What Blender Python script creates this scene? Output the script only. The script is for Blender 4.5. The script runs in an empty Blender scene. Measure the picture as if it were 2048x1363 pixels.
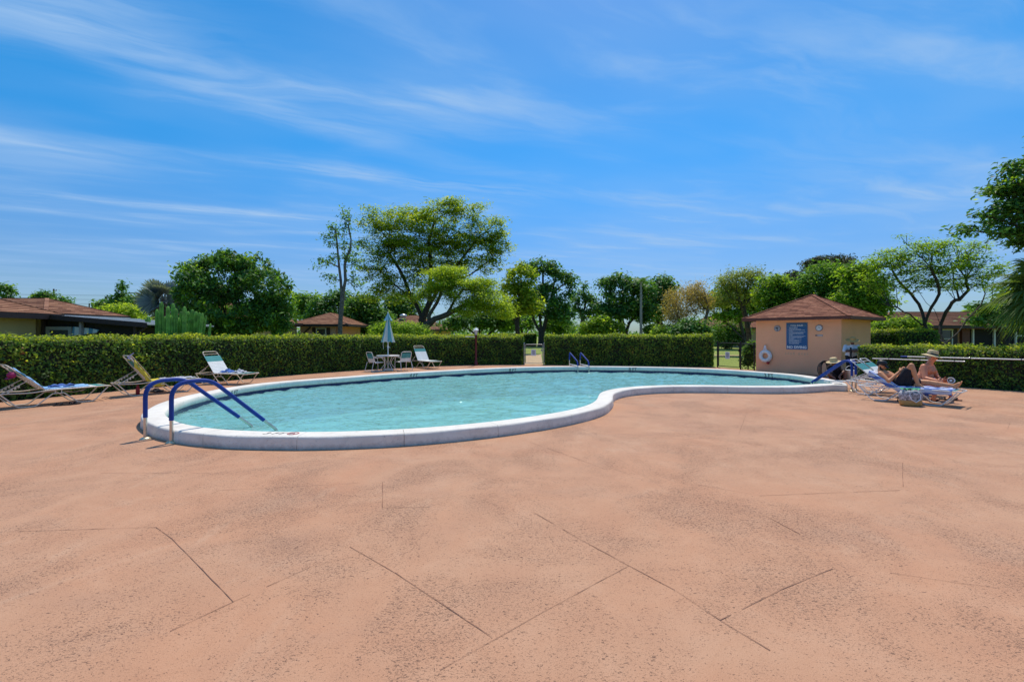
import bpy, bmesh, math, random
import numpy as np
from math import sin, cos, pi, radians, sqrt, atan2, hypot
from mathutils import Vector, Matrix, Quaternion
from mathutils.geometry import tessellate_polygon

random.seed(7)
RNG = np.random.default_rng(11)
SC = bpy.context.scene
COL = SC.collection

# ------------------------------------------------------------------ camera
CAM_H, FPX, CX, HY = 1.65, 910.0, 1024.0, 668.0
cam_d = bpy.data.cameras.new("camera")
cam = bpy.data.objects.new("camera", cam_d)
COL.objects.link(cam)
cam.location = (0, 0, CAM_H)
cam.rotation_euler = (radians(90), 0, 0)
cam_d.sensor_width = 36.0
cam_d.lens = FPX / 2048 * 36.0
cam_d.shift_y = -(681.5 - HY) / 2048
cam_d.clip_end = 2000
SC.camera = cam

# ------------------------------------------------------------------ sky and sun
SUN_EL, SUN_AZ = 65.0, 16.0
world = bpy.data.worlds.new("World")
SC.world = world
world.use_nodes = True
wn, wl = world.node_tree.nodes, world.node_tree.links
wn.clear()


def W(t, **kw):
    n = wn.new(t)
    for k, v in kw.items():
        setattr(n, k, v)
    return n


def wmath(op, a, b=None, clamp=False):
    n = W('ShaderNodeMath', operation=op)
    n.use_clamp = clamp
    for i, v in enumerate((a, b)):
        if v is None:
            continue
        if isinstance(v, (int, float)):
            n.inputs[i].default_value = v
        else:
            wl.new(v, n.inputs[i])
    return n.outputs[0]


sky = W('ShaderNodeTexSky', sky_type='NISHITA')
sky.sun_disc = False
sky.sun_elevation = radians(SUN_EL)
sky.sun_rotation = radians(SUN_AZ)
sky.air_density = 1.0
sky.dust_density = 0.35
sky.ozone_density = 3.0
hs = W('ShaderNodeHueSaturation')
hs.inputs['Hue'].default_value = 0.499
hs.inputs['Saturation'].default_value = 1.5
hs.inputs['Value'].default_value = 0.86
wl.new(sky.outputs[0], hs.inputs['Color'])
tc = W('ShaderNodeTexCoord')
sep = W('ShaderNodeSeparateXYZ')
wl.new(tc.outputs['Generated'], sep.inputs[0])
zc = wmath('MAXIMUM', sep.outputs[2], 0.03)
px_ = wmath('DIVIDE', sep.outputs[0], zc)
py_ = wmath('DIVIDE', sep.outputs[1], zc)
# the cirrus lies along (0.93, 0.37) on a high flat layer
u_ = wmath('ADD', wmath('MULTIPLY', px_, 0.93), wmath('MULTIPLY', py_, 0.37))
v_ = wmath('ADD', wmath('MULTIPLY', px_, -0.37), wmath('MULTIPLY', py_, 0.93))


def wnoise(u, v, su, sv, scale, detail, rough=0.55, dist=0.0):
    c = W('ShaderNodeCombineXYZ')
    wl.new(wmath('MULTIPLY', u, su), c.inputs[0])
    wl.new(wmath('MULTIPLY', v, sv), c.inputs[1])
    n = W('ShaderNodeTexNoise')
    n.inputs['Scale'].default_value = scale
    n.inputs['Detail'].default_value = detail
    n.inputs['Roughness'].default_value = rough
    n.inputs['Distortion'].default_value = dist
    wl.new(c.outputs[0], n.inputs['Vector'])
    return n.outputs[0]


def wramp(x, lo, hi):
    n = W('ShaderNodeMapRange')
    n.interpolation_type = 'SMOOTHSTEP'
    n.inputs[1].default_value, n.inputs[2].default_value = lo, hi
    wl.new(x, n.inputs[0])
    return n.outputs[0]


def band(u, v, v0, w, u0, u1, fade):
    d = wmath('DIVIDE', wmath('SUBTRACT', v, v0), w)
    g = wmath('POWER', 2.718, wmath('MULTIPLY', wmath('MULTIPLY', d, d), -1.0))
    g = wmath('MULTIPLY', g, wramp(u, u0 - fade, u0 + fade))
    return wmath('MULTIPLY', g, wmath('SUBTRACT', 1.0, wramp(u, u1 - fade, u1 + fade)))


wob = wmath('MULTIPLY', wmath('SUBTRACT', wnoise(u_, v_, 1.0, 1.0, 1.1, 3), 0.5), 0.35)
vw = wmath('ADD', v_, wob)
streak = wnoise(u_, vw, 0.6, 2.1, 1.5, 6, 0.56, 0.5)
fine = wnoise(u_, vw, 0.8, 5.0, 3.0, 6, 0.65, 0.3)
broad = wnoise(u_, v_, 0.5, 0.9, 0.9, 3, 0.5)
cl = wmath('MULTIPLY', wramp(streak, 0.42, 0.78), wramp(broad, 0.34, 0.62))
cl = wmath('ADD', wmath('MULTIPLY', cl, 0.75), wmath('MULTIPLY', wramp(broad, 0.32, 0.72), 0.36))
main = wmath('MULTIPLY', band(u_, vw, 1.93, 0.17, -2.6, 1.2, 0.5), wramp(streak, 0.28, 0.62))
left = wmath('MULTIPLY', band(u_, vw, 1.84, 0.26, -2.6, -0.45, 0.45), wramp(fine, 0.2, 0.62))
mid = wmath('MULTIPLY', band(u_, vw, 3.0, 0.12, -0.4, 1.4, 0.4), wramp(fine, 0.3, 0.65))
low = wmath('MULTIPLY', band(u_, vw, 4.3, 0.13, -2.0, 0.3, 0.4), wramp(fine, 0.25, 0.6))
right = wmath('MULTIPLY', band(u_, v_, 1.75, 0.5, 2.1, 4.5, 0.7), wramp(streak, 0.2, 0.8))
blob = wmath('MULTIPLY', band(u_, v_, 3.2, 0.55, -3.0, -1.3, 0.5), wramp(broad, 0.2, 0.7))
tot = wmath('ADD', cl, wmath('MULTIPLY', main, 0.42))
for x, s in ((left, 0.42), (mid, 0.45), (low, 0.6), (right, 0.5), (blob, 0.55)):
    tot = wmath('ADD', tot, wmath('MULTIPLY', x, s))
hz = wramp(sep.outputs[2], 0.0, 0.16)
tot = wmath('MULTIPLY', tot, wmath('ADD', 0.35, wmath('MULTIPLY', hz, 0.65)))
tot = wmath('MULTIPLY', tot, 0.8, clamp=True)
hz2 = wramp(sep.outputs[2], -0.05, 0.42)
tint = W('ShaderNodeMixRGB')
wl.new(hz2, tint.inputs[0])
tint.inputs[1].default_value = (0.23, 0.36, 0.54, 1)
tint.inputs[2].default_value = (1.35, 0.97, 0.90, 1)
skyt = W('ShaderNodeMixRGB', blend_type='MULTIPLY')
skyt.inputs[0].default_value = 1.0
wl.new(hs.outputs[0], skyt.inputs[1])
wl.new(tint.outputs[0], skyt.inputs[2])
mixc = W('ShaderNodeMixRGB')
wl.new(tot, mixc.inputs[0])
wl.new(skyt.outputs[0], mixc.inputs[1])
mixc.inputs[2].default_value = (1.75, 2.75, 4.2, 1)
bg = W('ShaderNodeBackground')
bg.inputs['Strength'].default_value = 0.15
wl.new(mixc.outputs[0], bg.inputs['Color'])
wo = W('ShaderNodeOutputWorld')
wl.new(bg.outputs[0], wo.inputs[0])

sun_d = bpy.data.lights.new("sun", 'SUN')
sun_d.energy = 3.0
sun_d.angle = radians(0.53)
sun_d.color = (1.0, 0.92, 0.79)
sun = bpy.data.objects.new("sun", sun_d)
COL.objects.link(sun)
sun.rotation_euler = (-radians(90 - SUN_EL), 0, -radians(SUN_AZ))

SC.view_settings.view_transform = 'Standard'
SC.view_settings.look = 'None'
SC.view_settings.gamma = 1.0
SC.view_settings.exposure = 0.45
SC.view_settings.use_curve_mapping = False
SC.cycles.max_bounces = 6
SC.cycles.diffuse_bounces = 3
SC.cycles.transparent_max_bounces = 12


# ------------------------------------------------------------------ helpers
def P(px, py, Y):
    """photo pixel (2048 wide) at distance Y -> world point"""
    return Vector(((px - CX) / FPX * Y, Y, CAM_H - (py - HY) / FPX * Y))


def G(px, py, z=0.0):
    """photo pixel on the horizontal plane z -> world point"""
    Y = FPX * (CAM_H - z) / (py - HY)
    return Vector(((px - CX) / FPX * Y, Y, z))


def tag(o, label=None, cat=None, group=None, kind=None):
    if label: o['label'] = label
    if cat: o['category'] = cat
    if group: o['group'] = group
    if kind: o['kind'] = kind
    return o


def empty(name, loc=(0, 0, 0), rz=0.0, label=None, cat=None, group=None):
    o = bpy.data.objects.new(name, None)
    COL.objects.link(o)
    o.location = loc
    o.rotation_euler = (0, 0, rz)
    o.empty_display_size = 0.1
    return tag(o, label, cat, group)


def link(name, me, mat=None, parent=None):
    o = bpy.data.objects.new(name, me)
    COL.objects.link(o)
    if mat is not None and not me.materials:
        me.materials.append(mat)
    if parent is not None:
        o.parent = parent
    return o


class MB:
    def __init__(self):
        self.v, self.f = [], []
        self.sm = []

    def add(self, vs, fs, smooth=False):
        b = len(self.v)
        self.v.extend([tuple(x) for x in vs])
        self.f.extend([tuple(i + b for i in f) for f in fs])
        self.sm.extend([smooth] * len(fs))
        return self

    def box(self, c, s, rot=None):
        hx, hy, hz = s[0] / 2, s[1] / 2, s[2] / 2
        vs = [Vector((x, y, z)) for z in (-hz, hz) for y in (-hy, hy) for x in (-hx, hx)]
        if rot is not None:
            vs = [rot @ v for v in vs]
        c = Vector(c)
        vs = [v + c for v in vs]
        return self.add(vs, [(0, 2, 3, 1), (4, 5, 7, 6), (0, 1, 5, 4), (2, 6, 7, 3), (0, 4, 6, 2), (1, 3, 7, 5)])

    def bar(self, p0, p1, w, h):
        p0, p1 = Vector(p0), Vector(p1)
        d = p1 - p0
        rot = d.to_track_quat('X', 'Z').to_matrix()
        return self.box((p0 + p1) / 2, (d.length, w, h), rot)

    def tube(self, pts, r, n=8, cap=True):
        pts = [Vector(p) for p in pts]
        rs = r if isinstance(r, (list, tuple)) else [r] * len(pts)
        vs, fs = [], []
        prev = None
        for i, p in enumerate(pts):
            a = pts[max(i - 1, 0)]
            b = pts[min(i + 1, len(pts) - 1)]
            t = (b - a)
            t = t.normalized() if t.length > 1e-9 else Vector((0, 0, 1))
            if prev is None:
                up = Vector((0, 0, 1)) if abs(t.z) < 0.9 else Vector((1, 0, 0))
                s = t.cross(up).normalized()
            else:
                s = (prev - t * prev.dot(t))
                s = s.normalized() if s.length > 1e-6 else t.orthogonal().normalized()
            prev = s
            q = t.cross(s)
            for k in range(n):
                a_ = 2 * pi * k / n
                vs.append(p + (s * cos(a_) + q * sin(a_)) * rs[i])
        for i in range(len(pts) - 1):
            for k in range(n):
                k2 = (k + 1) % n
                fs.append((i * n + k, i * n + k2, (i + 1) * n + k2, (i + 1) * n + k))
        self.add(vs, fs, True)
        if cap:
            self.add(vs[:n], [tuple(range(n - 1, -1, -1))])
            self.add(vs[-n:], [tuple(range(n))])
        return self

    def lathe(self, prof, n=16, c=(0, 0, 0), smooth=True, rot=None):
        c = Vector(c)
        vs, fs = [], []
        for r, z in prof:
            for k in range(n):
                a = 2 * pi * k / n
                v = Vector((r * cos(a), r * sin(a), z))
                if rot is not None:
                    v = rot @ v
                vs.append(v + c)
        for i in range(len(prof) - 1):
            for k in range(n):
                k2 = (k + 1) % n
                fs.append((i * n + k, i * n + k2, (i + 1) * n + k2, (i + 1) * n + k))
        self.add(vs, fs, smooth)
        if prof[0][0] > 1e-5:
            self.add(vs[:n], [tuple(range(n - 1, -1, -1))])
        if prof[-1][0] > 1e-5:
            self.add(vs[-n:], [tuple(range(n))])
        return self

    def prism(self, poly, z0, z1):
        n = len(poly)
        vs = [(p[0], p[1], z0) for p in poly] + [(p[0], p[1], z1) for p in poly]
        fs = [tuple(range(n - 1, -1, -1)), tuple(range(n, 2 * n))]
        fs += [(i, (i + 1) % n, n + (i + 1) % n, n + i) for i in range(n)]
        return self.add(vs, fs)

    def torus(self, R, r, c=(0, 0, 0), rot=None, n=28, m=10):
        c = Vector(c)
        vs, fs = [], []
        for i in range(n):
            a = 2 * pi * i / n
            for k in range(m):
                b = 2 * pi * k / m
                v = Vector(((R + r * cos(b)) * cos(a), (R + r * cos(b)) * sin(a), r * sin(b)))
                if rot is not None:
                    v = rot @ v
                vs.append(v + c)
        for i in range(n):
            for k in range(m):
                fs.append((i * m + k, ((i + 1) % n) * m + k, ((i + 1) % n) * m + (k + 1) % m, i * m + (k + 1) % m))
        return self.add(vs, fs, True)

    def mesh(self, name):
        me = bpy.data.meshes.new(name)
        me.from_pydata(self.v, [], self.f)
        me.polygons.foreach_set('use_smooth', self.sm)
        me.update()
        return me

    def build(self, name, mat, parent=None):
        return link(name, self.mesh(name), mat, parent)


def np_mesh(name, V, F, mat, parent=None, smooth=False):
    """V (n,3) float array, F (m,k) int array of one polygon size"""
    V = np.asarray(V, dtype=np.float32)
    F = np.asarray(F, dtype=np.int32)
    me = bpy.data.meshes.new(name)
    k = F.shape[1]
    me.vertices.add(len(V))
    me.vertices.foreach_set('co', V.ravel())
    me.loops.add(F.size)
    me.loops.foreach_set('vertex_index', F.ravel())
    me.polygons.add(len(F))
    me.polygons.foreach_set('loop_start', np.arange(0, F.size, k, dtype=np.int32))
    me.polygons.foreach_set('loop_total', np.full(len(F), k, dtype=np.int32))
    if smooth:
        me.polygons.foreach_set('use_smooth', np.ones(len(F), dtype=bool))
    me.update(calc_edges=True)
    return link(name, me, mat, parent)


def arc_path(pts, radii, n=6):
    """polyline with rounded corners"""
    pts = [Vector(p) for p in pts]
    out = [pts[0]]
    for i in range(1, len(pts) - 1):
        a, b, c = pts[i - 1], pts[i], pts[i + 1]
        r = radii if isinstance(radii, (int, float)) else radii[i - 1]
        d0, d1 = (a - b), (c - b)
        L0, L1 = d0.length, d1.length
        r = min(r, L0 * 0.49, L1 * 0.49)
        p0, p1 = b + d0.normalized() * r, b + d1.normalized() * r
        for k in range(n + 1):
            t = k / n
            out.append(p0 * (1 - t) ** 2 + b * 2 * t * (1 - t) + p1 * t * t)
    out.append(pts[-1])
    return out


def copy_tree(o, parent=None):
    c = o.copy()
    COL.objects.link(c)
    if parent is not None:
        c.parent = parent
    for ch in o.children:
        copy_tree(ch, c)
    return c


def text_mesh(name, s, size, mat, M, parent=None, extrude=0.002, align='CENTER', shear=0.0, bold=0.0):
    cu = bpy.data.curves.new(name, 'FONT')
    cu.body = s
    cu.size = size
    cu.extrude = extrude
    cu.align_x = align
    cu.align_y = 'CENTER'
    cu.shear = shear
    cu.offset = bold
    cu.resolution_u = 3
    ob = bpy.data.objects.new(name, cu)
    COL.objects.link(ob)
    dg = bpy.context.evaluated_depsgraph_get()
    dg.update()
    me = bpy.data.meshes.new_from_object(ob.evaluated_get(dg))
    bpy.data.objects.remove(ob)
    bpy.data.curves.remove(cu)
    me.transform(M)
    me.materials.clear()
    o = link(name, me, mat, parent)
    return o


# ------------------------------------------------------------------ materials
def new_mat(name):
    m = bpy.data.materials.new(name)
    m.use_nodes = True
    nt = m.node_tree
    return m, nt, nt.nodes['Principled BSDF']


def nnode(nt, t, **kw):
    n = nt.nodes.new(t)
    for k, v in kw.items():
        setattr(n, k, v)
    return n


def noise(nt, vec, scale, detail=3, rough=0.55, dist=0.0):
    n = nnode(nt, 'ShaderNodeTexNoise')
    n.inputs['Scale'].default_value = scale
    n.inputs['Detail'].default_value = detail
    n.inputs['Roughness'].default_value = rough
    n.inputs['Distortion'].default_value = dist
    if vec is not None:
        nt.links.new(vec, n.inputs['Vector'])
    return n.outputs[0]


def ramp(nt, x, stops):
    n = nnode(nt, 'ShaderNodeValToRGB')
    e = n.color_ramp.elements
    while len(e) < len(stops):
        e.new(0.5)
    for i, (p, c) in enumerate(stops):
        e[i].position = p
        e[i].color = (c, c, c, 1) if isinstance(c, (int, float)) else (*c, 1)
    nt.links.new(x, n.inputs[0])
    return n.outputs[0]


def mixrgb(nt, f, a, b, mode='MIX'):
    n = nnode(nt, 'ShaderNodeMixRGB', blend_type=mode)
    for i, v in enumerate((f, a, b)):
        if isinstance(v, (int, float)):
            n.inputs[i].default_value = v
        elif isinstance(v, tuple):
            n.inputs[i].default_value = (*v, 1)
        else:
            nt.links.new(v, n.inputs[i])
    return n.outputs[0]


def nmath(nt, op, a, b=None, clamp=False):
    n = nnode(nt, 'ShaderNodeMath', operation=op)
    n.use_clamp = clamp
    for i, v in enumerate((a, b)):
        if v is None:
            continue
        if isinstance(v, (int, float)):
            n.inputs[i].default_value = v
        else:
            nt.links.new(v, n.inputs[i])
    return n.outputs[0]


def position(nt, scale=None, kind='Object'):
    tcn = nnode(nt, 'ShaderNodeTexCoord')
    if kind == 'World':
        g = nnode(nt, 'ShaderNodeNewGeometry')
        out = g.outputs['Position']
    else:
        out = tcn.outputs['Object']
    if scale is None:
        return out
    mp = nnode(nt, 'ShaderNodeMapping')
    mp.inputs['Scale'].default_value = scale
    nt.links.new(out, mp.inputs[0])
    return mp.outputs[0]


def bump(nt, b, h, strength, dist):
    n = nnode(nt, 'ShaderNodeBump')
    n.inputs['Strength'].default_value = strength
    n.inputs['Distance'].default_value = dist
    nt.links.new(h, n.inputs['Height'])
    nt.links.new(n.outputs[0], b.inputs['Normal'])


def simple(name, col, rough=0.6, var=0.12, scale=6.0, metal=0.0, spec=0.4, bmp=0.0, bscale=40.0, coat=0.0):
    m, nt, b = new_mat(name)
    p = position(nt)
    n = noise(nt, p, scale, 4)
    d = tuple(c * (1 - var) for c in col)
    l = tuple(min(1, c * (1 + var)) for c in col)
    c = ramp(nt, n, [(0.3, d), (0.7, l)])
    nt.links.new(c, b.inputs['Base Color'])
    b.inputs['Roughness'].default_value = rough
    b.inputs['Metallic'].default_value = metal
    b.inputs['Specular IOR Level'].default_value = spec
    if coat:
        b.inputs['Coat Weight'].default_value = coat
    if bmp:
        bump(nt, b, noise(nt, p, bscale, 3), bmp, 0.01)
    return m


def leaf_mat(name, stops, trans=0.35, rough=0.5, tcol=2.0):
    m = bpy.data.materials.new(name)
    m.use_nodes = True
    nt = m.node_tree
    nt.nodes.clear()
    g = nnode(nt, 'ShaderNodeNewGeometry')
    p = g.outputs['Position']
    patch = noise(nt, p, 1.5, 3)
    r = nmath(nt, 'ADD', nmath(nt, 'MULTIPLY', g.outputs['Random Per Island'], 0.6),
              nmath(nt, 'MULTIPLY', nmath(nt, 'SUBTRACT', patch, 0.34), 1.25), True)
    c = ramp(nt, r, stops)
    pb = nnode(nt, 'ShaderNodeBsdfPrincipled')
    nt.links.new(c, pb.inputs['Base Color'])
    pb.inputs['Roughness'].default_value = rough + 0.12
    pb.inputs['Specular IOR Level'].default_value = 0.22
    tr = nnode(nt, 'ShaderNodeBsdfTranslucent')
    tcn = mixrgb(nt, 1.0, c, (tcol, tcol * 1.0, tcol * 0.35), 'MULTIPLY')
    nt.links.new(tcn, tr.inputs['Color'])
    mx = nnode(nt, 'ShaderNodeMixShader')
    mx.inputs[0].default_value = min(0.6, trans * 1.35)
    nt.links.new(pb.outputs[0], mx.inputs[1])
    nt.links.new(tr.outputs[0], mx.inputs[2])
    o = nnode(nt, 'ShaderNodeOutputMaterial')
    nt.links.new(mx.outputs[0], o.inputs[0])
    return m


M = {}
M['hedge'] = leaf_mat('hedge_leaf', [(0.0, (0.031, 0.059, 0.020)), (0.35, (0.062, 0.128, 0.029)), (0.65, (0.133, 0.242, 0.037)),
                                     (0.88, (0.305, 0.397, 0.057)), (0.97, (0.394, 0.329, 0.066)), (1.0, (0.287, 0.103, 0.049))], 0.3, 0.42)
M['hedge_lit'] = leaf_mat('hedge_lit_leaf', [(0.0, (0.11, 0.17, 0.025)), (0.5, (0.25, 0.31, 0.045)), (1.0, (0.36, 0.36, 0.07))], 0.4, 0.45)  # paler yellow-green leaf colour that paints the sunlit band along hedge tops
M['leaf_dark'] = leaf_mat('leaf_dark', [(0.0, (0.032, 0.073, 0.025)), (0.45, (0.062, 0.160, 0.038)), (0.8, (0.134, 0.279, 0.054)), (1.0, (0.269, 0.428, 0.065))], 0.25, 0.4)
M['leaf_mid'] = leaf_mat('leaf_mid', [(0.0, (0.035, 0.088, 0.021)), (0.45, (0.088, 0.194, 0.031)), (0.8, (0.194, 0.334, 0.044)), (1.0, (0.334, 0.456, 0.053))], 0.35)
M['leaf_yellow'] = leaf_mat('leaf_yellow', [(0.0, (0.070, 0.136, 0.023)), (0.4, (0.168, 0.257, 0.032)), (0.75, (0.323, 0.386, 0.043)), (1.0, (0.505, 0.429, 0.072))], 0.4)
M['leaf_lime'] = leaf_mat('leaf_lime', [(0.0, (0.089, 0.160, 0.024)), (0.4, (0.224, 0.319, 0.041)), (0.8, (0.401, 0.479, 0.062)), (1.0, (0.505, 0.528, 0.082))], 0.4)
M['leaf_bright'] = leaf_mat('leaf_bright', [(0.0, (0.050, 0.105, 0.021)), (0.4, (0.133, 0.239, 0.031)), (0.8, (0.251, 0.365, 0.044)), (1.0, (0.367, 0.450, 0.053))], 0.4)
M['leaf_brown'] = leaf_mat('leaf_brown', [(0.0, (0.185, 0.151, 0.074)), (0.5, (0.369, 0.283, 0.123)), (1.0, (0.516, 0.404, 0.174))], 0.3)
M['leaf_olive'] = leaf_mat('leaf_olive', [(0.0, (0.084, 0.126, 0.035)), (0.5, (0.200, 0.253, 0.053)), (1.0, (0.333, 0.359, 0.088))], 0.3)
M['leaf_pine'] = leaf_mat('leaf_pine', [(0.0, (0.021, 0.039, 0.018)), (0.6, (0.053, 0.074, 0.031)), (1.0, (0.105, 0.096, 0.044))], 0.15)
M['palm_silver'] = leaf_mat('palm_silver', [(0.0, (0.12, 0.15, 0.16)), (0.5, (0.22, 0.265, 0.28)), (1.0, (0.38, 0.43, 0.45))], 0.15, 0.5, 1.1)
M['palm_green'] = leaf_mat('palm_green', [(0.0, (0.044, 0.088, 0.025)), (0.5, (0.105, 0.166, 0.044)), (1.0, (0.229, 0.281, 0.070))], 0.3)
M['twig'] = simple('hedge_twig', (0.02, 0.024, 0.012), 0.9, 0.5, 9)
M['bark'] = simple('bark', (0.085, 0.068, 0.052), 0.9, 0.45, 7, bmp=0.6, bscale=25)
M['bark_dark'] = simple('bark_dark', (0.05, 0.04, 0.032), 0.9, 0.45, 7, bmp=0.6, bscale=25)
M['bark_grey'] = simple('bark_grey', (0.15, 0.13, 0.12), 0.9, 0.4, 6, bmp=0.6, bscale=25)
M['bark_pale'] = simple('bark_pale', (0.34, 0.32, 0.28), 0.9, 0.25, 6, bmp=0.4, bscale=25)
M['cactus'] = simple('cactus_skin', (0.16, 0.34, 0.05), 0.6, 0.45, 5)
M['white'] = simple('white_paint', (0.8, 0.8, 0.78), 0.45, 0.05, 3)
M['cream'] = simple('cream_enamel', (0.66, 0.58, 0.46), 0.35, 0.06, 4, coat=0.3)
M['whitemetal'] = simple('white_enamel', (0.76, 0.74, 0.71), 0.35, 0.05, 4, coat=0.3)
M['strap'] = simple('vinyl_white', (0.76, 0.78, 0.75), 0.45, 0.05, 5)
M['teal'] = simple('vinyl_teal', (0.07, 0.30, 0.29), 0.4, 0.08, 5)
M['steel'] = simple('steel', (0.62, 0.56, 0.48), 0.32, 0.12, 8, metal=0.85)
M['brass'] = simple('flange', (0.62, 0.55, 0.38), 0.4, 0.1, 8, metal=0.6)
M['sleeve'] = simple('blue_sleeve', (0.014, 0.046, 0.26), 0.6, 0.2, 10, spec=0.25, bmp=0.3)
M['black'] = simple('black_plastic', (0.012, 0.012, 0.014), 0.5, 0.2, 8)
M['blackcloth'] = simple('black_cloth', (0.016, 0.016, 0.022), 0.85, 0.3, 20, bmp=0.3)
M['maroon'] = simple('maroon_paint', (0.10, 0.018, 0.022), 0.45, 0.12, 8)
M['straw'] = simple('straw', (0.50, 0.30, 0.10), 0.7, 0.2, 40, bmp=0.4, bscale=90)
M['straw_pale'] = simple('straw_pale', (0.60, 0.45, 0.23), 0.7, 0.18, 40, bmp=0.4, bscale=90)
M['red'] = simple('red_plastic', (0.4, 0.02, 0.03), 0.4, 0.1, 6)
M['magenta'] = simple('magenta_cloth', (0.3, 0.02, 0.10), 0.7, 0.3, 20)
M['blue_towel'] = simple('blue_towel', (0.08, 0.16, 0.42), 0.95, 0.3, 12, bmp=0.5)
M['lblue'] = simple('light_blue', (0.22, 0.42, 0.68), 0.7, 0.15, 9)
M['yellow'] = simple('yellow_towel', (0.55, 0.46, 0.05), 0.95, 0.2, 12, bmp=0.5)
M['purple'] = simple('lilac_cloth', (0.4, 0.36, 0.6), 0.95, 0.25, 12, bmp=0.5)
M['whitecloth'] = simple('white_cloth', (0.74, 0.75, 0.8), 0.9, 0.08, 12, bmp=0.4)
M['greytowel'] = simple('grey_towel', (0.42, 0.43, 0.47), 0.95, 0.5, 22, bmp=0.5)
M['skin1'] = simple('skin_tanned', (0.62, 0.27, 0.125), 0.5, 0.08, 5)
M['skin2'] = simple('skin_ruddy', (0.70, 0.255, 0.13), 0.5, 0.12, 4)
M['skin3'] = simple('skin_dark', (0.17, 0.075, 0.045), 0.5, 0.1, 5)
M['hair'] = simple('hair_dark', (0.025, 0.016, 0.012), 0.8, 0.3, 30)
M['grey_hair'] = simple('hair_grey', (0.35, 0.33, 0.31), 0.8, 0.2, 30)
M['peach'] = simple('peach_stucco', (0.95, 0.465, 0.262), 0.9, 0.05, 1.2, bmp=0.25, bscale=120, spec=0.2)
M['orange_wall'] = simple('orange_stucco', (0.58, 0.30, 0.16), 0.9, 0.06, 1.2, bmp=0.25, bscale=90, spec=0.2)
M['yellow_wall'] = simple('yellow_stucco', (0.58, 0.43, 0.20), 0.9, 0.06, 1.2, bmp=0.25, bscale=90, spec=0.2)
M['tan_wall'] = simple('tan_stucco', (0.5, 0.36, 0.22), 0.9, 0.06, 1.2, bmp=0.25, bscale=90, spec=0.2)
M['pink_wall'] = simple('pink_stucco', (0.58, 0.36, 0.28), 0.9, 0.06, 1.2, bmp=0.25, bscale=90, spec=0.2)
M['fascia'] = simple('brown_fascia', (0.13, 0.04, 0.026), 0.6, 0.15, 5)
M['fascia_dark'] = simple('dark_fascia', (0.035, 0.022, 0.022), 0.6, 0.15, 5)
M['screen'] = simple('porch_screen', (0.010, 0.009, 0.009), 0.8, 0.3, 3)
M['window_frame'] = simple('window_frame', (0.62, 0.62, 0.58), 0.5, 0.05, 5)
M['metal_roof'] = simple('metal_roof', (0.5, 0.53, 0.56), 0.35, 0.12, 3, metal=0.4)
M['sign_blue'] = simple('sign_blue', (0.022, 0.105, 0.27), 0.4, 0.06, 6)
M['sign_frame'] = simple('sign_frame', (0.09, 0.17, 0.28), 0.45, 0.06, 6)
M['sign_white'] = simple('sign_white', (0.72, 0.74, 0.76), 0.5, 0.04, 6)
M['sign_grey'] = simple('sign_grey', (0.22, 0.22, 0.24), 0.6, 0.08, 6)
M['dialgrey'] = simple('dial_grey', (0.30, 0.28, 0.30), 0.5, 0.1, 12)
M['ghost'] = simple('faded_lettering', (0.80, 0.43, 0.25), 0.9, 0.05, 4)
M['wood_pole'] = simple('wood_pole', (0.10, 0.075, 0.06), 0.9, 0.2, 9)
M['joint'] = simple('joint', (0.19, 0.095, 0.065), 0.95, 0.25, 14)
M['umb_blue'] = simple('canopy_blue', (0.20, 0.43, 0.52), 0.85, 0.1, 7)
M['umb_white'] = simple('canopy_white', (0.70, 0.73, 0.75), 0.85, 0.05, 7)
M['tile_blue'] = simple('tile_blue', (0.006, 0.010, 0.085), 0.2, 0.35, 3.0, spec=0.5)
M['lamp_glass'] = simple('lantern_white', (0.7, 0.68, 0.66), 0.4, 0.06, 8)
M['path'] = simple('path_concrete', (0.5, 0.36, 0.21), 0.95, 0.15, 1.6, bmp=0.3)


def fabric(name, col, trans):
    m, nt, b = new_mat(name)
    b.inputs['Base Color'].default_value = (*col, 1)
    b.inputs['Roughness'].default_value = 0.9
    tr = nnode(nt, 'ShaderNodeBsdfTranslucent')
    tr.inputs[0].default_value = (*col, 1)
    mx = nnode(nt, 'ShaderNodeMixShader')
    mx.inputs[0].default_value = trans
    out = nt.nodes['Material Output']
    nt.links.new(b.outputs[0], mx.inputs[1])
    nt.links.new(tr.outputs[0], mx.inputs[2])
    nt.links.new(mx.outputs[0], out.inputs[0])
    return m


M['umb_blue'] = fabric('canopy_blue', (0.16, 0.45, 0.52), 0.45)
M['umb_white'] = fabric('canopy_white', (0.74, 0.78, 0.76), 0.45)
M['foliage_bag'] = simple('bag_print', (0.36, 0.35, 0.36), 0.9, 0.95, 24)
M['bagleaf'] = simple('bag_leaf', (0.10, 0.42, 0.20), 0.9, 0.4, 30)
M['brown'] = simple('brown_drink', (0.20, 0.09, 0.03), 0.4, 0.1, 9)


def glass_mat():
    m, nt, b = new_mat('window_glass')
    b.inputs['Base Color'].default_value = (0.03, 0.045, 0.055, 1)
    b.inputs['Roughness'].default_value = 0.06
    b.inputs['Specular IOR Level'].default_value = 0.8
    return m


M['glass'] = glass_mat()


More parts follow.
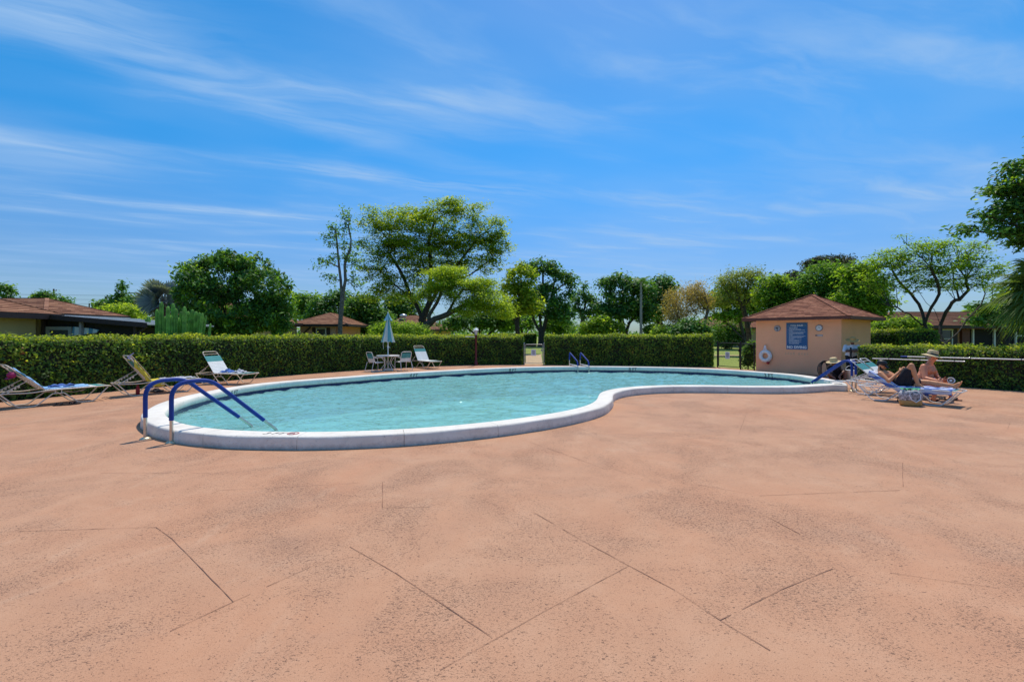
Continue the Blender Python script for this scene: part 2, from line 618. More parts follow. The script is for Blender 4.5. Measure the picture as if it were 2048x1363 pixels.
def stripe_mat(name, c0, c1, freq, axis=0, soft=0.02):
    m, nt, b = new_mat(name)
    p = position(nt)
    s = nnode(nt, 'ShaderNodeSeparateXYZ')
    nt.links.new(p, s.inputs[0])
    co = s.outputs[axis] if axis != 1 else nmath(nt, 'ADD', s.outputs[1], nmath(nt, 'MULTIPLY', s.outputs[2], 0.85))
    f = nmath(nt, 'FRACT', nmath(nt, 'ADD', nmath(nt, 'MULTIPLY', co, freq), 20.0))
    c = ramp(nt, f, [(0.0, c0), (0.47, c0), (0.5, c1), (0.97, c1), (1.0, c0)])
    c = mixrgb(nt, 0.25, c, noise(nt, p, 18, 3), 'MULTIPLY')
    nt.links.new(c, b.inputs['Base Color'])
    b.inputs['Roughness'].default_value = 0.95
    bump(nt, b, noise(nt, p, 60, 2), 0.4, 0.01)
    return m


M['towel_stripe'] = stripe_mat('towel_stripe', (0.10, 0.19, 0.55), (0.62, 0.68, 0.82), 7.0, 1)
M['towel_navy'] = stripe_mat('towel_navy', (0.05, 0.09, 0.36), (0.60, 0.62, 0.72), 9.0, 2)
M['awning'] = stripe_mat('awning', (0.12, 0.30, 0.42), (0.62, 0.70, 0.72), 3.0, 0)


def deck_mat():
    m, nt, b = new_mat('deck_concrete')
    p = position(nt)
    big = noise(nt, p, 0.38, 5, 0.6, 0.8)
    med = noise(nt, p, 1.9, 6, 0.65, 0.5)
    c = ramp(nt, big, [(0.30, (0.547, 0.231, 0.115)), (0.44, (0.492, 0.249, 0.139)), (0.56, (0.482, 0.286, 0.176)), (0.70, (0.438, 0.238, 0.153))])
    c = mixrgb(nt, 0.6, c, ramp(nt, med, [(0.28, (0.395, 0.187, 0.106)), (0.5, (0.482, 0.253, 0.147)), (0.72, (0.569, 0.344, 0.220))]))
    grain = noise(nt, p, 170, 3, 0.6)
    c = mixrgb(nt, 0.42, c, ramp(nt, grain, [(0.3, (0.318, 0.159, 0.091)), (0.7, (0.612, 0.361, 0.225))]))
    # worn-through pits, in drifts; the coating is smooth in between
    pv = position(nt, (0.8, 1.3, 1.0))
    pits = noise(nt, pv, 64, 1.8, 0.5, 1.1)
    pits2 = noise(nt, pv, 112, 1.8, 0.5, 1.1)
    drift = noise(nt, p, 0.75, 6, 0.66, 0.7)
    dr = ramp(nt, drift, [(0.40, 0.0), (0.60, 1.0)])
    th = nmath(nt, 'SUBTRACT', 0.672, nmath(nt, 'MULTIPLY', dr, 0.105))
    k1 = nmath(nt, 'MULTIPLY', nmath(nt, 'SUBTRACT', pits, th), 24.0, True)
    k2 = nmath(nt, 'MULTIPLY', nmath(nt, 'SUBTRACT', pits2, nmath(nt, 'SUBTRACT', th, 0.012)), 20.0, True)
    k = nmath(nt, 'MAXIMUM', k1, nmath(nt, 'MULTIPLY', k2, 0.75))
    c = mixrgb(nt, nmath(nt, 'MULTIPLY', dr, 0.08), c, (0.328, 0.203, 0.143))
    # grime drifts and pale scuffs
    gr = ramp(nt, noise(nt, position(nt, (0.35, 0.8, 1.0)), 1.1, 6, 0.7, 1.2), [(0.52, 0.0), (0.78, 0.28)])
    c = mixrgb(nt, gr, c, (0.339, 0.219, 0.159))
    sc_ = ramp(nt, noise(nt, position(nt, (1.1, 0.5, 1.0)), 0.9, 6, 0.7, 1.5), [(0.58, 0.0), (0.76, 0.4)])
    c = mixrgb(nt, sc_, c, (0.579, 0.404, 0.275))
    c = mixrgb(nt, nmath(nt, 'MULTIPLY', k, 0.84), c, (0.148, 0.083, 0.056))
    nt.links.new(c, b.inputs['Base Color'])
    b.inputs['Roughness'].default_value = 0.85
    b.inputs['Specular IOR Level'].default_value = 0.25
    h = nmath(nt, 'SUBTRACT', nmath(nt, 'MULTIPLY', grain, 0.35), k)
    bump(nt, b, h, 0.4, 0.004)
    return m


M['deck'] = deck_mat()


def coping_mat():
    m, nt, b = new_mat('coping_paint')
    p = position(nt)
    n = noise(nt, p, 2.2, 5, 0.6)
    c = ramp(nt, n, [(0.3, (0.66, 0.615, 0.54)), (0.6, (0.76, 0.72, 0.645))])
    st = ramp(nt, noise(nt, p, 5, 7, 0.7, 0.8), [(0.52, 0.0), (0.72, 0.5)])
    c = mixrgb(nt, st, c, (0.47, 0.43, 0.40))
    # scuffs and mould near the deck, where the paint is splashed
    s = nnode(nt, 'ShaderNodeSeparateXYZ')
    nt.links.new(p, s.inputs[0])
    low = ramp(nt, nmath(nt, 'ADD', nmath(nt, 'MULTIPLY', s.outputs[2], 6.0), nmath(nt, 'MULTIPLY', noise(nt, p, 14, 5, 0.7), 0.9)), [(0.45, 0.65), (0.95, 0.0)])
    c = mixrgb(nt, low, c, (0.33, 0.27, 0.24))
    ch = ramp(nt, noise(nt, p, 26, 3, 0.6, 0.6), [(0.66, 0.0), (0.69, 0.7)])
    c = mixrgb(nt, ch, c, (0.40, 0.36, 0.33))
    nt.links.new(c, b.inputs['Base Color'])
    b.inputs['Roughness'].default_value = 0.75
    bump(nt, b, noise(nt, p, 30, 4), 0.45, 0.01)
    return m


M['coping'] = coping_mat()


def grass_mat():
    m, nt, b = new_mat('lawn_grass')
    p = position(nt)
    n = noise(nt, p, 0.5, 4)
    n2 = noise(nt, p, 14, 3)
    c = ramp(nt, n, [(0.3, (0.15, 0.22, 0.022)), (0.7, (0.27, 0.31, 0.04))])
    c = mixrgb(nt, 0.4, c, ramp(nt, n2, [(0.3, (0.10, 0.16, 0.015)), (0.7, (0.30, 0.34, 0.05))]))
    nt.links.new(c, b.inputs['Base Color'])
    b.inputs['Roughness'].default_value = 0.9
    bump(nt, b, n2, 0.6, 0.03)
    return m


M['grass'] = grass_mat()


def roof_mat(name, c0, c1, c2):
    m, nt, b = new_mat(name)
    g = nnode(nt, 'ShaderNodeNewGeometry')
    p = position(nt)
    s = nnode(nt, 'ShaderNodeSeparateXYZ')
    nt.links.new(p, s.inputs[0])
    # courses run level: a shingle is one step in height and about 0.3 m along
    row = nmath(nt, 'FLOOR', nmath(nt, 'MULTIPLY', s.outputs[2], 17.0))
    along = nmath(nt, 'ADD', s.outputs[0], s.outputs[1])
    colm = nmath(nt, 'FLOOR', nmath(nt, 'ADD', nmath(nt, 'MULTIPLY', along, 3.0), nmath(nt, 'MULTIPLY', row, 0.5)))
    wn_ = nnode(nt, 'ShaderNodeTexWhiteNoise', noise_dimensions='2D')
    cb = nnode(nt, 'ShaderNodeCombineXYZ')
    nt.links.new(row, cb.inputs[0])
    nt.links.new(colm, cb.inputs[1])
    nt.links.new(cb.outputs[0], wn_.inputs['Vector'])
    r = nmath(nt, 'ADD', nmath(nt, 'MULTIPLY', wn_.outputs[0], 0.6), nmath(nt, 'MULTIPLY', g.outputs['Random Per Island'], 0.4))
    r = nmath(nt, 'ADD', nmath(nt, 'MULTIPLY', r, 0.75), nmath(nt, 'MULTIPLY', noise(nt, p, 1.2, 4), 0.25))
    c = ramp(nt, r, [(0.2, c0), (0.5, c1), (0.8, c2)])
    c = mixrgb(nt, 0.3, c, noise(nt, p, 60, 2), 'MULTIPLY')
    nt.links.new(c, b.inputs['Base Color'])
    b.inputs['Roughness'].default_value = 0.9
    b.inputs['Specular IOR Level'].default_value = 0.2
    fr = nmath(nt, 'FRACT', nmath(nt, 'MULTIPLY', s.outputs[2], 17.0))
    bump(nt, b, nmath(nt, 'ADD', fr, nmath(nt, 'MULTIPLY', noise(nt, p, 60, 2), 0.4)), 0.5, 0.01)
    return m


M['roof'] = roof_mat('shingle_brown', (0.19, 0.088, 0.055), (0.31, 0.15, 0.09), (0.44, 0.235, 0.14))
M['roof_red'] = roof_mat('shingle_red', (0.184, 0.068, 0.043), (0.310, 0.124, 0.074), (0.437, 0.195, 0.118))


def basin_mat():
    m, nt, b = new_mat('pool_plaster')
    p = position(nt)
    c = ramp(nt, noise(nt, p, 1.3, 4, 0.6, 0.4), [(0.3, (0.28, 0.62, 0.63)), (0.7, (0.42, 0.76, 0.76))])
    nt.links.new(c, b.inputs['Base Color'])
    b.inputs['Roughness'].default_value = 0.8
    return m


M['basin'] = basin_mat()


def water_mat():
    m = bpy.data.materials.new('pool_water')
    m.use_nodes = True
    nt = m.node_tree
    nt.nodes.clear()
    p = position(nt, (0.75, 1.0, 1.0))
    h = noise(nt, p, 9.0, 3, 0.55, 0.8)
    bp = nnode(nt, 'ShaderNodeBump')
    bp.inputs['Strength'].default_value = 0.6
    bp.inputs['Distance'].default_value = 0.05
    nt.links.new(h, bp.inputs['Height'])
    tr = nnode(nt, 'ShaderNodeBsdfTransparent')
    tr.inputs[0].default_value = (0.70, 0.95, 0.93, 1)
    df = nnode(nt, 'ShaderNodeBsdfDiffuse')
    df.inputs[0].default_value = (0.30, 0.64, 0.63, 1)
    nt.links.new(bp.outputs[0], df.inputs['Normal'])
    body = nnode(nt, 'ShaderNodeMixShader')
    body.inputs[0].default_value = 0.58
    nt.links.new(tr.outputs[0], body.inputs[1])
    nt.links.new(df.outputs[0], body.inputs[2])
    gl = nnode(nt, 'ShaderNodeBsdfGlossy')
    gl.inputs['Roughness'].default_value = 0.05
    nt.links.new(bp.outputs[0], gl.inputs['Normal'])
    fr = nnode(nt, 'ShaderNodeFresnel')
    fr.inputs['IOR'].default_value = 1.33
    nt.links.new(bp.outputs[0], fr.inputs['Normal'])
    mx = nnode(nt, 'ShaderNodeMixShader')
    nt.links.new(nmath(nt, 'MULTIPLY', fr.outputs[0], 0.9), mx.inputs[0])
    nt.links.new(body.outputs[0], mx.inputs[1])
    nt.links.new(gl.outputs[0], mx.inputs[2])
    o = nnode(nt, 'ShaderNodeOutputMaterial')
    nt.links.new(mx.outputs[0], o.inputs[0])
    return m


M['water'] = water_mat()

# ================================================================== POOL
COPING_Z, WATER_Z = 0.19, -0.06


def catmull(pts, per=12):
    n = len(pts)
    out = []
    for i in range(n):
        p0, p1, p2, p3 = (pts[(i + k - 1) % n] for k in range(4))
        for k in range(per):
            t = k / per
            out.append(0.5 * ((2 * p1) + (p2 - p0) * t + (2 * p0 - 5 * p1 + 4 * p2 - p3) * t * t + (3 * p1 - p0 - 3 * p2 + p3) * t ** 3))
    return out


front_px = [(277, 846), (288, 864), (315, 878), (350, 886), (410, 894), (480, 898), (560, 899.5), (660, 899), (760, 895), (850, 889),
            (950, 879), (1050, 866), (1130, 852), (1185, 839), (1217, 826), (1227, 812), (1226, 801), (1245, 794), (1290, 788), (1350, 785.5),
            (1420, 785.5), (1500, 787), (1570, 787.5), (1630, 785), (1675, 780.5)]
back_px = [(1699, 771.5), (1684, 762), (1648, 755.5), (1600, 748.5), (1520, 742.3), (1440, 737.4), (1350, 734), (1250, 732.2), (1150, 731.6), (1060, 732.6),
           (960, 736), (860, 741.2), (760, 747), (680, 753), (600, 758.5), (520, 765.5), (462, 773), (418, 780.5), (365, 792), (330, 801), (300, 813), (284, 825)]
outer_ctrl = [G(x, y, 0.0).to_2d() for x, y in front_px] + [G(x, y, COPING_Z).to_2d() for x, y in back_px]
raw = catmull(outer_ctrl, 10)


def resample(poly, step):
    n = len(poly)
    seg = [(poly[(i + 1) % n] - poly[i]).length for i in range(n)]
    L = sum(seg)
    m = int(round(L / step))
    out, i, acc = [], 0, 0.0
    for k in range(m):
        s = L * k / m
        while acc + seg[i] < s:
            acc += seg[i]
            i += 1
        t = (s - acc) / seg[i]
        out.append(poly[i].lerp(poly[(i + 1) % n], t))
    return out


def smooth_closed(poly, it):
    n = len(poly)
    for _ in range(it):
        poly = [(poly[i - 1] + poly[i] * 2 + poly[(i + 1) % n]) / 4 for i in range(n)]
    return poly


OUT = smooth_closed(resample(raw, 0.15), 14)
NP_ = len(OUT)
area2 = sum(OUT[i].x * OUT[(i + 1) % NP_].y - OUT[(i + 1) % NP_].x * OUT[i].y for i in range(NP_))
SGN = 1 if area2 > 0 else -1


def inward(i):
    t = (OUT[(i + 1) % NP_] - OUT[i - 1]).normalized()
    return Vector((-t.y, t.x)) * SGN


INW = [inward(i) for i in range(NP_)]


def offs(d):
    return [OUT[i] + INW[i] * d for i in range(NP_)]


CW = 0.36
pool = empty('swimming_pool', (0, 0, 0))
pool['kind'] = 'structure'
# coping: one cast segment per 1.4 m or so, hairline joints between them
prof = [(0.0, 0.0), (0.0, 0.15), (0.006, 0.172), (0.022, 0.186), (0.045, COPING_Z), (CW - 0.04, COPING_Z), (CW - 0.02, 0.184),
        (CW - 0.008, 0.16), (CW, 0.13), (CW, 0.04), (CW - 0.015, 0.025), (CW - 0.015, 0.01)]
SEGN = 10
nseg = NP_ // SEGN
starts = [round(NP_ * k / nseg) for k in range(nseg)] + [NP_]
for k in range(nseg):
    mb = MB()
    idx = list(range(starts[k], starts[k + 1] + 1))
    vs = []
    for j, i in enumerate(idx):
        i0 = i % NP_
        o, n_ = OUT[i0].copy(), INW[i0]
        if j in (0, len(idx) - 1):
            t = (OUT[(i0 + 1) % NP_] - OUT[i0 - 1]).normalized()
            o += t * (0.003 if j == 0 else -0.003)
        for q, (d, z) in enumerate(prof):
            wob = 0.004 * sin(i0 * 0.7 + q) if 0 < q < 4 else 0.0
            if q == 0:
                wob = -0.006 + 0.012 * sin(i0 * 1.3) * sin(i0 * 0.37)
            pp = o + n_ * (d + wob)
            vs.append((pp.x, pp.y, z if q else -0.01))
    m = len(prof)
    fs = [(a * m + q, a * m + q + 1, (a + 1) * m + q + 1, (a + 1) * m + q) if SGN < 0 else (a * m + q, (a + 1) * m + q, (a + 1) * m + q + 1, a * m + q + 1)
          for a in range(len(idx) - 1) for q in range(m - 1)]
    mb.add(vs, fs, True)
    mb.add(vs[:m], [tuple(range(m))])
    mb.add(vs[-m:], [tuple(range(m - 1, -1, -1))])
    mb.build('coping_stone', M['coping'], pool)

# waterline tiles, one by one
inner = resample(offs(CW - 0.008), 0.155)
ninn = len(inner)
tile = MB().box((0, 0, 0), (0.149, 0.016, 0.125)).mesh('tile')
tile.materials.append(M['tile_blue'])
for i in range(ninn):
    a, b = inner[i], inner[(i + 1) % ninn]
    if (a.y < 7.9 and a.x > -4.8) or (a.x > 1.7 and a.y < 13.5):
        continue            # the near walls face away from the deck and cannot be seen
    c = (a + b) / 2
    t = link('tile', tile, None, pool)
    t.location = (c.x, c.y, -0.042)
    t.rotation_euler = (0, 0, atan2(b.y - a.y, b.x - a.x))
# second, lighter waterline strip and the shell
shell = offs(CW - 0.03)
mb = MB()
n = len(shell)
mb.add([(p.x, p.y, 0.0) for p in shell] + [(p.x, p.y, -1.0) for p in shell],
       [(i, (i + 1) % n, n + (i + 1) % n, n + i) for i in range(n)])
tri = tessellate_polygon([[Vector((p.x, p.y, 0)) for p in shell]])
mb.add([(p.x, p.y, -1.0) for p in shell], [tuple(t) for t in tri])
mb.build('basin', M['basin'], pool)
wv = offs(CW - 0.09)
# rippled surface: many small wave trains summed on a fine grid
WA = np.array([[q.x, q.y] for q in wv])
gs = 0.07
gx, gy = np.arange(WA[:, 0].min(), WA[:, 0].max() + gs, gs), np.arange(WA[:, 1].min(), WA[:, 1].max() + gs, gs)
XX, YY = np.meshgrid(gx, gy)
ins = np.zeros(XX.shape, bool)
x1, y1 = WA[:, 0], WA[:, 1]
x2, y2 = np.roll(x1, -1), np.roll(y1, -1)
for a_, b_, c_, d_ in zip(x1, y1, x2, y2):
    if b_ == d_: continue
    cond = ((b_ > YY) != (d_ > YY)) & (XX < (c_ - a_) * (YY - b_) / (d_ - b_) + a_)
    ins ^= cond
ZZ = np.full(XX.shape, WATER_Z)
for k in range(46):
    lam = float(np.exp(RNG.uniform(np.log(0.14), np.log(1.6))))
    th = RNG.normal(pi / 2, 0.75)
    am = min(0.0060, 0.0080 * lam ** 0.8)
    ph0 = RNG.uniform(0, 6.28)
    kx, ky = cos(th) * 2 * pi / lam, sin(th) * 2 * pi / lam
    env = 0.6 + 0.4 * np.sin(XX * RNG.uniform(0.2, 0.9) + YY * RNG.uniform(0.2, 0.9) + RNG.uniform(0, 6))
    ZZ += am * env * np.sin(kx * XX + ky * YY + ph0 + 0.5 * np.sin(XX * 1.3 + YY * 0.7))
cell = ins[:-1, :-1] & ins[1:, :-1] & ins[:-1, 1:] & ins[1:, 1:]
idx = np.arange(XX.size).reshape(XX.shape)
F = np.stack([idx[:-1, :-1][cell], idx[:-1, 1:][cell], idx[1:, 1:][cell], idx[1:, :-1][cell]], 1)
used, inv_ = np.unique(F, return_inverse=True)
Vw = np.stack([XX.ravel(), YY.ravel(), ZZ.ravel()], 1)[used]
water = np_mesh('water', Vw, inv_.reshape(F.shape), M['water'], None, True)
water['kind'] = 'structure'

# steps at the right tip of the pool
def nearest_i(x, y):
    q = Vector((x, y))
    return min(range(NP_), key=lambda i: (OUT[i] - q).length_squared)


# depth markings painted on the coping
def marking(text, px, py, size, top=False, shear=0.0):
    if top:
        g = G(px, py, COPING_Z).to_2d()
        i = nearest_i(g.x, g.y)
        n_ = INW[i]
        t = Vector((-n_.y, n_.x))
        if t.x < 0: t = -t
        Mx = Matrix(((t.x, n_.x, 0, 0), (t.y, n_.y, 0, 0), (0, 0, 1, 0), (0, 0, 0, 1)))
        loc = OUT[i] + n_ * (CW * 0.53)
        Mx = Matrix.Translation((loc.x, loc.y, COPING_Z + 0.001)) @ Mx
        return text_mesh('depth_marking', text, size, M['black'], Mx, pool, 0.001, shear=shear)
    g = G(px, py, 0.10).to_2d()
    i = min(range(NP_), key=lambda j: (OUT[j] + INW[j] * CW - g).length_squared)
    n_ = INW[i]
    t = Vector((-n_.y, n_.x))
    if t.x < 0: t = -t
    loc = OUT[i] + n_ * (CW + 0.004)
    Mx = Matrix(((t.x, 0, n_.x, loc.x), (t.y, 0, n_.y, loc.y), (0, 1, 0, 0.083), (0, 0, 0, 1)))
    return text_mesh('depth_marking', text, size, M['black'], Mx, pool, 0.001, shear=shear)


marking('5 FT', 470, 783, 0.15, shear=0.25)
marking('4 FT', 813, 748, 0.19, shear=0.2)
marking('8 FT', 1023, 738.5, 0.19, shear=0.15)
marking('8 FT', 1266, 738, 0.19)
marking('3 FT', 1546, 749, 0.2, shear=-0.2)
marking('3 FT', 553, 867, 0.17, True, shear=0.25)
g = G(592, 867, COPING_Z)
i_ = nearest_i(g.x, g.y)
c_ = OUT[i_] + INW[i_] * CW * 0.53
mb = MB().torus(0.075, 0.009, (c_.x, c_.y, COPING_Z), n=24, m=6)
mb.bar((c_.x - 0.055, c_.y + 0.055, COPING_Z + 0.002), (c_.x + 0.055, c_.y - 0.055, COPING_Z + 0.002), 0.014, 0.006)
mb.build('no_diving_symbol', simple('marking_red', (0.45, 0.16, 0.16), 0.8), pool)
mb = MB().tube([(c_.x - 0.05, c_.y - 0.02, COPING_Z + 0.002), (c_.x + 0.02, c_.y + 0.015, COPING_Z + 0.002)], 0.008, 6)
mb.build('diver_figure', M['dialgrey'], pool)

# ================================================================== GROUND
HL = [(-13.6, 7.4), (-13.0, 9.3), (-12.5, 11.1), (-11.75, 12.9), (-10.75, 15.1), (-9.55, 17.4), (-8.3, 19.4), (-6.8, 21.3), (-5.2, 22.7), (-3.6, 23.9), (-2.1, 24.5), (-0.6, 24.75), (0.62, 24.75)]
HM = [(1.78, 24.6), (4.0, 24.3), (7.0, 23.75), (10.15, 22.95)]
HR = [(12.75, 16.75), (13.3, 15.6), (14.0, 14.3), (14.75, 13.2), (15.9, 11.6), (17.2, 9.8)]
deck_out = [(-14.3, 7.0), *HL, *HM, (10.5, 22.7), (11.2, 20.7), (13.2, 18.2), *HR, (18.6, 8.6), (18.6, -5), (-14.3, -5)]
hole = [(p.x, p.y) for p in offs(0.03)]


def holed(name, outer, z, mat, thick=0.0):
    po = [Vector((x, y, 0)) for x, y in outer]
    ph = [Vector((x, y, 0)) for x, y in hole]
    tri = tessellate_polygon([po, ph])
    allp = po + ph
    vs = [(p.x, p.y, z) for p in allp]
    fs = []
    for t in tri:
        a, b, c = (Vector(vs[k]) for k in t)
        fs.append(tuple(t) if (b - a).cross(c - a).z > 0 else tuple(reversed(t)))
    mb = MB().add(vs, fs)
    if thick:
        no, nh, base = len(po), len(ph), len(mb.v)
        mb.add([(p.x, p.y, z) for p in po] + [(p.x, p.y, z - thick) for p in po], [(i, (i + 1) % no, no + (i + 1) % no, no + i) for i in range(no)])
    return mb.build(name, mat)


deck = holed('pool_deck', deck_out, 0.0, M['deck'], 0.08)
tag(deck, kind='structure')
lawn = holed('lawn', [(-900, -60), (900, -60), (900, 1200), (-900, 1200)], -0.045, M['grass'])
tag(lawn, kind='structure')

# sawn joints in the concrete, one strip each
joints = [[(-20, 1064), (312, 1054)], [(312, 1054), (345, 1078), (467, 1203)], [(467, 1203), (620, 1134)], [(467, 1203), (340, 1262)],
          [(390, 1003), (438, 980), (590, 973), (762, 963)], [(765, 963), (765, 1015), (860, 1014)], [(202, 946), (420, 946)],
          [(700, 1093), (790, 1145), (985, 1275)], [(1065, 1023), (1160, 1078), (1258, 1131)], [(1258, 1131), (1120, 1205), (880, 1340)],
          [(1258, 1131), (1350, 1180), (1440, 1240), (1540, 1300)], [(1440, 1240), (1560, 1180), (1665, 1137)], [(1390, 968), (1520, 991), (1670, 985), (1800, 980)],
          [(1806, 973), (1805, 925)], [(1060, 884), (1140, 912), (1210, 938)], [(1240, 863), (1450, 870), (1700, 878), (1960, 886), (2060, 889)],
          [(1478, 868), (1492, 828)], [(1520, 1025), (1600, 1068)], [(1780, 1145), (1900, 1163), (2000, 1176)], [(2015, 858), (2020, 845)], [(340, 820), (420, 826)]]
for pts in joints:
    mb = MB()
    g = [G(x, y, 0).to_2d() for x, y in pts]
    for a, b in zip(g, g[1:]):
        d = (b - a)
        n_ = Vector((-d.y, d.x)).normalized() * 0.0023
        ns = max(2, int(d.length / 0.10))
        L, R = [], []
        for s in range(ns + 1):
            q = a.lerp(b, s / ns) + n_ * random.uniform(-0.6, 0.6)
            w = random.uniform(0.25, 1.2)
            L.append((q.x + n_.x * w, q.y + n_.y * w, 0.004))
            R.append((q.x - n_.x * w, q.y - n_.y * w, 0.004))
        k = len(L)
        keep = [j for j in range(k - 1) if random.random() > 0.03]
        mb.add(L + R, [(j + k, j + k + 1, j + 1, j) for j in keep])
    mb.build('control_joint', M['joint'], deck)

pathm = MB()
a, b = G(1048, 731, 0), G(1085, 731, 0)
pathm.add([(0.68, 24.7, -0.035), (1.70, 24.7, -0.035), (2.35, 37.0, -0.035), (1.1, 37.0, -0.035)], [(0, 1, 2, 3)])
pathm.add([(-14, 37.0, -0.034), (2.35, 37.0, -0.034), (30, 34.5, -0.034), (30, 35.6, -0.034), (2.35, 38.3, -0.034), (-14, 38.4, -0.034)], [(0, 1, 4, 5), (1, 2, 3, 4)])
tag(pathm.build('garden_path', M['path']), kind='structure')

# ================================================================== LEAVES
def leaf_cards(C, N, L, Wd, jit=0.35, droop=0.0):
    """C centres (n,3), N preferred normals (n,3), L length array, Wd width/length -> V,F of folded diamond leaves"""
    n = len(C)
    N = N + RNG.normal(0, jit, (n, 3))
    N /= np.linalg.norm(N, axis=1, keepdims=True) + 1e-9
    A = RNG.normal(0, 1, (n, 3))
    A -= N * np.sum(A * N, axis=1, keepdims=True)
    A /= np.linalg.norm(A, axis=1, keepdims=True) + 1e-9
    if droop:
        A[:, 2] -= droop
        A /= np.linalg.norm(A, axis=1, keepdims=True) + 1e-9
    B = np.cross(N, A)
    L = np.asarray(L).reshape(-1, 1) * np.ones((n, 1))
    w = L * Wd * 0.5
    fold = N * (L * 0.08)
    p0 = C - A * L * 0.5
    p1 = C + B * w + fold
    p2 = C + A * L * 0.5
    p3 = C - B * w + fold
    V = np.stack([p0, p1, p2, p3], axis=1).reshape(-1, 3)
    F = np.arange(4 * n, dtype=np.int32).reshape(-1, 4)
    return V, F


def hedge(name, label, path, depth, height, side, dens=900, leaf=0.055, group=None, mat='hedge', ends=(True, True), wob=0.085, cat='hedge', rad=0.16):
    """clipped hedge: front line `path`, growing away to `side` (+1 left of travel)"""
    pts = [Vector(p) for p in path]
    root = empty(name, (0, 0, 0), 0, label, cat, group)
    # dense twigs inside
    nrm = []
    for i in range(len(pts)):
        t = (pts[min(i + 1, len(pts) - 1)] - pts[max(i - 1, 0)]).normalized()
        nrm.append(Vector((-t.y, t.x)) * side)
    ins = 0.09
    vs, fs = [], []
    sec = [(ins, 0.0), (ins, height - 0.2), (0.22, height - 0.09), (depth - 0.22, height - 0.09), (depth - ins, height - 0.2), (depth - ins, 0.0)]
    for i, p in enumerate(pts):
        q = p.copy()
        if i == 0: q += (pts[1] - pts[0]).normalized() * ins
        if i == len(pts) - 1: q += (pts[-2] - pts[-1]).normalized() * ins
        for d, z in sec:
            w = q + nrm[i] * d
            vs.append((w.x, w.y, z - 0.045 if z == 0 else z))
    m = len(sec)
    for i in range(len(pts) - 1):
        for k in range(m - 1):
            fs.append((i * m + k, (i + 1) * m + k, (i + 1) * m + k + 1, i * m + k + 1))
    mb = MB().add(vs, fs)
    mb.add(vs[:m], [tuple(range(m))])
    mb.add(vs[-m:], [tuple(range(m - 1, -1, -1))])
    mb.build('branches', M['twig'], root)
    # leaves over the section perimeter
    seg = [(pts[i + 1] - pts[i]).length for i in range(len(pts) - 1)]
    L = sum(seg)
    r = rad
    per = [('f', height - r), ('c', r * pi / 2), ('t', depth - 2 * r), ('c2', r * pi / 2), ('b', (height - r) * 0.35)]
    ptot = sum(x for _, x in per)
    n = int(L * ptot * dens * 0.72)
    s = RNG.uniform(0, L, n)
    u = RNG.uniform(0, ptot, n)
    cum = np.concatenate([[0], np.cumsum(seg)])
    ix = np.clip(np.searchsorted(cum, s, side='right') - 1, 0, len(seg) - 1)
    t = ((s - cum[ix]) / np.array(seg)[ix])[:, None]
    PA = np.array([[p.x, p.y] for p in pts])
    NA = np.array([[p.x, p.y] for p in nrm])
    base = PA[ix] * (1 - t) + PA[ix + 1] * t
    nn = NA[ix] * (1 - t) + NA[ix + 1] * t
    d = np.zeros(n); z = np.zeros(n); nd = np.zeros(n); nz = np.zeros(n)
    e = np.cumsum([0] + [x for _, x in per])
    k = u < e[1]
    z[k] = u[k]; nd[k] = -1
    k = (u >= e[1]) & (u < e[2]); a = (u[k] - e[1]) / r
    d[k] = r - r * np.cos(a); z[k] = height - r + r * np.sin(a); nd[k] = -np.cos(a); nz[k] = np.sin(a)
    k = (u >= e[2]) & (u < e[3])
    d[k] = r + u[k] - e[2]; z[k] = height; nz[k] = 1
    k = (u >= e[3]) & (u < e[4]); a = (u[k] - e[3]) / r
    d[k] = depth - r + r * np.sin(a); z[k] = height - r + r * np.cos(a); nd[k] = np.sin(a); nz[k] = np.cos(a)
    k = u >= e[4]
    d[k] = depth; z[k] = height - r - (u[k] - e[4]); nd[k] = 1
    lump = (np.sin(s * 2.1) * np.sin(z * 3.3 + s * 0.7) + np.sin(s * 5.3 + z * 4.1) * 0.6 + np.sin(s * 9.7 - d * 7) * 0.35) * wob * 0.5
    off = lump + RNG.normal(0, 0.045, n) - np.abs(RNG.normal(0, 0.025, n))
    d2 = d + nd * off
    z2 = z + nz * off
    shag = (nz > 0.7) & (RNG.uniform(0, 1, n) < 0.05)
    z2[shag] += RNG.uniform(0.01, 0.07, shag.sum())
    C = np.column_stack([base + nn * d2[:, None], z2])
    N = np.column_stack([nn * nd[:, None], nz])
    Cs, Ns = [C], [N]
    for end, on in ((0, ends[0]), (-1, ends[1])):
        if not on: continue
        m_ = int(depth * height * dens)
        tt = (pts[1] - pts[0]).normalized() if end == 0 else (pts[-2] - pts[-1]).normalized()
        dd, zz = RNG.uniform(0, depth, m_), RNG.uniform(0.0, height - 0.03, m_)
        o = RNG.normal(0.02, 0.035, m_)
        pe, ne = PA[end], NA[end]
        xy = pe + ne * dd[:, None] + np.array([tt.x, tt.y]) * o[:, None]
        Cs.append(np.column_stack([xy, zz]))
        Ns.append(np.tile([-tt.x, -tt.y, 0.1], (m_, 1)))
    C, N = np.concatenate(Cs), np.concatenate(Ns)
    N = N + np.array([0, 0, 0.35])
    lit = np.zeros(len(C), bool)
    lit[:n] = (nz > 0.5) & (RNG.uniform(0, 1, n) < 0.8)  # sunlight on top painted in: most up-facing leaves get the paler colour
    lit |= RNG.uniform(0, 1, len(C)) < 0.05  # same paler colour on a random few anywhere
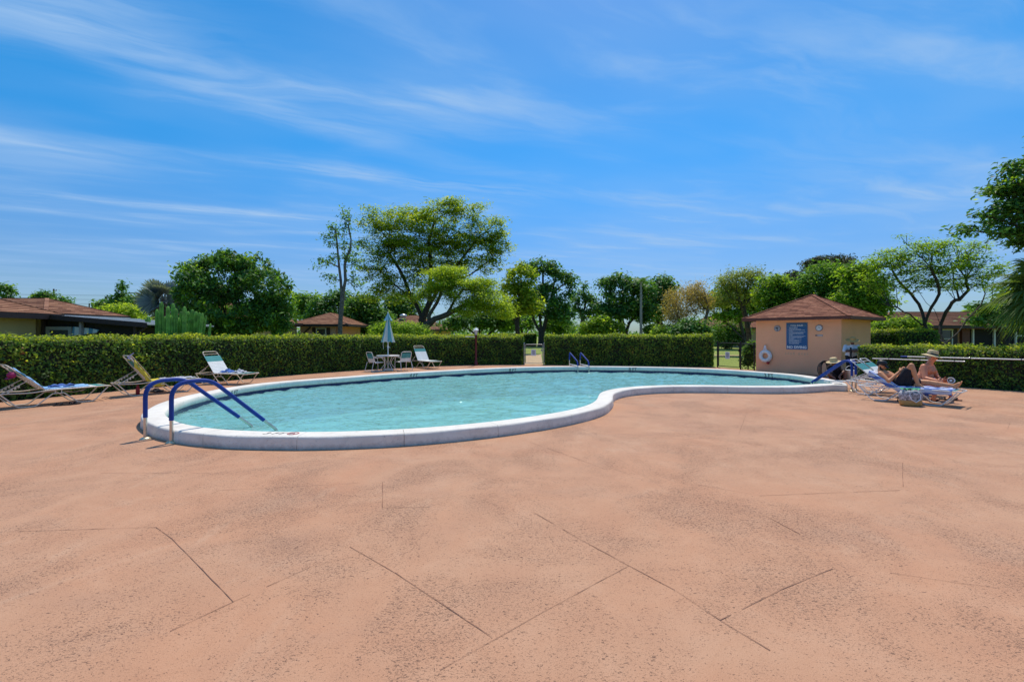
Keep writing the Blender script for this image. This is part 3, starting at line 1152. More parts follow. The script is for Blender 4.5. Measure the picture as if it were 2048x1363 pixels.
    for nm_, sel, mm in (('leaves', ~lit, mat), ('lit_leaves', lit, 'hedge_lit')):
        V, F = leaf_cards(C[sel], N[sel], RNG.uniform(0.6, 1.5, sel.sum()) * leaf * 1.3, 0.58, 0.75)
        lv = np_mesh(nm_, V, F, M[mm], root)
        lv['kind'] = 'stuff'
    return root


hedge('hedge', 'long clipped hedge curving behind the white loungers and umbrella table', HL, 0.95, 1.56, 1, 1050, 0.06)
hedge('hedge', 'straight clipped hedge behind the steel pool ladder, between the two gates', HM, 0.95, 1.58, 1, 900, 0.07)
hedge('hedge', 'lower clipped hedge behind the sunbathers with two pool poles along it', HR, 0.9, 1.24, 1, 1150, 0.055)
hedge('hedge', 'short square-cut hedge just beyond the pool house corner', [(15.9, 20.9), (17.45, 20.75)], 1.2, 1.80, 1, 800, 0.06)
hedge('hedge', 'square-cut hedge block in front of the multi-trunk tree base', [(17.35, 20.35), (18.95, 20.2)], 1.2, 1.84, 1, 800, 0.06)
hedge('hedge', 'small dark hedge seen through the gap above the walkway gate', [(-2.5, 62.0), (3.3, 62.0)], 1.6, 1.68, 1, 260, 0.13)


# ================================================================== GATES AND FENCE
def wire_mesh(name, p0, p1, z0, z1, pitch, r, mat, parent):
    p0, p1 = Vector(p0), Vector(p1)
    d = (p1 - p0)
    L = d.length
    d = d / L
    H = z1 - z0
    mb = MB()
    n_ = Vector((-d.y, d.x)) * r
    for sgn in (1, -1):
        k = -H
        while k < L + H:
            x0, x1, zA, zB = (k, k + H, z0, z1) if sgn > 0 else (k, k + H, z1, z0)
            a0, a1 = max(0, x0), min(L, x1)
            if a1 > a0 + 0.01:
                za = zA + (zB - zA) * (a0 - x0) / H
                zb = zA + (zB - zA) * (a1 - x0) / H
                a, b = p0 + d * a0, p0 + d * a1
                mb.tube([(a.x + n_.x * sgn, a.y + n_.y * sgn, za), (b.x + n_.x * sgn, b.y + n_.y * sgn, zb)], r, 4, False)
            k += pitch
    o = mb.build(name, mat, parent)
    o['kind'] = 'stuff'
    return o


def gate(label, p0, p1, h, mat, sign_u, sign_z, postmat, sign_s=(0.26, 0.34)):
    p0, p1 = Vector(p0), Vector(p1)
    root = empty('chain_link_gate', (0, 0, 0), 0, label, 'gate', 'chain link gates into the pool yard')
    for p in (p0, p1):
        mb = MB().tube([(p.x, p.y, -0.05), (p.x, p.y, h + 0.06)], 0.034, 10)
        mb.lathe([(0.036, 0), (0.034, 0.02), (0.0, 0.05)], 10, (p.x, p.y, h + 0.055))
        mb.build('post', postmat, root)
    d = (p1 - p0).normalized()
    a, b = p0 + d * 0.07, p1 - d * 0.07
    mb = MB()
    mb.tube(arc_path([(a.x, a.y, 0.08), (a.x, a.y, h), (b.x, b.y, h), (b.x, b.y, 0.08)], 0.05) + [Vector((a.x, a.y, 0.08))], 0.019, 8)
    mb.build('gate_frame', mat, root)
    wire_mesh('wire_mesh', a, b, 0.08, h, 0.075, 0.0012, mat, root)
    mb = MB().box((b.x - d.x * 0.05, b.y - 0.03, h * 0.72), (0.08, 0.05, 0.12)).tube([(b.x, b.y, h * 0.72), (p1.x, p1.y, h * 0.72)], 0.015, 6)
    mb.build('latch', mat, root)
    # notice tied to the mesh
    c = a + d * ((b - a).length * sign_u)
    s = empty('gate_notice', (c.x, c.y - 0.035, sign_z), atan2(d.y, d.x), 'small white notice wired to the ' + ('walkway gate' if sign_u < 0.6 and h < 1.15 else 'black gate beside the pool house'), 'sign', 'notices on the gates')
    MB().box((0, 0, 0), (sign_s[0], 0.006, sign_s[1])).build('plate', M['sign_white'], s)
    mb = MB()
    for q in range(6):
        wd = sign_s[0] * (0.62, 0.70, 0.5, 0.66, 0.58, 0.45)[q]
        mb.box((0, -0.005, sign_s[1] * (0.30 - 0.115 * q)), (wd, 0.003, sign_s[1] * 0.062))
    mb.build('print', M['sign_grey'], s)
    return root


galv = simple('galvanised', (0.30, 0.30, 0.29), 0.4, 0.1, 9, metal=0.6)
gate('grey chain link gate across the tan walkway between two hedges', (0.66, 24.62), (1.72, 24.55), 1.10, galv, 0.47, 0.66, galv)
gate('black chain link gate with lawn behind, near the pool house', (10.28, 22.75), (10.78, 21.45), 1.22, M['black'], 0.42, 0.62, M['black'])
fr = empty('fence_panel', (0, 0, 0), 0, 'black chain link fence panel between the black gate and pool house', 'fence')
MB().tube([(10.80, 21.40, 1.2), (11.02, 20.66, 1.2)], 0.02, 8).build('top_rail', M['black'], fr)
MB().tube([(11.01, 20.68, 0), (11.01, 20.68, 1.28)], 0.03, 8).build('post', M['black'], fr)
wire_mesh('wire_mesh', (10.80, 21.40), (11.02, 20.66), 0.05, 1.2, 0.075, 0.0014, M['black'], fr)


# ================================================================== POOL HOUSE
PA, PB = Vector((11.03, 20.57)), Vector((12.96, 17.9))
pu = (PB - PA).normalized()
pn = Vector((pu.y, -pu.x))
if pn.dot(Vector((0, -1))) < 0: pn = -pn
SIDE = (PB - PA).length
PC = PB - pn * SIDE
PD = PA - pn * SIDE
WALLH, OV, APEX = 2.25, 0.42, 3.40
ph = empty('pool_house', (PA.x, PA.y, 0), atan2(pu.y, pu.x), 'square peach stucco pool house with red brown shingle roof', 'building')
# local frame: x along the signed front wall, y away behind it
yv = Vector((-sin(ph.rotation_euler.z), cos(ph.rotation_euler.z)))
YS = 1 if yv.dot(-pn) > 0 else -1
S = SIDE
mb = MB()
for (x0, y0, x1, y1) in ((0, 0, S, 0.2), (0, S - 0.2, S, S), (0, 0.2, 0.2, S - 0.2), (S - 0.2, 0.2, S, S - 0.2)):
    MB().box(((x0 + x1) / 2, YS * (y0 + y1) / 2, WALLH / 2), (x1 - x0, y1 - y0, WALLH)).build('wall', M['peach'], ph)


def hip_shingles(x0, y0, x1, y1, ez, az, expo, tabw, jit, ridge=None):
    """stepped shingle courses over the four faces of a hip roof, each tab its own little slab"""
    cx, cy = (x0 + x1) / 2, (y0 + y1) / 2
    rx = ridge or 0.0
    mb = MB()
    corners = [(x0, y0), (x1, y0), (x1, y1), (x0, y1)]
    for f in range(4):
        a, b = Vector(corners[f]), Vector(corners[(f + 1) % 4])
        if f % 2 == 0:
            ta, tb = Vector((cx - rx, cy)), Vector((cx + rx, cy))
            if f == 2: ta, tb = tb, ta
        else:
            e_ = Vector((cx + rx, cy)) if f == 1 else Vector((cx - rx, cy))
            ta = tb = e_
        A, B = Vector((*a, ez)), Vector((*b, ez))
        TA, TB = Vector((*ta, az)), Vector((*tb, az))
        nrm = (B - A).cross((TA + TB) / 2 - A).normalized()
        if nrm.z < 0: nrm = -nrm
        sl = ((TA + TB) / 2 - (A + B) / 2).length
        nc = max(3, int(sl / expo))
        for c in range(nc):
            s0, s1 = c / nc, (c + 1.12) / nc
            s1 = min(s1, 1.0)
            l0, r0 = A.lerp(TA, s0), B.lerp(TB, s0)
            l1, r1 = A.lerp(TA, s1), B.lerp(TB, s1)
            wd = (r0 - l0).length
            nt_ = max(1, int(wd / tabw))
            offx = 0.5 if c % 2 else 0.0
            ed = [0.0] + [min(1, max(0, (k + offx) / nt_)) for k in range(0 if offx else 1, nt_)] + [1.0]
            for p_, q_ in zip(ed, ed[1:]):
                if q_ - p_ < 0.004: continue
                g_ = 0.004 / max(wd, 0.05)
                h0 = nrm * (0.014 + random.uniform(0, jit))
                h1 = nrm * 0.002
                v = [l0.lerp(r0, p_ + g_) + h0, l0.lerp(r0, q_ - g_) + h0, l1.lerp(r1, q_ - g_) + h1, l1.lerp(r1, p_ + g_) + h1]
                lo = [l0.lerp(r0, p_ + g_) - nrm * 0.004, l0.lerp(r0, q_ - g_) - nrm * 0.004]
                mb.add(v + lo, [(0, 1, 2, 3), (4, 5, 1, 0)])
    return mb


ya, yb = -OV, S + OV
mb = hip_shingles(-OV, ya, S + OV, yb, WALLH + 0.10, APEX, 0.14, 0.30, 0.006)
if YS < 0:
    mb.v = [(x, -y, z) for x, y, z in mb.v]
    mb.f = [tuple(reversed(f)) for f in mb.f]
rf = MB()
e = [(-OV, YS * ya), (S + OV, YS * ya), (S + OV, YS * yb), (-OV, YS * yb)]
rf.add([(x, y, WALLH + 0.095) for x, y in e] + [(S / 2, YS * S / 2, APEX - 0.005)], [(0, 1, 4), (1, 2, 4), (2, 3, 4), (3, 0, 4)])
rf.add([(x, y, WALLH + 0.002) for x, y in e], [(3, 2, 1, 0)])
roof = rf.build('roof', M['roof_red'], ph)
sh = mb.build('shingles', M['roof_red'], roof)
sh['kind'] = 'stuff'
hip = MB()
for x, y in e:
    A, B = Vector((x, y, WALLH + 0.115)), Vector((S / 2, YS * S / 2, APEX + 0.02))
    for k in range(9):
        hip.bar(A.lerp(B, k / 9), A.lerp(B, (k + 1.1) / 9) + Vector((0, 0, -0.008)), 0.16, 0.016)
hip.build('hip_cap', M['roof_red'], roof)
for k in range(4):
    a, b = Vector((*e[k], WALLH + 0.045)), Vector((*e[(k + 1) % 4], WALLH + 0.045))
    MB().bar(a, b, 0.03, 0.12).build('fascia', M['fascia'], ph)


def on_wall(px, py, out=0.012):
    """photo pixel -> world point on the front wall of the pool house, plus u and z"""
    k = (px - CX) / FPX
    u = (k * PA.y - PA.x) / (pu.x - k * pu.y)
    w = PA + pu * u
    return Vector((w.x + pn.x * out, w.y + pn.y * out, CAM_H - (py - HY) / FPX * w.y)), u


WRZ = atan2(pu.y, pu.x)          # x along wall; local -y is outwards when YS > 0
FM = Matrix(((1, 0, 0, 0), (0, 0, -1, 0), (0, 1, 0, 0), (0, 0, 0, 1)))      # text plane -> wall plane facing local -y


def wall_thing(name, px, py, label, cat, out=0.012, group=None):
    p, u = on_wall(px, py, out)
    return empty(name, p, WRZ, label, cat, group)


# rules board
b0, u0 = on_wall(1573, 670)
b1, u1 = on_wall(1615.5, 670)
t0, _ = on_wall(1594, 645)
t1, _ = on_wall(1594, 698.5)
BW, BH = (u1 - u0), (t0.z - t1.z)
cen = (b0 + b1) / 2
sg = empty('rules_sign', (cen.x, cen.y, (t0.z + t1.z) / 2), WRZ, 'blue pool rules board ending in NO DIVING on the peach wall', 'sign')
MB().box((0, 0, 0), (BW, 0.02, BH)).build('frame', M['sign_frame'], sg)
MB().box((0, -0.008, 0), (BW - 0.05, 0.014, BH - 0.05)).build('panel', M['sign_blue'], sg)
yT = -0.0165


def T(s, size, x, z, align='CENTER', bold=0.0):
    return text_mesh('lettering', s, size, M['sign_white'], Matrix.Translation((x, yT, z)) @ FM, sg, 0.0015, align, 0, bold)


T('POOL RULES', 0.085, 0, BH / 2 - 0.118, bold=0.003)
T('NO DIVING', 0.145, 0, -BH / 2 + 0.092, bold=0.006)
for c, s in (((0, yT, BH / 2 - 0.062), (BW - 0.16, 0.003, 0.010)), ((-BW * 0.365, yT, BH / 2 - 0.118), (BW * 0.16, 0.003, 0.05)), ((BW * 0.365, yT, BH / 2 - 0.118), (BW * 0.16, 0.003, 0.05)),
             ((0, yT, BH / 2 - 0.088), (BW - 0.08, 0.003, 0.006)), ((0, yT, BH / 2 - 0.158), (BW - 0.08, 0.003, 0.006)), ((0, yT, -BH / 2 + 0.185), (BW - 0.08, 0.003, 0.008))):
    MB().box(c, s).build('ruled_line', M['sign_frame'], sg)
# the small rules cannot be read in the photograph: rows of letter-sized marks of the same lengths
rows = [0.50, 0.50, 0.70, 0.95, 0.22, 0.97, 0.85, 0.85, 0.22, 0.95, 0.88, 0.75, 0.28, 0.72, 0.60, 0.72, 0.60, 0.60]
mb = MB()
zz = BH / 2 - 0.195
pitch = (BH - 0.40) / len(rows)
for q, f in enumerate(rows):
    x = -BW / 2 + 0.115
    end = x + (BW - 0.17) * f
    if q in (0, 2, 3, 5, 7, 9, 11, 13, 15):
        mb.box((-BW / 2 + 0.075, yT, zz), (0.012, 0.003, pitch * 0.52))
    while x < end:
        wdt = random.uniform(0.02, 0.075)
        xx = x
        while xx < min(x + wdt, end):
            lw = random.uniform(0.006, 0.011)
            mb.box((xx + lw / 2, yT, zz + random.uniform(-0.002, 0.002)), (lw, 0.003, pitch * random.uniform(0.36, 0.56)))
            xx += lw + 0.004
        x += wdt + 0.013
    zz -= pitch
mb.build('small_print', M['sign_white'], sg)['kind'] = 'stuff'
# ghost of older lettering under the board
gp, _ = on_wall(1594, 707, 0.002)
g_o = empty('faded_lettering', gp, WRZ, 'faded ghost of old lettering on the wall under the rules board', 'lettering')
x = -0.44
for wd in (0.055, 0.075, 0.06, 0.075, 0, 0.075, 0.055, 0.075, 0.06):
    if wd:
        MB().box((x, 0, random.uniform(-0.01, 0.01)), (wd, 0.002, 0.10)).build('letter', M['ghost'], g_o)
    x += 0.105

# clock, thermometer, label strip
for px, py, nm, lab in ((1555, 656.5, 'wall_clock', 'round grey dial with dark hands left of the rules board'), (1638.5, 655.5, 'thermometer', 'round pale thermometer dial right of the rules board')):
    c = wall_thing(nm, px, py, lab, 'clock' if 'clock' in nm else 'thermometer', 0.02)
    R90 = Matrix.Rotation(radians(90), 3, 'X')
    MB().torus(0.118, 0.018, (0, 0, 0), R90, 24, 8).build('rim', M['dialgrey'], c)
    MB().lathe([(0.115, -0.006), (0.115, 0.006)], 24, (0, -0.004, 0), False, R90).build('face', M['sign_white'] if 'therm' in nm else simple('dial_face', (0.42, 0.40, 0.42), 0.5), c)
    mb = MB()
    if nm == 'wall_clock':
        mb.box((0, -0.016, -0.03), (0.03, 0.004, 0.13)).box((0, -0.016, 0.035), (0.10, 0.004, 0.03)).box((-0.045, -0.016, 0.015), (0.03, 0.004, 0.04))
    else:
        mb.box((0.0, -0.016, 0.02), (0.014, 0.004, 0.07)).box((0.03, -0.016, 0.0), (0.05, 0.004, 0.014)).box((-0.05, -0.016, -0.02), (0.02, 0.004, 0.02))
    mb.build('hand', M['dialgrey'] if 'therm' in nm else M['black'], c)
    mb = MB()
    for k in range(12):
        a = k * pi / 6
        mb.box((0.092 * sin(a), -0.013, 0.092 * cos(a)), (0.012, 0.003, 0.012))
    mb.build('dial_marks', M['dialgrey'], c)['kind'] = 'stuff'
lb = wall_thing('name_plate', 1638.5, 670.5, 'small dark strip plate under the thermometer dial', 'plate')
MB().box((0, 0, 0), (0.27, 0.012, 0.055)).build('plate', M['dialgrey'], lb)
MB().box((0.03, -0.008, 0), (0.16, 0.004, 0.022)).build('print', M['sign_white'], lb)
MB().box((-0.11, -0.008, 0), (0.04, 0.005, 0.045)).build('clip', M['black'], lb)

# ring buoy
rb = wall_thing('life_ring', 1532.5, 711.5, 'white life ring hung by rope on the peach wall', 'life ring', 0.08)
R90 = Matrix.Rotation(radians(90), 3, 'X')
MB().torus(0.195, 0.075, (0, 0, 0), R90, 32, 12).build('ring', M['white'], rb)
for k in range(4):
    a = pi / 4 + k * pi / 2
    q = Matrix.Rotation(a, 3, 'Y') @ Matrix.Rotation(radians(90), 3, 'Y')
    MB().torus(0.078, 0.008, Matrix.Rotation(a, 3, 'Y') @ Vector((0.195, 0, 0)), Matrix.Rotation(a, 3, 'Y'), 16, 6).build('band', M['sign_white'], rb)
mb = MB()
for dx in (-0.05, -0.015, 0.02, 0.055):
    mb.tube([(dx * 1.6, -0.02, 0.22), (dx * 0.9, -0.05, 0.34), (dx * 0.3, -0.03, 0.47)], 0.014, 6)
mb.torus(0.27, 0.010, (0, -0.01, 0), R90, 28, 5)
mb.build('rope', M['whitecloth'], rb)
MB().tube([(0, 0.07, 0.48), (0, -0.05, 0.48), (0, -0.06, 0.50)], 0.012, 6).build('hook', M['steel'], rb)
wb = wall_thing('rescue_bag', 1537, 724.5, 'small red throw bag hanging under the life ring', 'bag', 0.05)
MB().lathe([(0.0, -0.07), (0.05, -0.06), (0.065, 0.0), (0.05, 0.05), (0.02, 0.07), (0.012, 0.1)], 10).build('pouch', M['red'], wb)
MB().tube([(0, 0, 0.09), (-0.02, -0.01, 0.16), (0.0, 0.0, 0.22)], 0.006, 5).build('cord', M['black'], wb)

# ================================================================== HOUSES
def hip_roof(name, x0, x1, y0, y1, ez, slope, ov, mat, fmat, root, fh=0.18):
    X0, X1, Y0, Y1 = x0 - ov, x1 + ov, y0 - ov, y1 + ov
    w, d = X1 - X0, Y1 - Y0
    half = min(w, d) / 2
    az = ez + half * slope
    cx, cy = (X0 + X1) / 2, (Y0 + Y1) / 2
    if w >= d:
        r0, r1 = (X0 + half, cy, az), (X1 - half, cy, az)
    else:
        r0, r1 = (cx, Y0 + half, az), (cx, Y1 - half, az)
    # stepped courses of shingles, one ledge per course
    C = [Vector((X0, Y0, ez)), Vector((X1, Y0, ez)), Vector((X1, Y1, ez)), Vector((X0, Y1, ez))]
    R0, R1 = Vector(r0), Vector(r1)
    faces = [(C[0], C[1], R0, R1), (C[1], C[2], R1, R1), (C[2], C[3], R1, R0), (C[3], C[0], R0, R0)] if w >= d else \
            [(C[0], C[1], R0, R0), (C[1], C[2], R0, R1), (C[2], C[3], R1, R1), (C[3], C[0], R1, R0)]
    mb = MB()
    for A, B, TA, TB in faces:
        nrm = (B - A).cross((TA + TB) / 2 - A).normalized()
        sl = ((TA + TB) / 2 - (A + B) / 2).length
        nc = max(4, int(sl / 0.16))
        for c in range(nc):
            s0, s1 = c / nc, (c + 1) / nc
            l0, r0_, l1, r1_ = A.lerp(TA, s0), B.lerp(TB, s0), A.lerp(TA, s1), B.lerp(TB, s1)
            up = nrm * 0.02
            mb.add([l0 + up, r0_ + up, r1_, l1, l0, r0_], [(0, 1, 2, 3), (4, 5, 1, 0)])
    mb.add(C, [(3, 2, 1, 0)])
    rf = mb.build('roof', mat, root)
    cap = MB()
    for A, B in ((C[0], faces[0][2]), (C[1], faces[0][3]), (C[2], faces[2][2]), (C[3], faces[2][3])):
        cap.bar(A + Vector((0, 0, 0.012)), B + Vector((0, 0, 0.012)), 0.12, 0.02)
    cap.bar(R0 + Vector((0, 0, 0.012)), R1 + Vector((0, 0, 0.012)), 0.12, 0.02)
    cap.build('ridge_cap', mat, rf)
    for k in range(4):
        a, b = C[k], C[(k + 1) % 4]
        MB().bar(a - Vector((0, 0, fh / 2 + 0.004)), b - Vector((0, 0, fh / 2 + 0.004)), 0.04, fh).build('fascia', fmat, root)
    return rf


def house(label, x0, x1, y0, y1, wh, slope, ov, wall, roofm, fmat, name='house', group=None):
    root = empty(name, ((x0 + x1) / 2, (y0 + y1) / 2, 0), 0, label, 'house', group)
    inv = Matrix.Translation((-(x0 + x1) / 2, -(y0 + y1) / 2, 0))
    root['_o'] = 1
    del root['_o']
    ox, oy = (x0 + x1) / 2, (y0 + y1) / 2
    x0, x1, y0, y1 = x0 - ox, x1 - ox, y0 - oy, y1 - oy
    t = 0.2
    for a in ((x0, y0, x1, y0 + t), (x0, y1 - t, x1, y1), (x0, y0 + t, x0 + t, y1 - t), (x1 - t, y0 + t, x1, y1 - t)):
        MB().box(((a[0] + a[2]) / 2, (a[1] + a[3]) / 2, wh / 2 - 0.03), (a[2] - a[0], a[3] - a[1], wh + 0.05)).build('wall', wall, root)
    hip_roof('roof', x0, x1, y0, y1, wh + 0.16, slope, ov, roofm, fmat, root)
    return root, Vector((ox, oy, 0))


def window(root, o, c, w, h, axis, shutters=False, bars=1):
    """window proud of a wall: axis 'y' faces -y, 'x' faces +x"""
    c = Vector(c) - o
    rz = 0 if axis == 'y' else radians(90)
    R = Matrix.Rotation(rz, 3, 'Z')
    f = MB()
    for s, sz in (((0, -0.03, h / 2), (w + 0.12, 0.07, 0.07)), ((0, -0.03, -h / 2), (w + 0.16, 0.09, 0.07)),
                  ((-w / 2, -0.03, 0), (0.07, 0.07, h - 0.074)), ((w / 2, -0.03, 0), (0.07, 0.07, h - 0.074))):
        f.box(R @ Vector(s) + c, sz, R)
    for k in range(bars):
        f.box(R @ Vector((0, -0.026, h * ((k + 1) / (bars + 1) - 0.5))) + c, (w - 0.075, 0.05, 0.04), R)
    fo = f.build('window', M['window_frame'], root)
    MB().box(R @ Vector((0, -0.008, 0)) + c, (w - 0.075, 0.012, h - 0.075), R).build('pane', M['glass'], fo)
    if shutters:
        for s in (-1, 1):
            MB().box(R @ Vector((s * (w / 2 + 0.22), -0.03, 0)) + c, (0.26, 0.05, h + 0.1), R).build('shutter', M['fascia_dark'], root)
    return fo


# near left house with its rear wing and screened porch
h1, o1 = house('yellow stucco house with brown hip roof and dark screened porch, nearest on the left', -25.5, -16.8, 7.0, 16.05, 2.2, 0.44, 0.5, M['yellow_wall'], M['roof'], M['fascia_dark'])
wing = MB()
Z = Vector((-o1.x, -o1.y, 0))
MB().box(Vector((-21.2, 18.2, 1.07)) + Z, (8.6, 3.9, 2.25)).build('wall', M['yellow_wall'], h1)
hip_roof('roof', -25.5 - o1.x, -17.1 - o1.x, 16.7 - o1.y, 19.5 - o1.y, 2.42, 0.36, 0.4, M['roof'], M['fascia_dark'], h1)
# porch: posts, dark screens and a low metal roof falling to the right
pz = lambda x: 2.30 - (x + 16.8) / 3.9 * 0.33
mb = MB()
x0, x1, y0, y1 = -16.75, -12.9, 16.1, 19.7
mb.add([Vector(v) + Z for v in [(x0, y0, pz(x0)), (x1, y0, pz(x1)), (x1, y1, pz(x1)), (x0, y1, pz(x0)), (x0, y0, pz(x0) + .05), (x1, y0, pz(x1) + .05), (x1, y1, pz(x1) + .05), (x0, y1, pz(x0) + .05)]],
       [(3, 2, 1, 0), (4, 5, 6, 7), (0, 1, 5, 4), (1, 2, 6, 5), (2, 3, 7, 6), (3, 0, 4, 7)])
pr = mb.build('porch_roof', M['metal_roof'], h1)
MB().bar(Vector((x0, y0 - 0.045, pz(x0) - 0.0)) + Z, Vector((x1, y0 - 0.045, pz(x1) - 0.0)) + Z, 0.05, 0.17).build('fascia', M['fascia_dark'], h1)
for k in range(9):
    xx = x0 + (x1 - x0) * (k + 0.5) / 9
    MB().bar(Vector((xx, y0 + 0.02, pz(xx) + 0.065)) + Z, Vector((xx, y1, pz(xx) + 0.065)) + Z, 0.03, 0.025).build('roof_seam', M['metal_roof'], pr)
MB().box(Vector((-15.1, 19.4, 1.0)) + Z, (3.2, 0.1, 2.0)).build('screen_panel', M['screen'], h1)
MB().box(Vector((-13.4, 17.8, 0.95)) + Z, (0.05, 3.1, 1.9)).build('screen_panel', M['screen'], h1)
for xa, xb in ((-16.72, -15.40), (-15.30, -13.42)):
    q = [Vector(v) + Z for v in [(xa, 16.33, 0), (xb, 16.33, 0), (xb, 16.33, pz(xb) - 0.01), (xa, 16.33, pz(xa) - 0.01), (xa, 16.37, 0), (xb, 16.37, 0), (xb, 16.37, pz(xb) - 0.01), (xa, 16.37, pz(xa) - 0.01)]]
    MB().add(q, [(0, 1, 2, 3), (5, 4, 7, 6), (1, 5, 6, 2), (4, 0, 3, 7), (3, 2, 6, 7), (0, 4, 5, 1)]).build('screen_panel', M['screen'], h1)
for xx in (-16.7, -15.35, -13.42):
    MB().box(Vector((xx, 16.22, pz(xx) / 2 - 0.05)) + Z, (0.08, 0.1, pz(xx) - 0.1)).build('porch_post', M['dialgrey'] if xx == -15.35 else M['fascia_dark'], h1)
dr = MB()
for c, s in (((-16.2, 16.28, 1.86), (0.92, 0.06, 0.12)), ((-16.6, 16.28, 0.9), (0.12, 0.06, 1.8)), ((-15.8, 16.28, 0.9), (0.12, 0.06, 1.8))):
    dr.box(Vector(c) + Z, s)
dfr = dr.build('door', simple('door_grey', (0.26, 0.27, 0.25), 0.6), h1)
MB().box(Vector((-16.2, 16.29, 1.3)) + Z, (0.66, 0.03, 0.98)).build('pane', M['glass'], dfr)
MB().bar(Vector((-13.38, 16.2, 1.62)) + Z, Vector((-12.95, 16.15, 1.93)) + Z, 0.06, 0.06).build('brace', M['fascia_dark'], h1)
aw = MB()
aw.add([Vector(v) + Z for v in [(-15.72, 16.29, 1.92), (-15.1, 16.29, 1.86), (-14.75, 16.25, 1.80), (-14.85, 16.25, 1.70), (-15.2, 16.27, 1.66), (-15.74, 16.27, 1.60)]], [(0, 5, 4, 3, 2, 1)])
ab = aw.build('awning', M['awning'], h1)
sol = ab.modifiers.new('s', 'SOLIDIFY'); sol.thickness = 0.03

house('low house with brown roof partly behind the tall cactus', -24.0, -17.5, 30.0, 37.0, 2.35, 0.42, 0.6, M['tan_wall'], M['roof'], M['fascia_dark'])
h3, o3 = house('small orange house with one white window right of the dense green tree', -17.4, -14.0, 37.5, 42.0, 2.3, 0.42, 0.75, M['orange_wall'], M['roof'], M['fascia_dark'])
MB().box(Vector((-15.9, 37.38, 1.2)) - o3, (2.9, 0.2, 2.3)).build('wall', M['pink_wall'], h3)
window(h3, o3, (-15.62, 37.27, 1.55), 0.75, 1.15, 'y', True)
MB().tube([Vector(p) - o3 for p in [(-16.35, 36.75, 2.4), (-16.4, 36.9, 2.15), (-17.0, 37.2, 1.75), (-17.05, 37.25, 0.2)]], 0.07, 8).build('downpipe', M['fascia_dark'], h3)
h4, o4 = house('pale yellow house with wide brown roof behind the large yellow-green tree', -17.5, -8.6, 56.0, 64.0, 2.05, 0.40, 0.8, M['yellow_wall'], M['roof'], M['fascia_dark'])
MB().lathe([(0.35, 0), (0.33, 0.35), (0.5, 0.4), (0.42, 0.6), (0.0, 0.75)], 12, Vector((-14.0, 58.6, 3.55)) - o4).build('roof_vent', M['metal_roof'], h4)
window(h4, o4, (-10.2, 55.99, 1.5), 1.2, 0.9, 'y')
h5, o5 = house('distant tan house half hidden by dark shrubs left of the pool house', 25.4, 36.0, 63.0, 70.0, 2.4, 0.42, 0.6, M['tan_wall'], M['roof'], M['fascia_dark'])
window(h5, o5, (27.2, 62.99, 1.5), 0.9, 1.0, 'y')
h6, o6 = house('tan house with red brown roof showing at the pool house left edge', 28.6, 40.0, 56.0, 62.0, 2.3, 0.40, 0.6, M['tan_wall'], M['roof_red'], M['fascia_dark'])
h7, o7 = house('long orange house with brown hip roof behind the multi-trunk tree', 24.2, 42.0, 30.0, 38.5, 2.05, 0.22, 0.8, M['orange_wall'], M['roof'], M['fascia_dark'])
window(h7, o7, (28.6, 29.99, 1.35), 0.75, 1.2, 'y', True)
MB().box(Vector((32.3, 29.93, 1.0)) - o7, (4.4, 0.1, 1.95)).build('screen_panel', M['screen'], h7)
for xx in (30.2, 31.6, 33.0, 34.4):
    MB().box(Vector((xx, 29.82, 1.0)) - o7, (0.1, 0.1, 2.0)).build('porch_post', M['window_frame'], h7)
MB().box(Vector((33.7, 29.82, 1.55)) - o7, (1.3, 0.08, 0.1)).build('rail', M['window_frame'], h7)
MB().box(Vector((29.75, 29.9, 1.0)) - o7, (0.5, 0.18, 1.95)).build('wall', M['fascia'], h7)

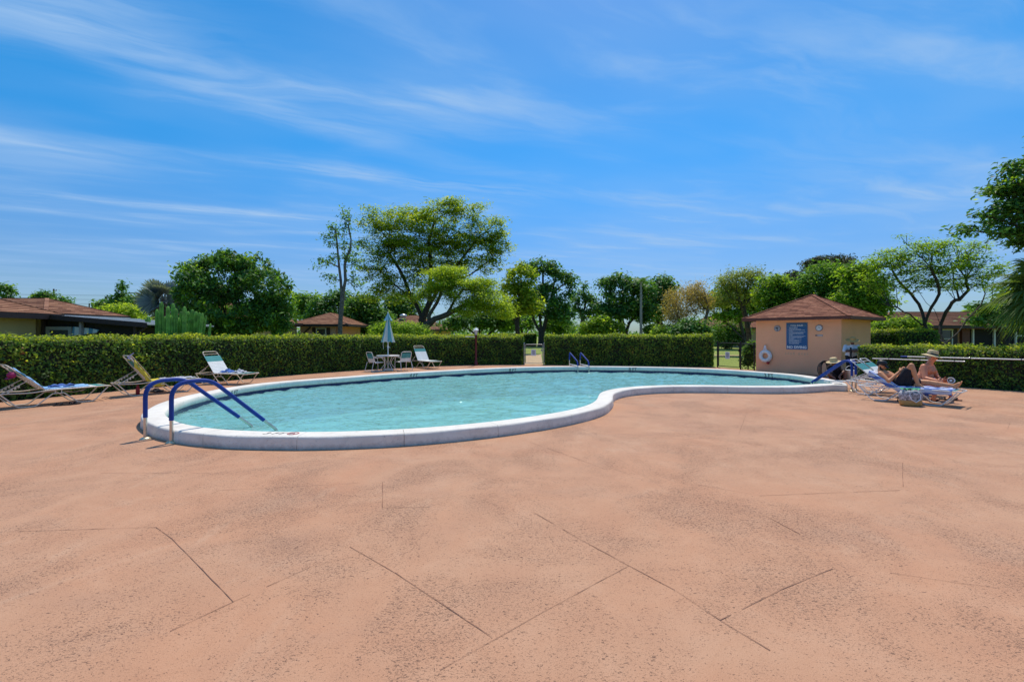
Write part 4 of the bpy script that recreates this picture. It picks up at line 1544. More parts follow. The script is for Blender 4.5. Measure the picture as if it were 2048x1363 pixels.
# ================================================================== TREES
def grow(base, fork, targets, r0, parent, mat, weight=0.35, minr=0.012, sides=6, droop=0.0, limbs=None):
    """branching skeleton from trunk to every clump; radius follows how much hangs on it"""
    base, fork = Vector(base), Vector(fork)
    pos = [np.array(base)]
    par = [-1]
    plen = [0.0]
    nt_ = 5
    side = Vector((random.uniform(-1, 1), random.uniform(-1, 1), 0)) * (fork - base).length * 0.03
    for k in range(1, nt_ + 1):
        p = base.lerp(fork, k / nt_) + side * sin(pi * k / nt_)
        pos.append(np.array(p)); par.append(len(pos) - 2); plen.append(plen[-1] + (fork - base).length / nt_)
    first = nt_ - 1
    for lb in (limbs or []):
        q0 = np.array(lb[0])
        A = np.array(pos)
        prev = int(np.argmin(np.linalg.norm(A - q0, axis=1)))
        pts_ = [Vector(v) for v in lb]
        for a_, b_ in zip(pts_, pts_[1:]):
            for s_ in (0.5, 1.0):
                v = np.array(a_.lerp(b_, s_)) + RNG.normal(0, 0.02, 3)
                pos.append(v); par.append(prev); plen.append(plen[prev] * 0.6 + (b_ - a_).length * 0.3)
                prev = len(pos) - 1
    T = sorted(targets, key=lambda t: (Vector(t) - fork).length)
    ends = []
    for t in T:
        t = np.array(t)
        A = np.array(pos[first:])
        d = np.linalg.norm(A - t, axis=1) + weight * np.array(plen[first:])
        j = int(np.argmin(d)) + first
        a = pos[j]
        L = np.linalg.norm(t - a)
        ns = max(1, min(5, int(L / 0.5)))
        prev = j
        # leave along the parent's own direction, then turn to the clump
        pd = pos[j] - pos[par[j]] if par[j] >= 0 else np.array([0, 0, 1.0])
        pd = pd / (np.linalg.norm(pd) + 1e-9)
        c = a + pd * L * 0.16 + RNG.normal(0, 0.05, 3) * L
        for s in range(1, ns + 1):
            f = s / ns
            q = a * (1 - f) ** 2 + c * 2 * f * (1 - f) + t * f * f
            q = q + RNG.normal(0, 0.02, 3) * L * (f < 1)
            pos.append(q); par.append(prev); plen.append(plen[prev] + L / ns)
            prev = len(pos) - 1
        ends.append(prev)
    load = [0] * len(pos)
    for e in ends:
        k = e
        while k >= 0:
            load[k] += 1
            k = par[k]
    tot = max(1, len(ends))
    rad = [max(minr, r0 * (max(1, l) / tot) ** 0.62) for l in load]
    rad[0] = r0 * 1.35
    V, F = [], []
    for k in range(1, len(pos)):
        a, b = Vector(pos[par[k]]), Vector(pos[k])
        d = b - a
        if d.length < 1e-4: continue
        ra, rb = min(rad[par[k]], rad[k] * 1.5), rad[k]
        n_ = sides if ra > 0.05 else (4 if ra > 0.02 else 3)
        s = d.orthogonal().normalized()
        q = d.normalized().cross(s)
        b0 = len(V)
        e = d.normalized() * rb * 0.4
        for P0, r in ((a - d.normalized() * ra * 0.3, ra), (b + e, rb)):
            for i in range(n_):
                w = 2 * pi * i / n_
                V.append(P0 + (s * cos(w) + q * sin(w)) * r)
        for i in range(n_):
            F.append((b0 + i, b0 + (i + 1) % n_, b0 + n_ + (i + 1) % n_, b0 + n_ + i))
    me = bpy.data.meshes.new('trunk')
    me.from_pydata([tuple(v) for v in V], [], F)
    me.polygons.foreach_set('use_smooth', [True] * len(F))
    o = link('trunk', me, mat, parent)
    return o, [pos[e] for e in ends], [pos[par[e]] for e in ends]


def lobes_to_targets(lobes, D, n, shell=0.5, depth=0.9, seed=0):
    rg = np.random.default_rng(seed)
    vol = np.array([l[2] * l[3] for l in lobes], float)
    cnt = np.maximum(1, np.round(n * vol / vol.sum())).astype(int)
    out = []
    for (px, py, rx, ry, *dd), c in zip(lobes, cnt):
        off = dd[0] if dd else 0.0
        Yc = D + off
        C = P(px, py, Yc)
        a, b = rx * Yc / FPX, ry * Yc / FPX
        v = rg.normal(0, 1, (c, 3))
        v /= np.linalg.norm(v, axis=1, keepdims=True)
        r = (rg.uniform(0, 1, (c, 1)) ** (1 / 3) * (1 - shell) + shell * rg.uniform(0.75, 1.0, (c, 1))) * rg.uniform(0.85, 1.18, (c, 1))
        v = v * r * np.array([a, a * depth, b])
        out.append(v + np.array(C))
    return np.concatenate(out)


NTREE = [0]


def tree(name, label, base_px, D, r0, lobes, n, per, leaf, clump, mat, bark='bark', flat=0.6, wid=0.5, fork=0.35, weight=0.35, up=0.5,
         shell=0.5, depth=0.9, droop=0.0, group=None, cat='tree', base_z=-0.05, fork_px=None, limbs=None):
    NTREE[0] += 1
    bx = (base_px - CX) / FPX * D
    base = Vector((bx, D, base_z))
    n, leaf, clump, wid, weight = int(n * 1.4), leaf * 1.2, clump * 1.2, wid * 1.25, weight + 0.25
    T = lobes_to_targets(lobes, D, n, shell, depth, 100 + NTREE[0])
    top = T[:, 2].max()
    if fork_px:
        fk = P(fork_px[0], fork_px[1], D)
    else:
        fk = Vector((bx * 0.9 + float(T[:, 0].mean()) * 0.1, D, max(0.25, base_z + (float(T[:, 2].min()) * 0.6 + top * 0.4 - base_z) * fork)))
    root = empty(name, base, 0, label, cat, group)
    o, ends, prevs = grow((0, 0, 0), fk - base, [t - np.array(base) for t in T], r0, root, M[bark], weight, limbs=[[P(q[0], q[1], D + (q[2] if len(q) > 2 else 0)) - base for q in lb] for lb in (limbs or [])])
    E, Pv = np.array(ends), np.array(prevs)
    k = len(E)
    cs = RNG.uniform(0.7, 1.3, k) * clump
    idx = np.repeat(np.arange(k), per)
    m = len(idx)
    off = RNG.normal(0, 0.5, (m, 3))
    off *= np.minimum(1.0, 1.25 / (np.linalg.norm(off, axis=1, keepdims=True) + 1e-6))
    off *= 0.95 * cs[idx][:, None]
    off[:, 2] *= flat
    along = RNG.uniform(0, 0.6, (m, 1)) * (RNG.uniform(0, 1, (m, 1)) < 0.25)
    C = E[idx] * (1 - along) + Pv[idx] * along + off
    N = off / (np.linalg.norm(off, axis=1, keepdims=True) + 1e-6) * (1 - up) + np.array([0, 0, up * 1.6])
    LL_ = RNG.uniform(0.65, 1.35, m) * leaf
    young = (RNG.uniform(0, 1, k) < (0.17 if mat == 'leaf_dark' else 0.0))[idx] & (RNG.uniform(0, 1, m) < 0.75)
    for nm_, sel, mm in (('crown', ~young, mat), ('young_leaves', young, 'leaf_bright')):
        if sel.any():
            V, F = leaf_cards(C[sel], N[sel], LL_[sel], wid, 0.45, droop)
            lv = np_mesh(nm_, V, F, M[mm], root)
            lv['kind'] = 'stuff'
    return root


BG = 'trees beyond the hedge'
tree('mango_tree', 'broad dense dark green tree with large glossy leaves, behind the left hedge', 470, 29, 0.24,
     [(445, 560, 70, 48), (520, 575, 58, 52), (400, 592, 45, 45), (545, 625, 38, 42), (460, 630, 85, 40), (383, 548, 22, 22), (470, 520, 40, 16), (430, 650, 60, 20), (535, 655, 45, 16), (505, 530, 35, 20)],
     340, 50, 0.24, 0.42, 'leaf_dark', 'bark_dark', 0.7, 0.34, 0.2, 0.25, 0.55, 0.75, droop=0.6)
tree('slender_tree', 'tall thin sparse tree with forked bare trunk left of the big yellow-green tree', 683, 33, 0.17,
     [(690, 428, 12, 16), (672, 462, 14, 16), (697, 455, 9, 18), (662, 480, 16, 14), (655, 515, 16, 14), (702, 510, 18, 24), (640, 527, 9, 9), (713, 560, 12, 16), (668, 560, 12, 9), (690, 480, 8, 22), (655, 550, 8, 6)],
     84, 13, 0.17, 0.34, 'leaf_mid', 'bark_grey', 0.8, 0.36, 0.6, 0.12, 0.4, fork_px=(684, 605), limbs=[[(684, 605), (681, 560), (676, 510), (672, 462)], [(685, 600), (690, 560), (689, 500), (690, 430)], [(690, 520), (699, 500), (702, 480), (697, 455)]])
tree('rain_tree', 'largest tree, spreading yellow-green crown in flat layers, centre left', 850, 38, 0.34,
     [(790, 438, 60, 22), (870, 425, 60, 22), (930, 418, 45, 20), (975, 455, 40, 22), (745, 455, 28, 22), (755, 492, 42, 18), (830, 480, 70, 25), (920, 480, 70, 25), (990, 492, 32, 20),
      (745, 530, 32, 18), (790, 560, 40, 18), (860, 530, 55, 20), (960, 530, 45, 20), (770, 585, 24, 12), (740, 420, 16, 12), (905, 405, 28, 12), (850, 455, 105, 40), (850, 515, 100, 34), (800, 500, 60, 36), (940, 500, 60, 36), (765, 565, 36, 24), (1000, 470, 24, 26), (800, 592, 44, 16), (870, 560, 60, 22), (745, 590, 22, 12)],
     520, 66, 0.17, 0.66, 'leaf_yellow', 'bark_dark', 0.36, 0.4, 0.3, 0.3, 0.75, 0.3, 0.5, fork_px=(848, 655), limbs=[[(848, 650), (842, 630), (822, 590), (800, 540), (780, 510)], [(848, 640), (858, 600), (862, 540), (858, 480), (870, 440)], [(856, 610), (890, 560), (930, 510), (960, 470)], [(830, 600), (790, 570), (760, 540)], [(880, 570), (940, 550), (985, 515)]])
tree('poinciana_tree', 'lower lime-green tree with leaning dark limbs in front of the largest tree', 846, 33.5, 0.27,
     [(880, 562, 42, 20), (925, 578, 50, 24), (975, 600, 48, 20), (905, 545, 35, 12), (940, 615, 40, 16), (1000, 622, 30, 14), (855, 590, 22, 14), (965, 570, 25, 14)],
     200, 120, 0.125, 0.6, 'leaf_lime', 'bark', 0.42, 0.4, 0.3, 0.3, 0.75, 0.3, fork_px=(848, 655), limbs=[[(848, 652), (870, 638), (895, 628), (925, 612), (960, 610)], [(850, 645), (866, 618), (880, 590), (885, 565)], [(895, 628), (910, 600), (925, 580)]])
tree('poinciana_tree', 'small ochre-green tree just right of the lime-green tree', 1035, 40, 0.2,
     [(1045, 553, 30, 24), (1028, 582, 28, 20), (1060, 605, 26, 22), (1030, 615, 30, 16)], 70, 50, 0.26, 0.65, 'leaf_yellow', 'bark_dark', 0.45, 0.42)
tree('ficus_tree', 'dark green tree with tall umbrella top and several stems, above the walkway gate', 1082, 61, 0.42,
     [(1085, 530, 26, 10), (1058, 545, 18, 10), (1110, 542, 16, 10), (1128, 556, 18, 9), (1143, 566, 12, 9), (1070, 585, 30, 14), (1098, 575, 20, 10), (1090, 612, 42, 20), (1125, 628, 26, 18), (1060, 600, 18, 12), (1140, 590, 14, 8)],
     150, 50, 0.34, 0.88, 'leaf_dark', 'bark_dark', 0.6, 0.42, 0.35, 0.45, limbs=[[(1082, 668), (1068, 640), (1058, 615), (1050, 600)], [(1083, 668), (1080, 630), (1085, 590), (1086, 550), (1085, 532)], [(1086, 668), (1092, 640), (1100, 610), (1108, 570), (1112, 548)], [(1104, 590), (1122, 572), (1136, 562)]])
tree('sparse_tree', 'thin open tree with pale bare branches, right of the umbrella-topped tree', 1156, 43, 0.2,
     [(1168, 572, 5, 8), (1166, 592, 14, 14), (1185, 602, 14, 14), (1152, 610, 12, 14), (1192, 628, 10, 14), (1172, 628, 16, 12)], 60, 22, 0.24, 0.42, 'leaf_dark', 'bark_grey', 0.8, 0.4, 0.25, 0.15)
tree('ficus_tree', 'dark green tree with two heavy trunks behind the straight hedge centre', 1250, 42, 0.32,
     [(1213, 568, 16, 12), (1242, 560, 22, 11), (1268, 572, 20, 12), (1230, 588, 26, 10), (1288, 580, 20, 12), (1238, 618, 42, 20), (1275, 612, 34, 18), (1208, 620, 18, 16), (1290, 632, 22, 12)],
     150, 46, 0.25, 0.62, 'leaf_dark', 'bark_dark', 0.6, 0.42, 0.35, 0.4, limbs=[[(1244, 668), (1243, 645), (1238, 620), (1225, 595), (1215, 572)], [(1238, 620), (1246, 590), (1244, 564)], [(1250, 668), (1258, 645), (1275, 628), (1290, 620)], [(1240, 625), (1262, 600), (1270, 575)]])
tree('oak_tree', 'dark tree behind the brown-leaved tree, right of the royal palm', 1332, 44, 0.28,
     [(1322, 572, 26, 12), (1305, 595, 22, 16), (1338, 590, 16, 20), (1312, 622, 22, 16), (1330, 560, 14, 8)], 80, 44, 0.26, 0.66, 'leaf_dark', 'bark_dark', 0.65, 0.42)
tree('buttonwood_tree', 'brown-leaved dry rounded tree left of the pool house', 1400, 36, 0.18,
     [(1366, 604, 34, 32), (1395, 588, 24, 22), (1352, 628, 22, 16), (1410, 605, 18, 18)], 110, 60, 0.13, 0.6, 'leaf_brown', 'bark_grey', 0.8, 0.3, 0.2, 0.3, 0.3)
tree('oak_tree', 'olive and brown thinning tree with visible grey limbs left of the pool house', 1500, 36.5, 0.19,
     [(1470, 558, 36, 16), (1498, 548, 22, 11), (1450, 575, 20, 16), (1512, 570, 22, 18), (1488, 592, 20, 20), (1445, 600, 26, 12)], 100, 48, 0.16, 0.62, 'leaf_olive', 'bark', 0.7, 0.34, 0.3, 0.25)
tree('oak_tree', 'bright green tree with spreading limbs beyond the black gate', 1492, 50, 0.24,
     [(1432, 600, 24, 16), (1462, 585, 20, 12), (1485, 600, 22, 16), (1505, 615, 16, 18), (1440, 632, 22, 8), (1470, 625, 22, 10)], 110, 46, 0.28, 0.75, 'leaf_bright', 'bark', 0.55, 0.42, 0.15, 0.45)
tree('oak_tree', 'leafy bright green tree directly left above the pool house roof', 1545, 34, 0.26,
     [(1545, 568, 24, 16), (1565, 585, 22, 20), (1532, 590, 20, 16), (1570, 610, 30, 14), (1540, 620, 16, 16)], 110, 44, 0.21, 0.6, 'leaf_bright', 'bark_dark', 0.6, 0.42)
tree('norfolk_pine', 'very dark brownish conifer top rising above the green trees behind the pool house', 1650, 58, 0.4,
     [(1655, 518, 26, 6), (1640, 527, 14, 7), (1622, 526, 9, 6), (1680, 528, 22, 7), (1690, 518, 8, 5), (1655, 535, 40, 7)], 90, 44, 0.32, 0.75, 'leaf_pine', 'bark_dark', 0.35, 0.25, 0.7, 0.2)
tree('norfolk_pine', 'smaller dark brownish conifer left of the pool house roof peak', 1590, 52, 0.3,
     [(1590, 545, 11, 5), (1590, 558, 18, 7), (1588, 575, 20, 9), (1592, 600, 20, 14)], 60, 44, 0.3, 0.7, 'leaf_pine', 'bark_dark', 0.35, 0.25, 0.7, 0.2)
tree('oak_tree', 'rounded olive-green tree right behind the pool house roof peak', 1662, 33, 0.3,
     [(1650, 555, 42, 26), (1690, 570, 36, 24), (1620, 578, 28, 20), (1665, 600, 50, 20), (1630, 605, 30, 14)], 170, 50, 0.20, 0.6, 'leaf_mid', 'bark_dark', 0.65, 0.36, 0.3)
tree('oak_tree', 'bright green tree between the pool house and the multi-trunk tree', 1738, 28, 0.26,
     [(1715, 545, 28, 16), (1730, 580, 36, 20), (1705, 605, 34, 18), (1748, 610, 30, 18), (1725, 632, 36, 10)], 150, 46, 0.20, 0.55, 'leaf_bright', 'bark_dark', 0.6, 0.4, 0.3)
tree('poinciana_tree', 'multi-trunk feathery tree with dark curving limbs behind the lower hedge', 1890, 21, 0.15,
     [(1788, 515, 32, 20), (1810, 472, 9, 5), (1772, 542, 32, 18), (1830, 505, 34, 20), (1862, 490, 26, 16), (1895, 498, 28, 18), (1845, 535, 40, 20), (1900, 535, 40, 20), (1942, 520, 30, 18), (1765, 577, 30, 14),
      (1830, 568, 30, 14), (1885, 568, 36, 15), (1940, 562, 34, 18), (1962, 492, 20, 12), (1742, 560, 20, 14), (1755, 525, 16, 12), (1985, 540, 24, 16), (1990, 580, 24, 12)],
     290, 30, 0.11, 0.36, 'leaf_bright', 'bark_dark', 0.42, 0.36, 0.2, 0.5, 0.8, 0.4, fork_px=(1886, 690), limbs=[[(1885, 692), (1852, 662), (1842, 647), (1820, 630, -.5), (1795, 614, -.8), (1765, 609, -1)],
      [(1850, 658), (1848, 640), (1838, 608, .4), (1822, 588, .6), (1800, 566, .8), (1785, 540, 1)], [(1847, 654), (1862, 616, -.3), (1880, 588, -.5), (1876, 560, -.6), (1862, 535, -.6)],
      [(1884, 690), (1881, 650, .4), (1866, 618, .8), (1842, 592, 1.2), (1830, 570, 1.4)], [(1882, 652, .4), (1890, 625, .2), (1906, 604), (1918, 597), (1936, 580), (1930, 556)],
      [(1888, 690), (1915, 665, .3), (1932, 640, .5), (1960, 610, .8), (1970, 588, 1), (1963, 560, 1), (1950, 538, 1.2)], [(1926, 648, .4), (1952, 624, -.3), (1985, 600, -.6)], [(1918, 597), (1908, 570, .6), (1905, 540, .8)]])
tree('oak_tree', 'overhanging dark green tree crown at the upper right edge', 2160, 15.5, 0.32,
     [(2040, 335, 26, 16), (2010, 378, 34, 16), (2050, 385, 40, 24), (1985, 425, 32, 14), (2040, 430, 50, 24), (1945, 462, 26, 7), (1995, 462, 36, 12), (2055, 470, 50, 18), (1925, 452, 14, 4), (2100, 380, 60, 60), (2140, 300, 60, 50), (2110, 470, 60, 40)],
     190, 52, 0.14, 0.34, 'leaf_dark', 'bark_dark', 0.5, 0.42, 0.45, 0.3, 0.6, 0.45)
tree('oak_tree', 'dark shaded understorey tree below the fan palm at the right edge', 2012, 24, 0.16,
     [(2010, 622, 40, 16), (1975, 640, 30, 8), (2035, 600, 30, 18), (1960, 612, 12, 6), (2040, 640, 26, 10)], 110, 40, 0.16, 0.45, 'leaf_dark', 'bark_dark', 0.4, 0.4)
tree('oak_tree', 'dark tree just left of the slender tree trunk, behind the orange house', 655, 46, 0.3,
     [(650, 612, 26, 18), (685, 600, 24, 16), (640, 640, 26, 22), (690, 640, 36, 26)], 110, 44, 0.28, 0.75, 'leaf_dark', 'bark_dark', 0.7, 0.42, 0.2)
tree('oak_tree', 'dark rounded tree between the slender tree and closed umbrella', 735, 44, 0.3,
     [(725, 620, 34, 26), (755, 640, 26, 22), (710, 640, 30, 26), (735, 600, 20, 12)], 110, 44, 0.28, 0.72, 'leaf_dark', 'bark_dark', 0.7, 0.42, 0.2)
tree('oak_tree', 'dark tree behind the roof right of the closed umbrella', 810, 66, 0.35,
     [(800, 605, 36, 16), (825, 622, 30, 16), (785, 630, 30, 18)], 90, 44, 0.36, 1.0, 'leaf_dark', 'bark_dark', 0.7, 0.42)
tree('oak_tree', 'far pale tree top peeking between the dense tree and orange house', 612, 60, 0.3,
     [(612, 600, 26, 10), (600, 622, 24, 14), (630, 620, 20, 14)], 60, 40, 0.36, 0.9, 'leaf_mid', 'bark_dark', 0.6, 0.42)
tree('oak_tree', 'dark understorey tree behind the lamp post', 960, 46, 0.22,
     [(940, 640, 36, 14), (985, 640, 36, 16), (1020, 640, 26, 16), (905, 648, 22, 10)], 110, 40, 0.28, 0.7, 'leaf_dark', 'bark_dark', 0.7, 0.42, 0.3)
tree('oak_tree', 'soft green small tree left of the stems above the walkway gate', 1048, 66, 0.2,
     [(1035, 645, 22, 14), (1062, 640, 18, 16), (1010, 652, 20, 10)], 60, 40, 0.3, 0.8, 'leaf_mid', 'bark_dark', 0.7, 0.42, 0.3)
tree('oak_tree', 'soft green small tree right of the stems above the walkway gate', 1118, 66, 0.2,
     [(1110, 648, 20, 12), (1135, 655, 22, 12), (1100, 658, 20, 8)], 60, 40, 0.3, 0.8, 'leaf_mid', 'bark_dark', 0.7, 0.42, 0.3)
tree('fruit_tree', 'yellow-green bush-like tree behind the straight hedge left of the two-trunk tree', 1196, 40, 0.14,
     [(1200, 648, 24, 12), (1185, 658, 22, 10), (1225, 655, 20, 10)], 70, 44, 0.25, 0.6, 'leaf_bright', 'bark_dark', 0.8, 0.42, 0.2)
tree('fruit_tree', 'light green tree above the roofs by the street lamp on the left', 245, 40, 0.14,
     [(240, 622, 28, 9), (262, 628, 24, 9), (222, 630, 20, 8)], 80, 44, 0.22, 0.6, 'leaf_lime', 'bark_dark', 0.7, 0.4)
tree('snag_tree', 'half-bare ragged tree beside the street lamp arm', 236, 48, 0.16,
     [(244, 572, 5, 7), (240, 592, 8, 8), (228, 600, 6, 6), (248, 604, 8, 6)], 26, 22, 0.28, 0.45, 'leaf_dark', 'bark_grey', 0.8, 0.4, 0.7, 0.1)
tree('oak_tree', 'dark rounded tree just left of the silver palm', 272, 44, 0.16,
     [(276, 605, 16, 10), (290, 618, 12, 9), (260, 615, 10, 8)], 50, 40, 0.26, 0.6, 'leaf_dark', 'bark_dark', 0.7, 0.42)
tree('oak_tree', 'dark low tree behind the street lamp pole', 208, 52, 0.16,
     [(205, 615, 10, 8), (218, 610, 8, 8), (200, 628, 10, 6)], 40, 36, 0.28, 0.6, 'leaf_dark', 'bark_dark', 0.7, 0.42)
tree('sparse_tree', 'small thin tree poking above the roof at the far left edge', 10, 42, 0.12,
     [(10, 576, 10, 7), (18, 586, 6, 6), (14, 597, 8, 4)], 26, 26, 0.22, 0.4, 'leaf_dark', 'bark_grey', 0.8, 0.4, 0.7, 0.1)
tree('sparse_tree', 'scrubby tree behind the second roof ridge on the left', 92, 46, 0.14,
     [(84, 595, 12, 7), (108, 602, 14, 6), (122, 606, 12, 5), (92, 590, 12, 5)], 46, 30, 0.24, 0.55, 'leaf_dark', 'bark_grey', 0.7, 0.4, 0.7, 0.15)
# shrubs
tree('rounded_shrub', 'clipped bright green dome shrub behind the closed umbrella', 800, 29, 0.06,
     [(800, 656, 46, 11), (765, 660, 24, 8), (838, 661, 22, 7), (800, 672, 60, 10)], 150, 44, 0.12, 0.36, 'leaf_bright', 'bark_dark', 0.7, 0.42, 0.2, cat='shrub')
tree('rounded_shrub', 'small ball-shaped green shrub right of the royal palm', 1302, 40, 0.05,
     [(1302, 659, 11, 7)], 40, 36, 0.17, 0.32, 'leaf_mid', 'bark_dark', 0.8, 0.42, 0.4, cat='shrub')
tree('rounded_shrub', 'loose bright shrub between the ball-shaped shrub and dark bush', 1338, 36, 0.05,
     [(1338, 662, 26, 7), (1320, 668, 20, 6)], 50, 40, 0.18, 0.4, 'leaf_bright', 'bark_dark', 0.8, 0.42, 0.2, cat='shrub')
tree('rounded_shrub', 'dark green bush above the straight hedge right end', 1385, 33, 0.08,
     [(1380, 655, 22, 14), (1400, 662, 18, 12), (1360, 664, 18, 8)], 80, 40, 0.2, 0.45, 'leaf_dark', 'bark_dark', 0.8, 0.42, 0.2, cat='shrub')
tree('rounded_shrub', 'tall dark bush behind the black gate, left of the pool house', 1452, 52, 0.2,
     [(1445, 660, 24, 20), (1475, 658, 22, 20), (1460, 680, 32, 14), (1490, 670, 12, 14)], 130, 44, 0.17, 0.42, 'leaf_dark', 'bark_dark', 0.8, 0.42, 0.1, cat='shrub')
tree('rounded_shrub', 'green climbing shrub against the fence beside the pool house', 1496, 21.8, 0.03,
     [(1500, 705, 9, 12), (1497, 722, 9, 9), (1503, 690, 5, 6)], 60, 30, 0.10, 0.16, 'leaf_mid', 'bark_dark', 0.9, 0.42, 0.1, cat='shrub')
tree('rounded_shrub', 'loose leafy shrub above the square-cut hedges at right', 1795, 23.5, 0.06,
     [(1795, 650, 34, 9), (1825, 652, 18, 8), (1770, 655, 16, 6)], 90, 40, 0.15, 0.34, 'leaf_bright', 'bark_dark', 0.7, 0.42, 0.3, cat='shrub')
tree('rounded_shrub', 'low yellow-green plants between porch and cactus on the left', 285, 19.5, 0.03,
     [(283, 660, 14, 7), (296, 650, 9, 8)], 36, 34, 0.13, 0.26, 'leaf_lime', 'bark_dark', 0.8, 0.4, 0.2, cat='shrub')
far = []
Fv = []
for k in range(520):
    px = random.uniform(-500, 2600)
    Y = random.uniform(120, 240)
    h = random.uniform(2.0, 6.5) if not 1180 < px < 1330 else random.uniform(0.5, 2.6)
    far.append(((px - CX) / FPX * Y, Y, h))
C, S_ = [], []
for x, y, h in far:
    m = 26
    o = RNG.normal(0, 1, (m, 3)) * np.array([2.2, 2.2, h * 0.3]) + np.array([x, y, h * 0.55])
    o[:, 2] = np.clip(o[:, 2], 0.1, None)
    C.append(o)
C = np.concatenate(C)
V, F = leaf_cards(C, np.tile([0, -0.4, 1.0], (len(C), 1)), RNG.uniform(1.0, 2.0, len(C)), 0.6, 0.6)
fo = np_mesh('treeline', V, F, M['leaf_mid'])
tag(fo, kind='stuff')

# ------------------------------------------------------------------ palms
def frond(root, hub, d, size, nseg, mat, spread=125, droop=0.25, pet=0.9, wd=0.055, name='frond', roll=0.0):
    """fan leaf: stalk plus narrow blades radiating from its tip"""
    hub, d = Vector(hub), Vector(d).normalized()
    side = d.cross(Vector((0, 0, 1)))
    side = side.normalized() if side.length > 0.05 else Vector((1, 0, 0))
    upv = side.cross(d).normalized()
    if roll > 1 and random.random() < 0.7:
        s2 = d.cross(Vector((0.25, 1, 0.1)))
        if s2.length > 0.3:
            side = s2.normalized()
            upv = side.cross(d).normalized()
    rl = random.uniform(-roll, roll) * (0.3 if roll > 1 else 1.0)
    side, upv = side * cos(rl) + upv * sin(rl), upv * cos(rl) - side * sin(rl)
    tip = hub + d * pet
    tip.z -= 0.12 * pet
    mb = MB()
    mb.tube([hub, hub.lerp(tip, 0.5) + Vector((0, 0, 0.05 * pet)), tip], [0.03, 0.022, 0.014], 5)
    for k in range(nseg):
        a = radians(-spread + 2 * spread * k / (nseg - 1) + random.uniform(-2, 2))
        dr = d * cos(a) + side * sin(a)
        L = size * (0.62 + 0.38 * cos(a * 0.75)) * random.uniform(0.9, 1.06)
        w = wd * (0.8 + 0.4 * random.random())
        n_ = dr.cross(upv).normalized()
        lift = upv * (0.12 * abs(sin(a)) * L)
        pts = []
        for t in (0.0, 0.35, 0.7, 1.0):
            p = tip + dr * L * t + lift * t + Vector((0, 0, -droop * L * t * t))
            pts.append(p)
        ws = [0.25, 1.0, 0.75, 0.08]
        vs = []
        for p, s in zip(pts, ws):
            vs += [p - n_ * w * s, p + n_ * w * s]
        mb.add(vs, [(0, 1, 3, 2), (2, 3, 5, 4), (4, 5, 7, 6)])
    return mb.build(name, mat, root)


def fan_palm(label, base, height, r0, nf, size, mat, bark, seed, nseg=26, droop=0.25, pet=0.9, wd=0.055, elev=(-50, 75), roll=0.4):
    random.seed(seed)
    root = empty('fan_palm', base, 0, label, 'palm')
    mb = MB().tube([(0, 0, -0.05), (0.03, 0, height * 0.3), (-0.03, 0.02, height * 0.7), (0, 0, height)], [r0 * 1.2, r0, r0 * 0.95, r0 * 1.05], 10)
    for k in range(10):
        z = height * (0.72 + 0.028 * k)
        a = k * 2.4
        mb.bar((0, 0, z), (cos(a) * r0 * 1.7, sin(a) * r0 * 1.7, z + 0.16), 0.05, 0.03)
    mb.build('trunk', M[bark], root)
    for k in range(nf):
        az = k * 2.39996 + random.uniform(-0.2, 0.2)
        el = radians(elev[0] + (elev[1] - elev[0]) * ((k + 0.5) / nf) + random.uniform(-6, 6))
        d = Vector((cos(az) * cos(el), sin(az) * cos(el), sin(el)))
        frond(root, (0, 0, height), d, size, nseg, M[mat], 120, droop, pet * random.uniform(0.85, 1.15), wd, roll=roll)
    return root


b = P(326, 668, 31)
fan_palm('silvery blue fan palm standing behind the cactus clump', (b.x, 31, -0.05), 4.15, 0.14, 26, 0.95, 'palm_silver', 'bark_grey', 5, 26, 0.10, 0.75, 0.075, (-45, 70), 1.3)
fan_palm('dark green fan palm reaching in from the right edge', (17.9, 15.2, -0.05), 3.3, 0.17, 34, 1.0, 'palm_green', 'bark', 9, 30, 0.55, 0.75, 0.036, (-75, 70))
random.seed(21)


def feather_palm(label, base, height, r0, nf, L, mat, bark, name='palm', leafw=0.05):
    root = empty(name, base, 0, label, 'palm')
    MB().tube([(0, 0, -0.05), (0, 0, height * 0.5), (0, 0, height)], [r0 * 1.1, r0, r0 * 0.7], 8).build('trunk', M[bark], root)
    for k in range(nf):
        az = k * 2.39996
        el = radians(random.uniform(-5, 65))
        d = Vector((cos(az) * cos(el), sin(az) * cos(el), sin(el)))
        mb = MB()
        pts = [Vector((0, 0, height)) + d * L * t + Vector((0, 0, -0.55 * L * t * t)) for t in (0, .25, .5, .75, 1)]
        mb.tube(pts, [0.02, 0.016, 0.012, 0.008, 0.004], 4)
        s = d.cross(Vector((0, 0, 1))).normalized()
        for q in range(14):
            t = 0.12 + 0.86 * q / 13
            i = min(3, int(t * 4)); f = t * 4 - i
            p = pts[i].lerp(pts[i + 1], f)
            l = L * 0.30 * sin(pi * (0.15 + 0.8 * t))
            for sg_ in (1, -1):
                e = p + s * sg_ * l + d * l * 0.4 - Vector((0, 0, l * 0.35))
                w = (pts[i + 1] - pts[i]).normalized() * leafw
                mb.add([p - w, p + w, e], [(0, 1, 2)])
        mb.build('frond', M[mat], root)
    return root


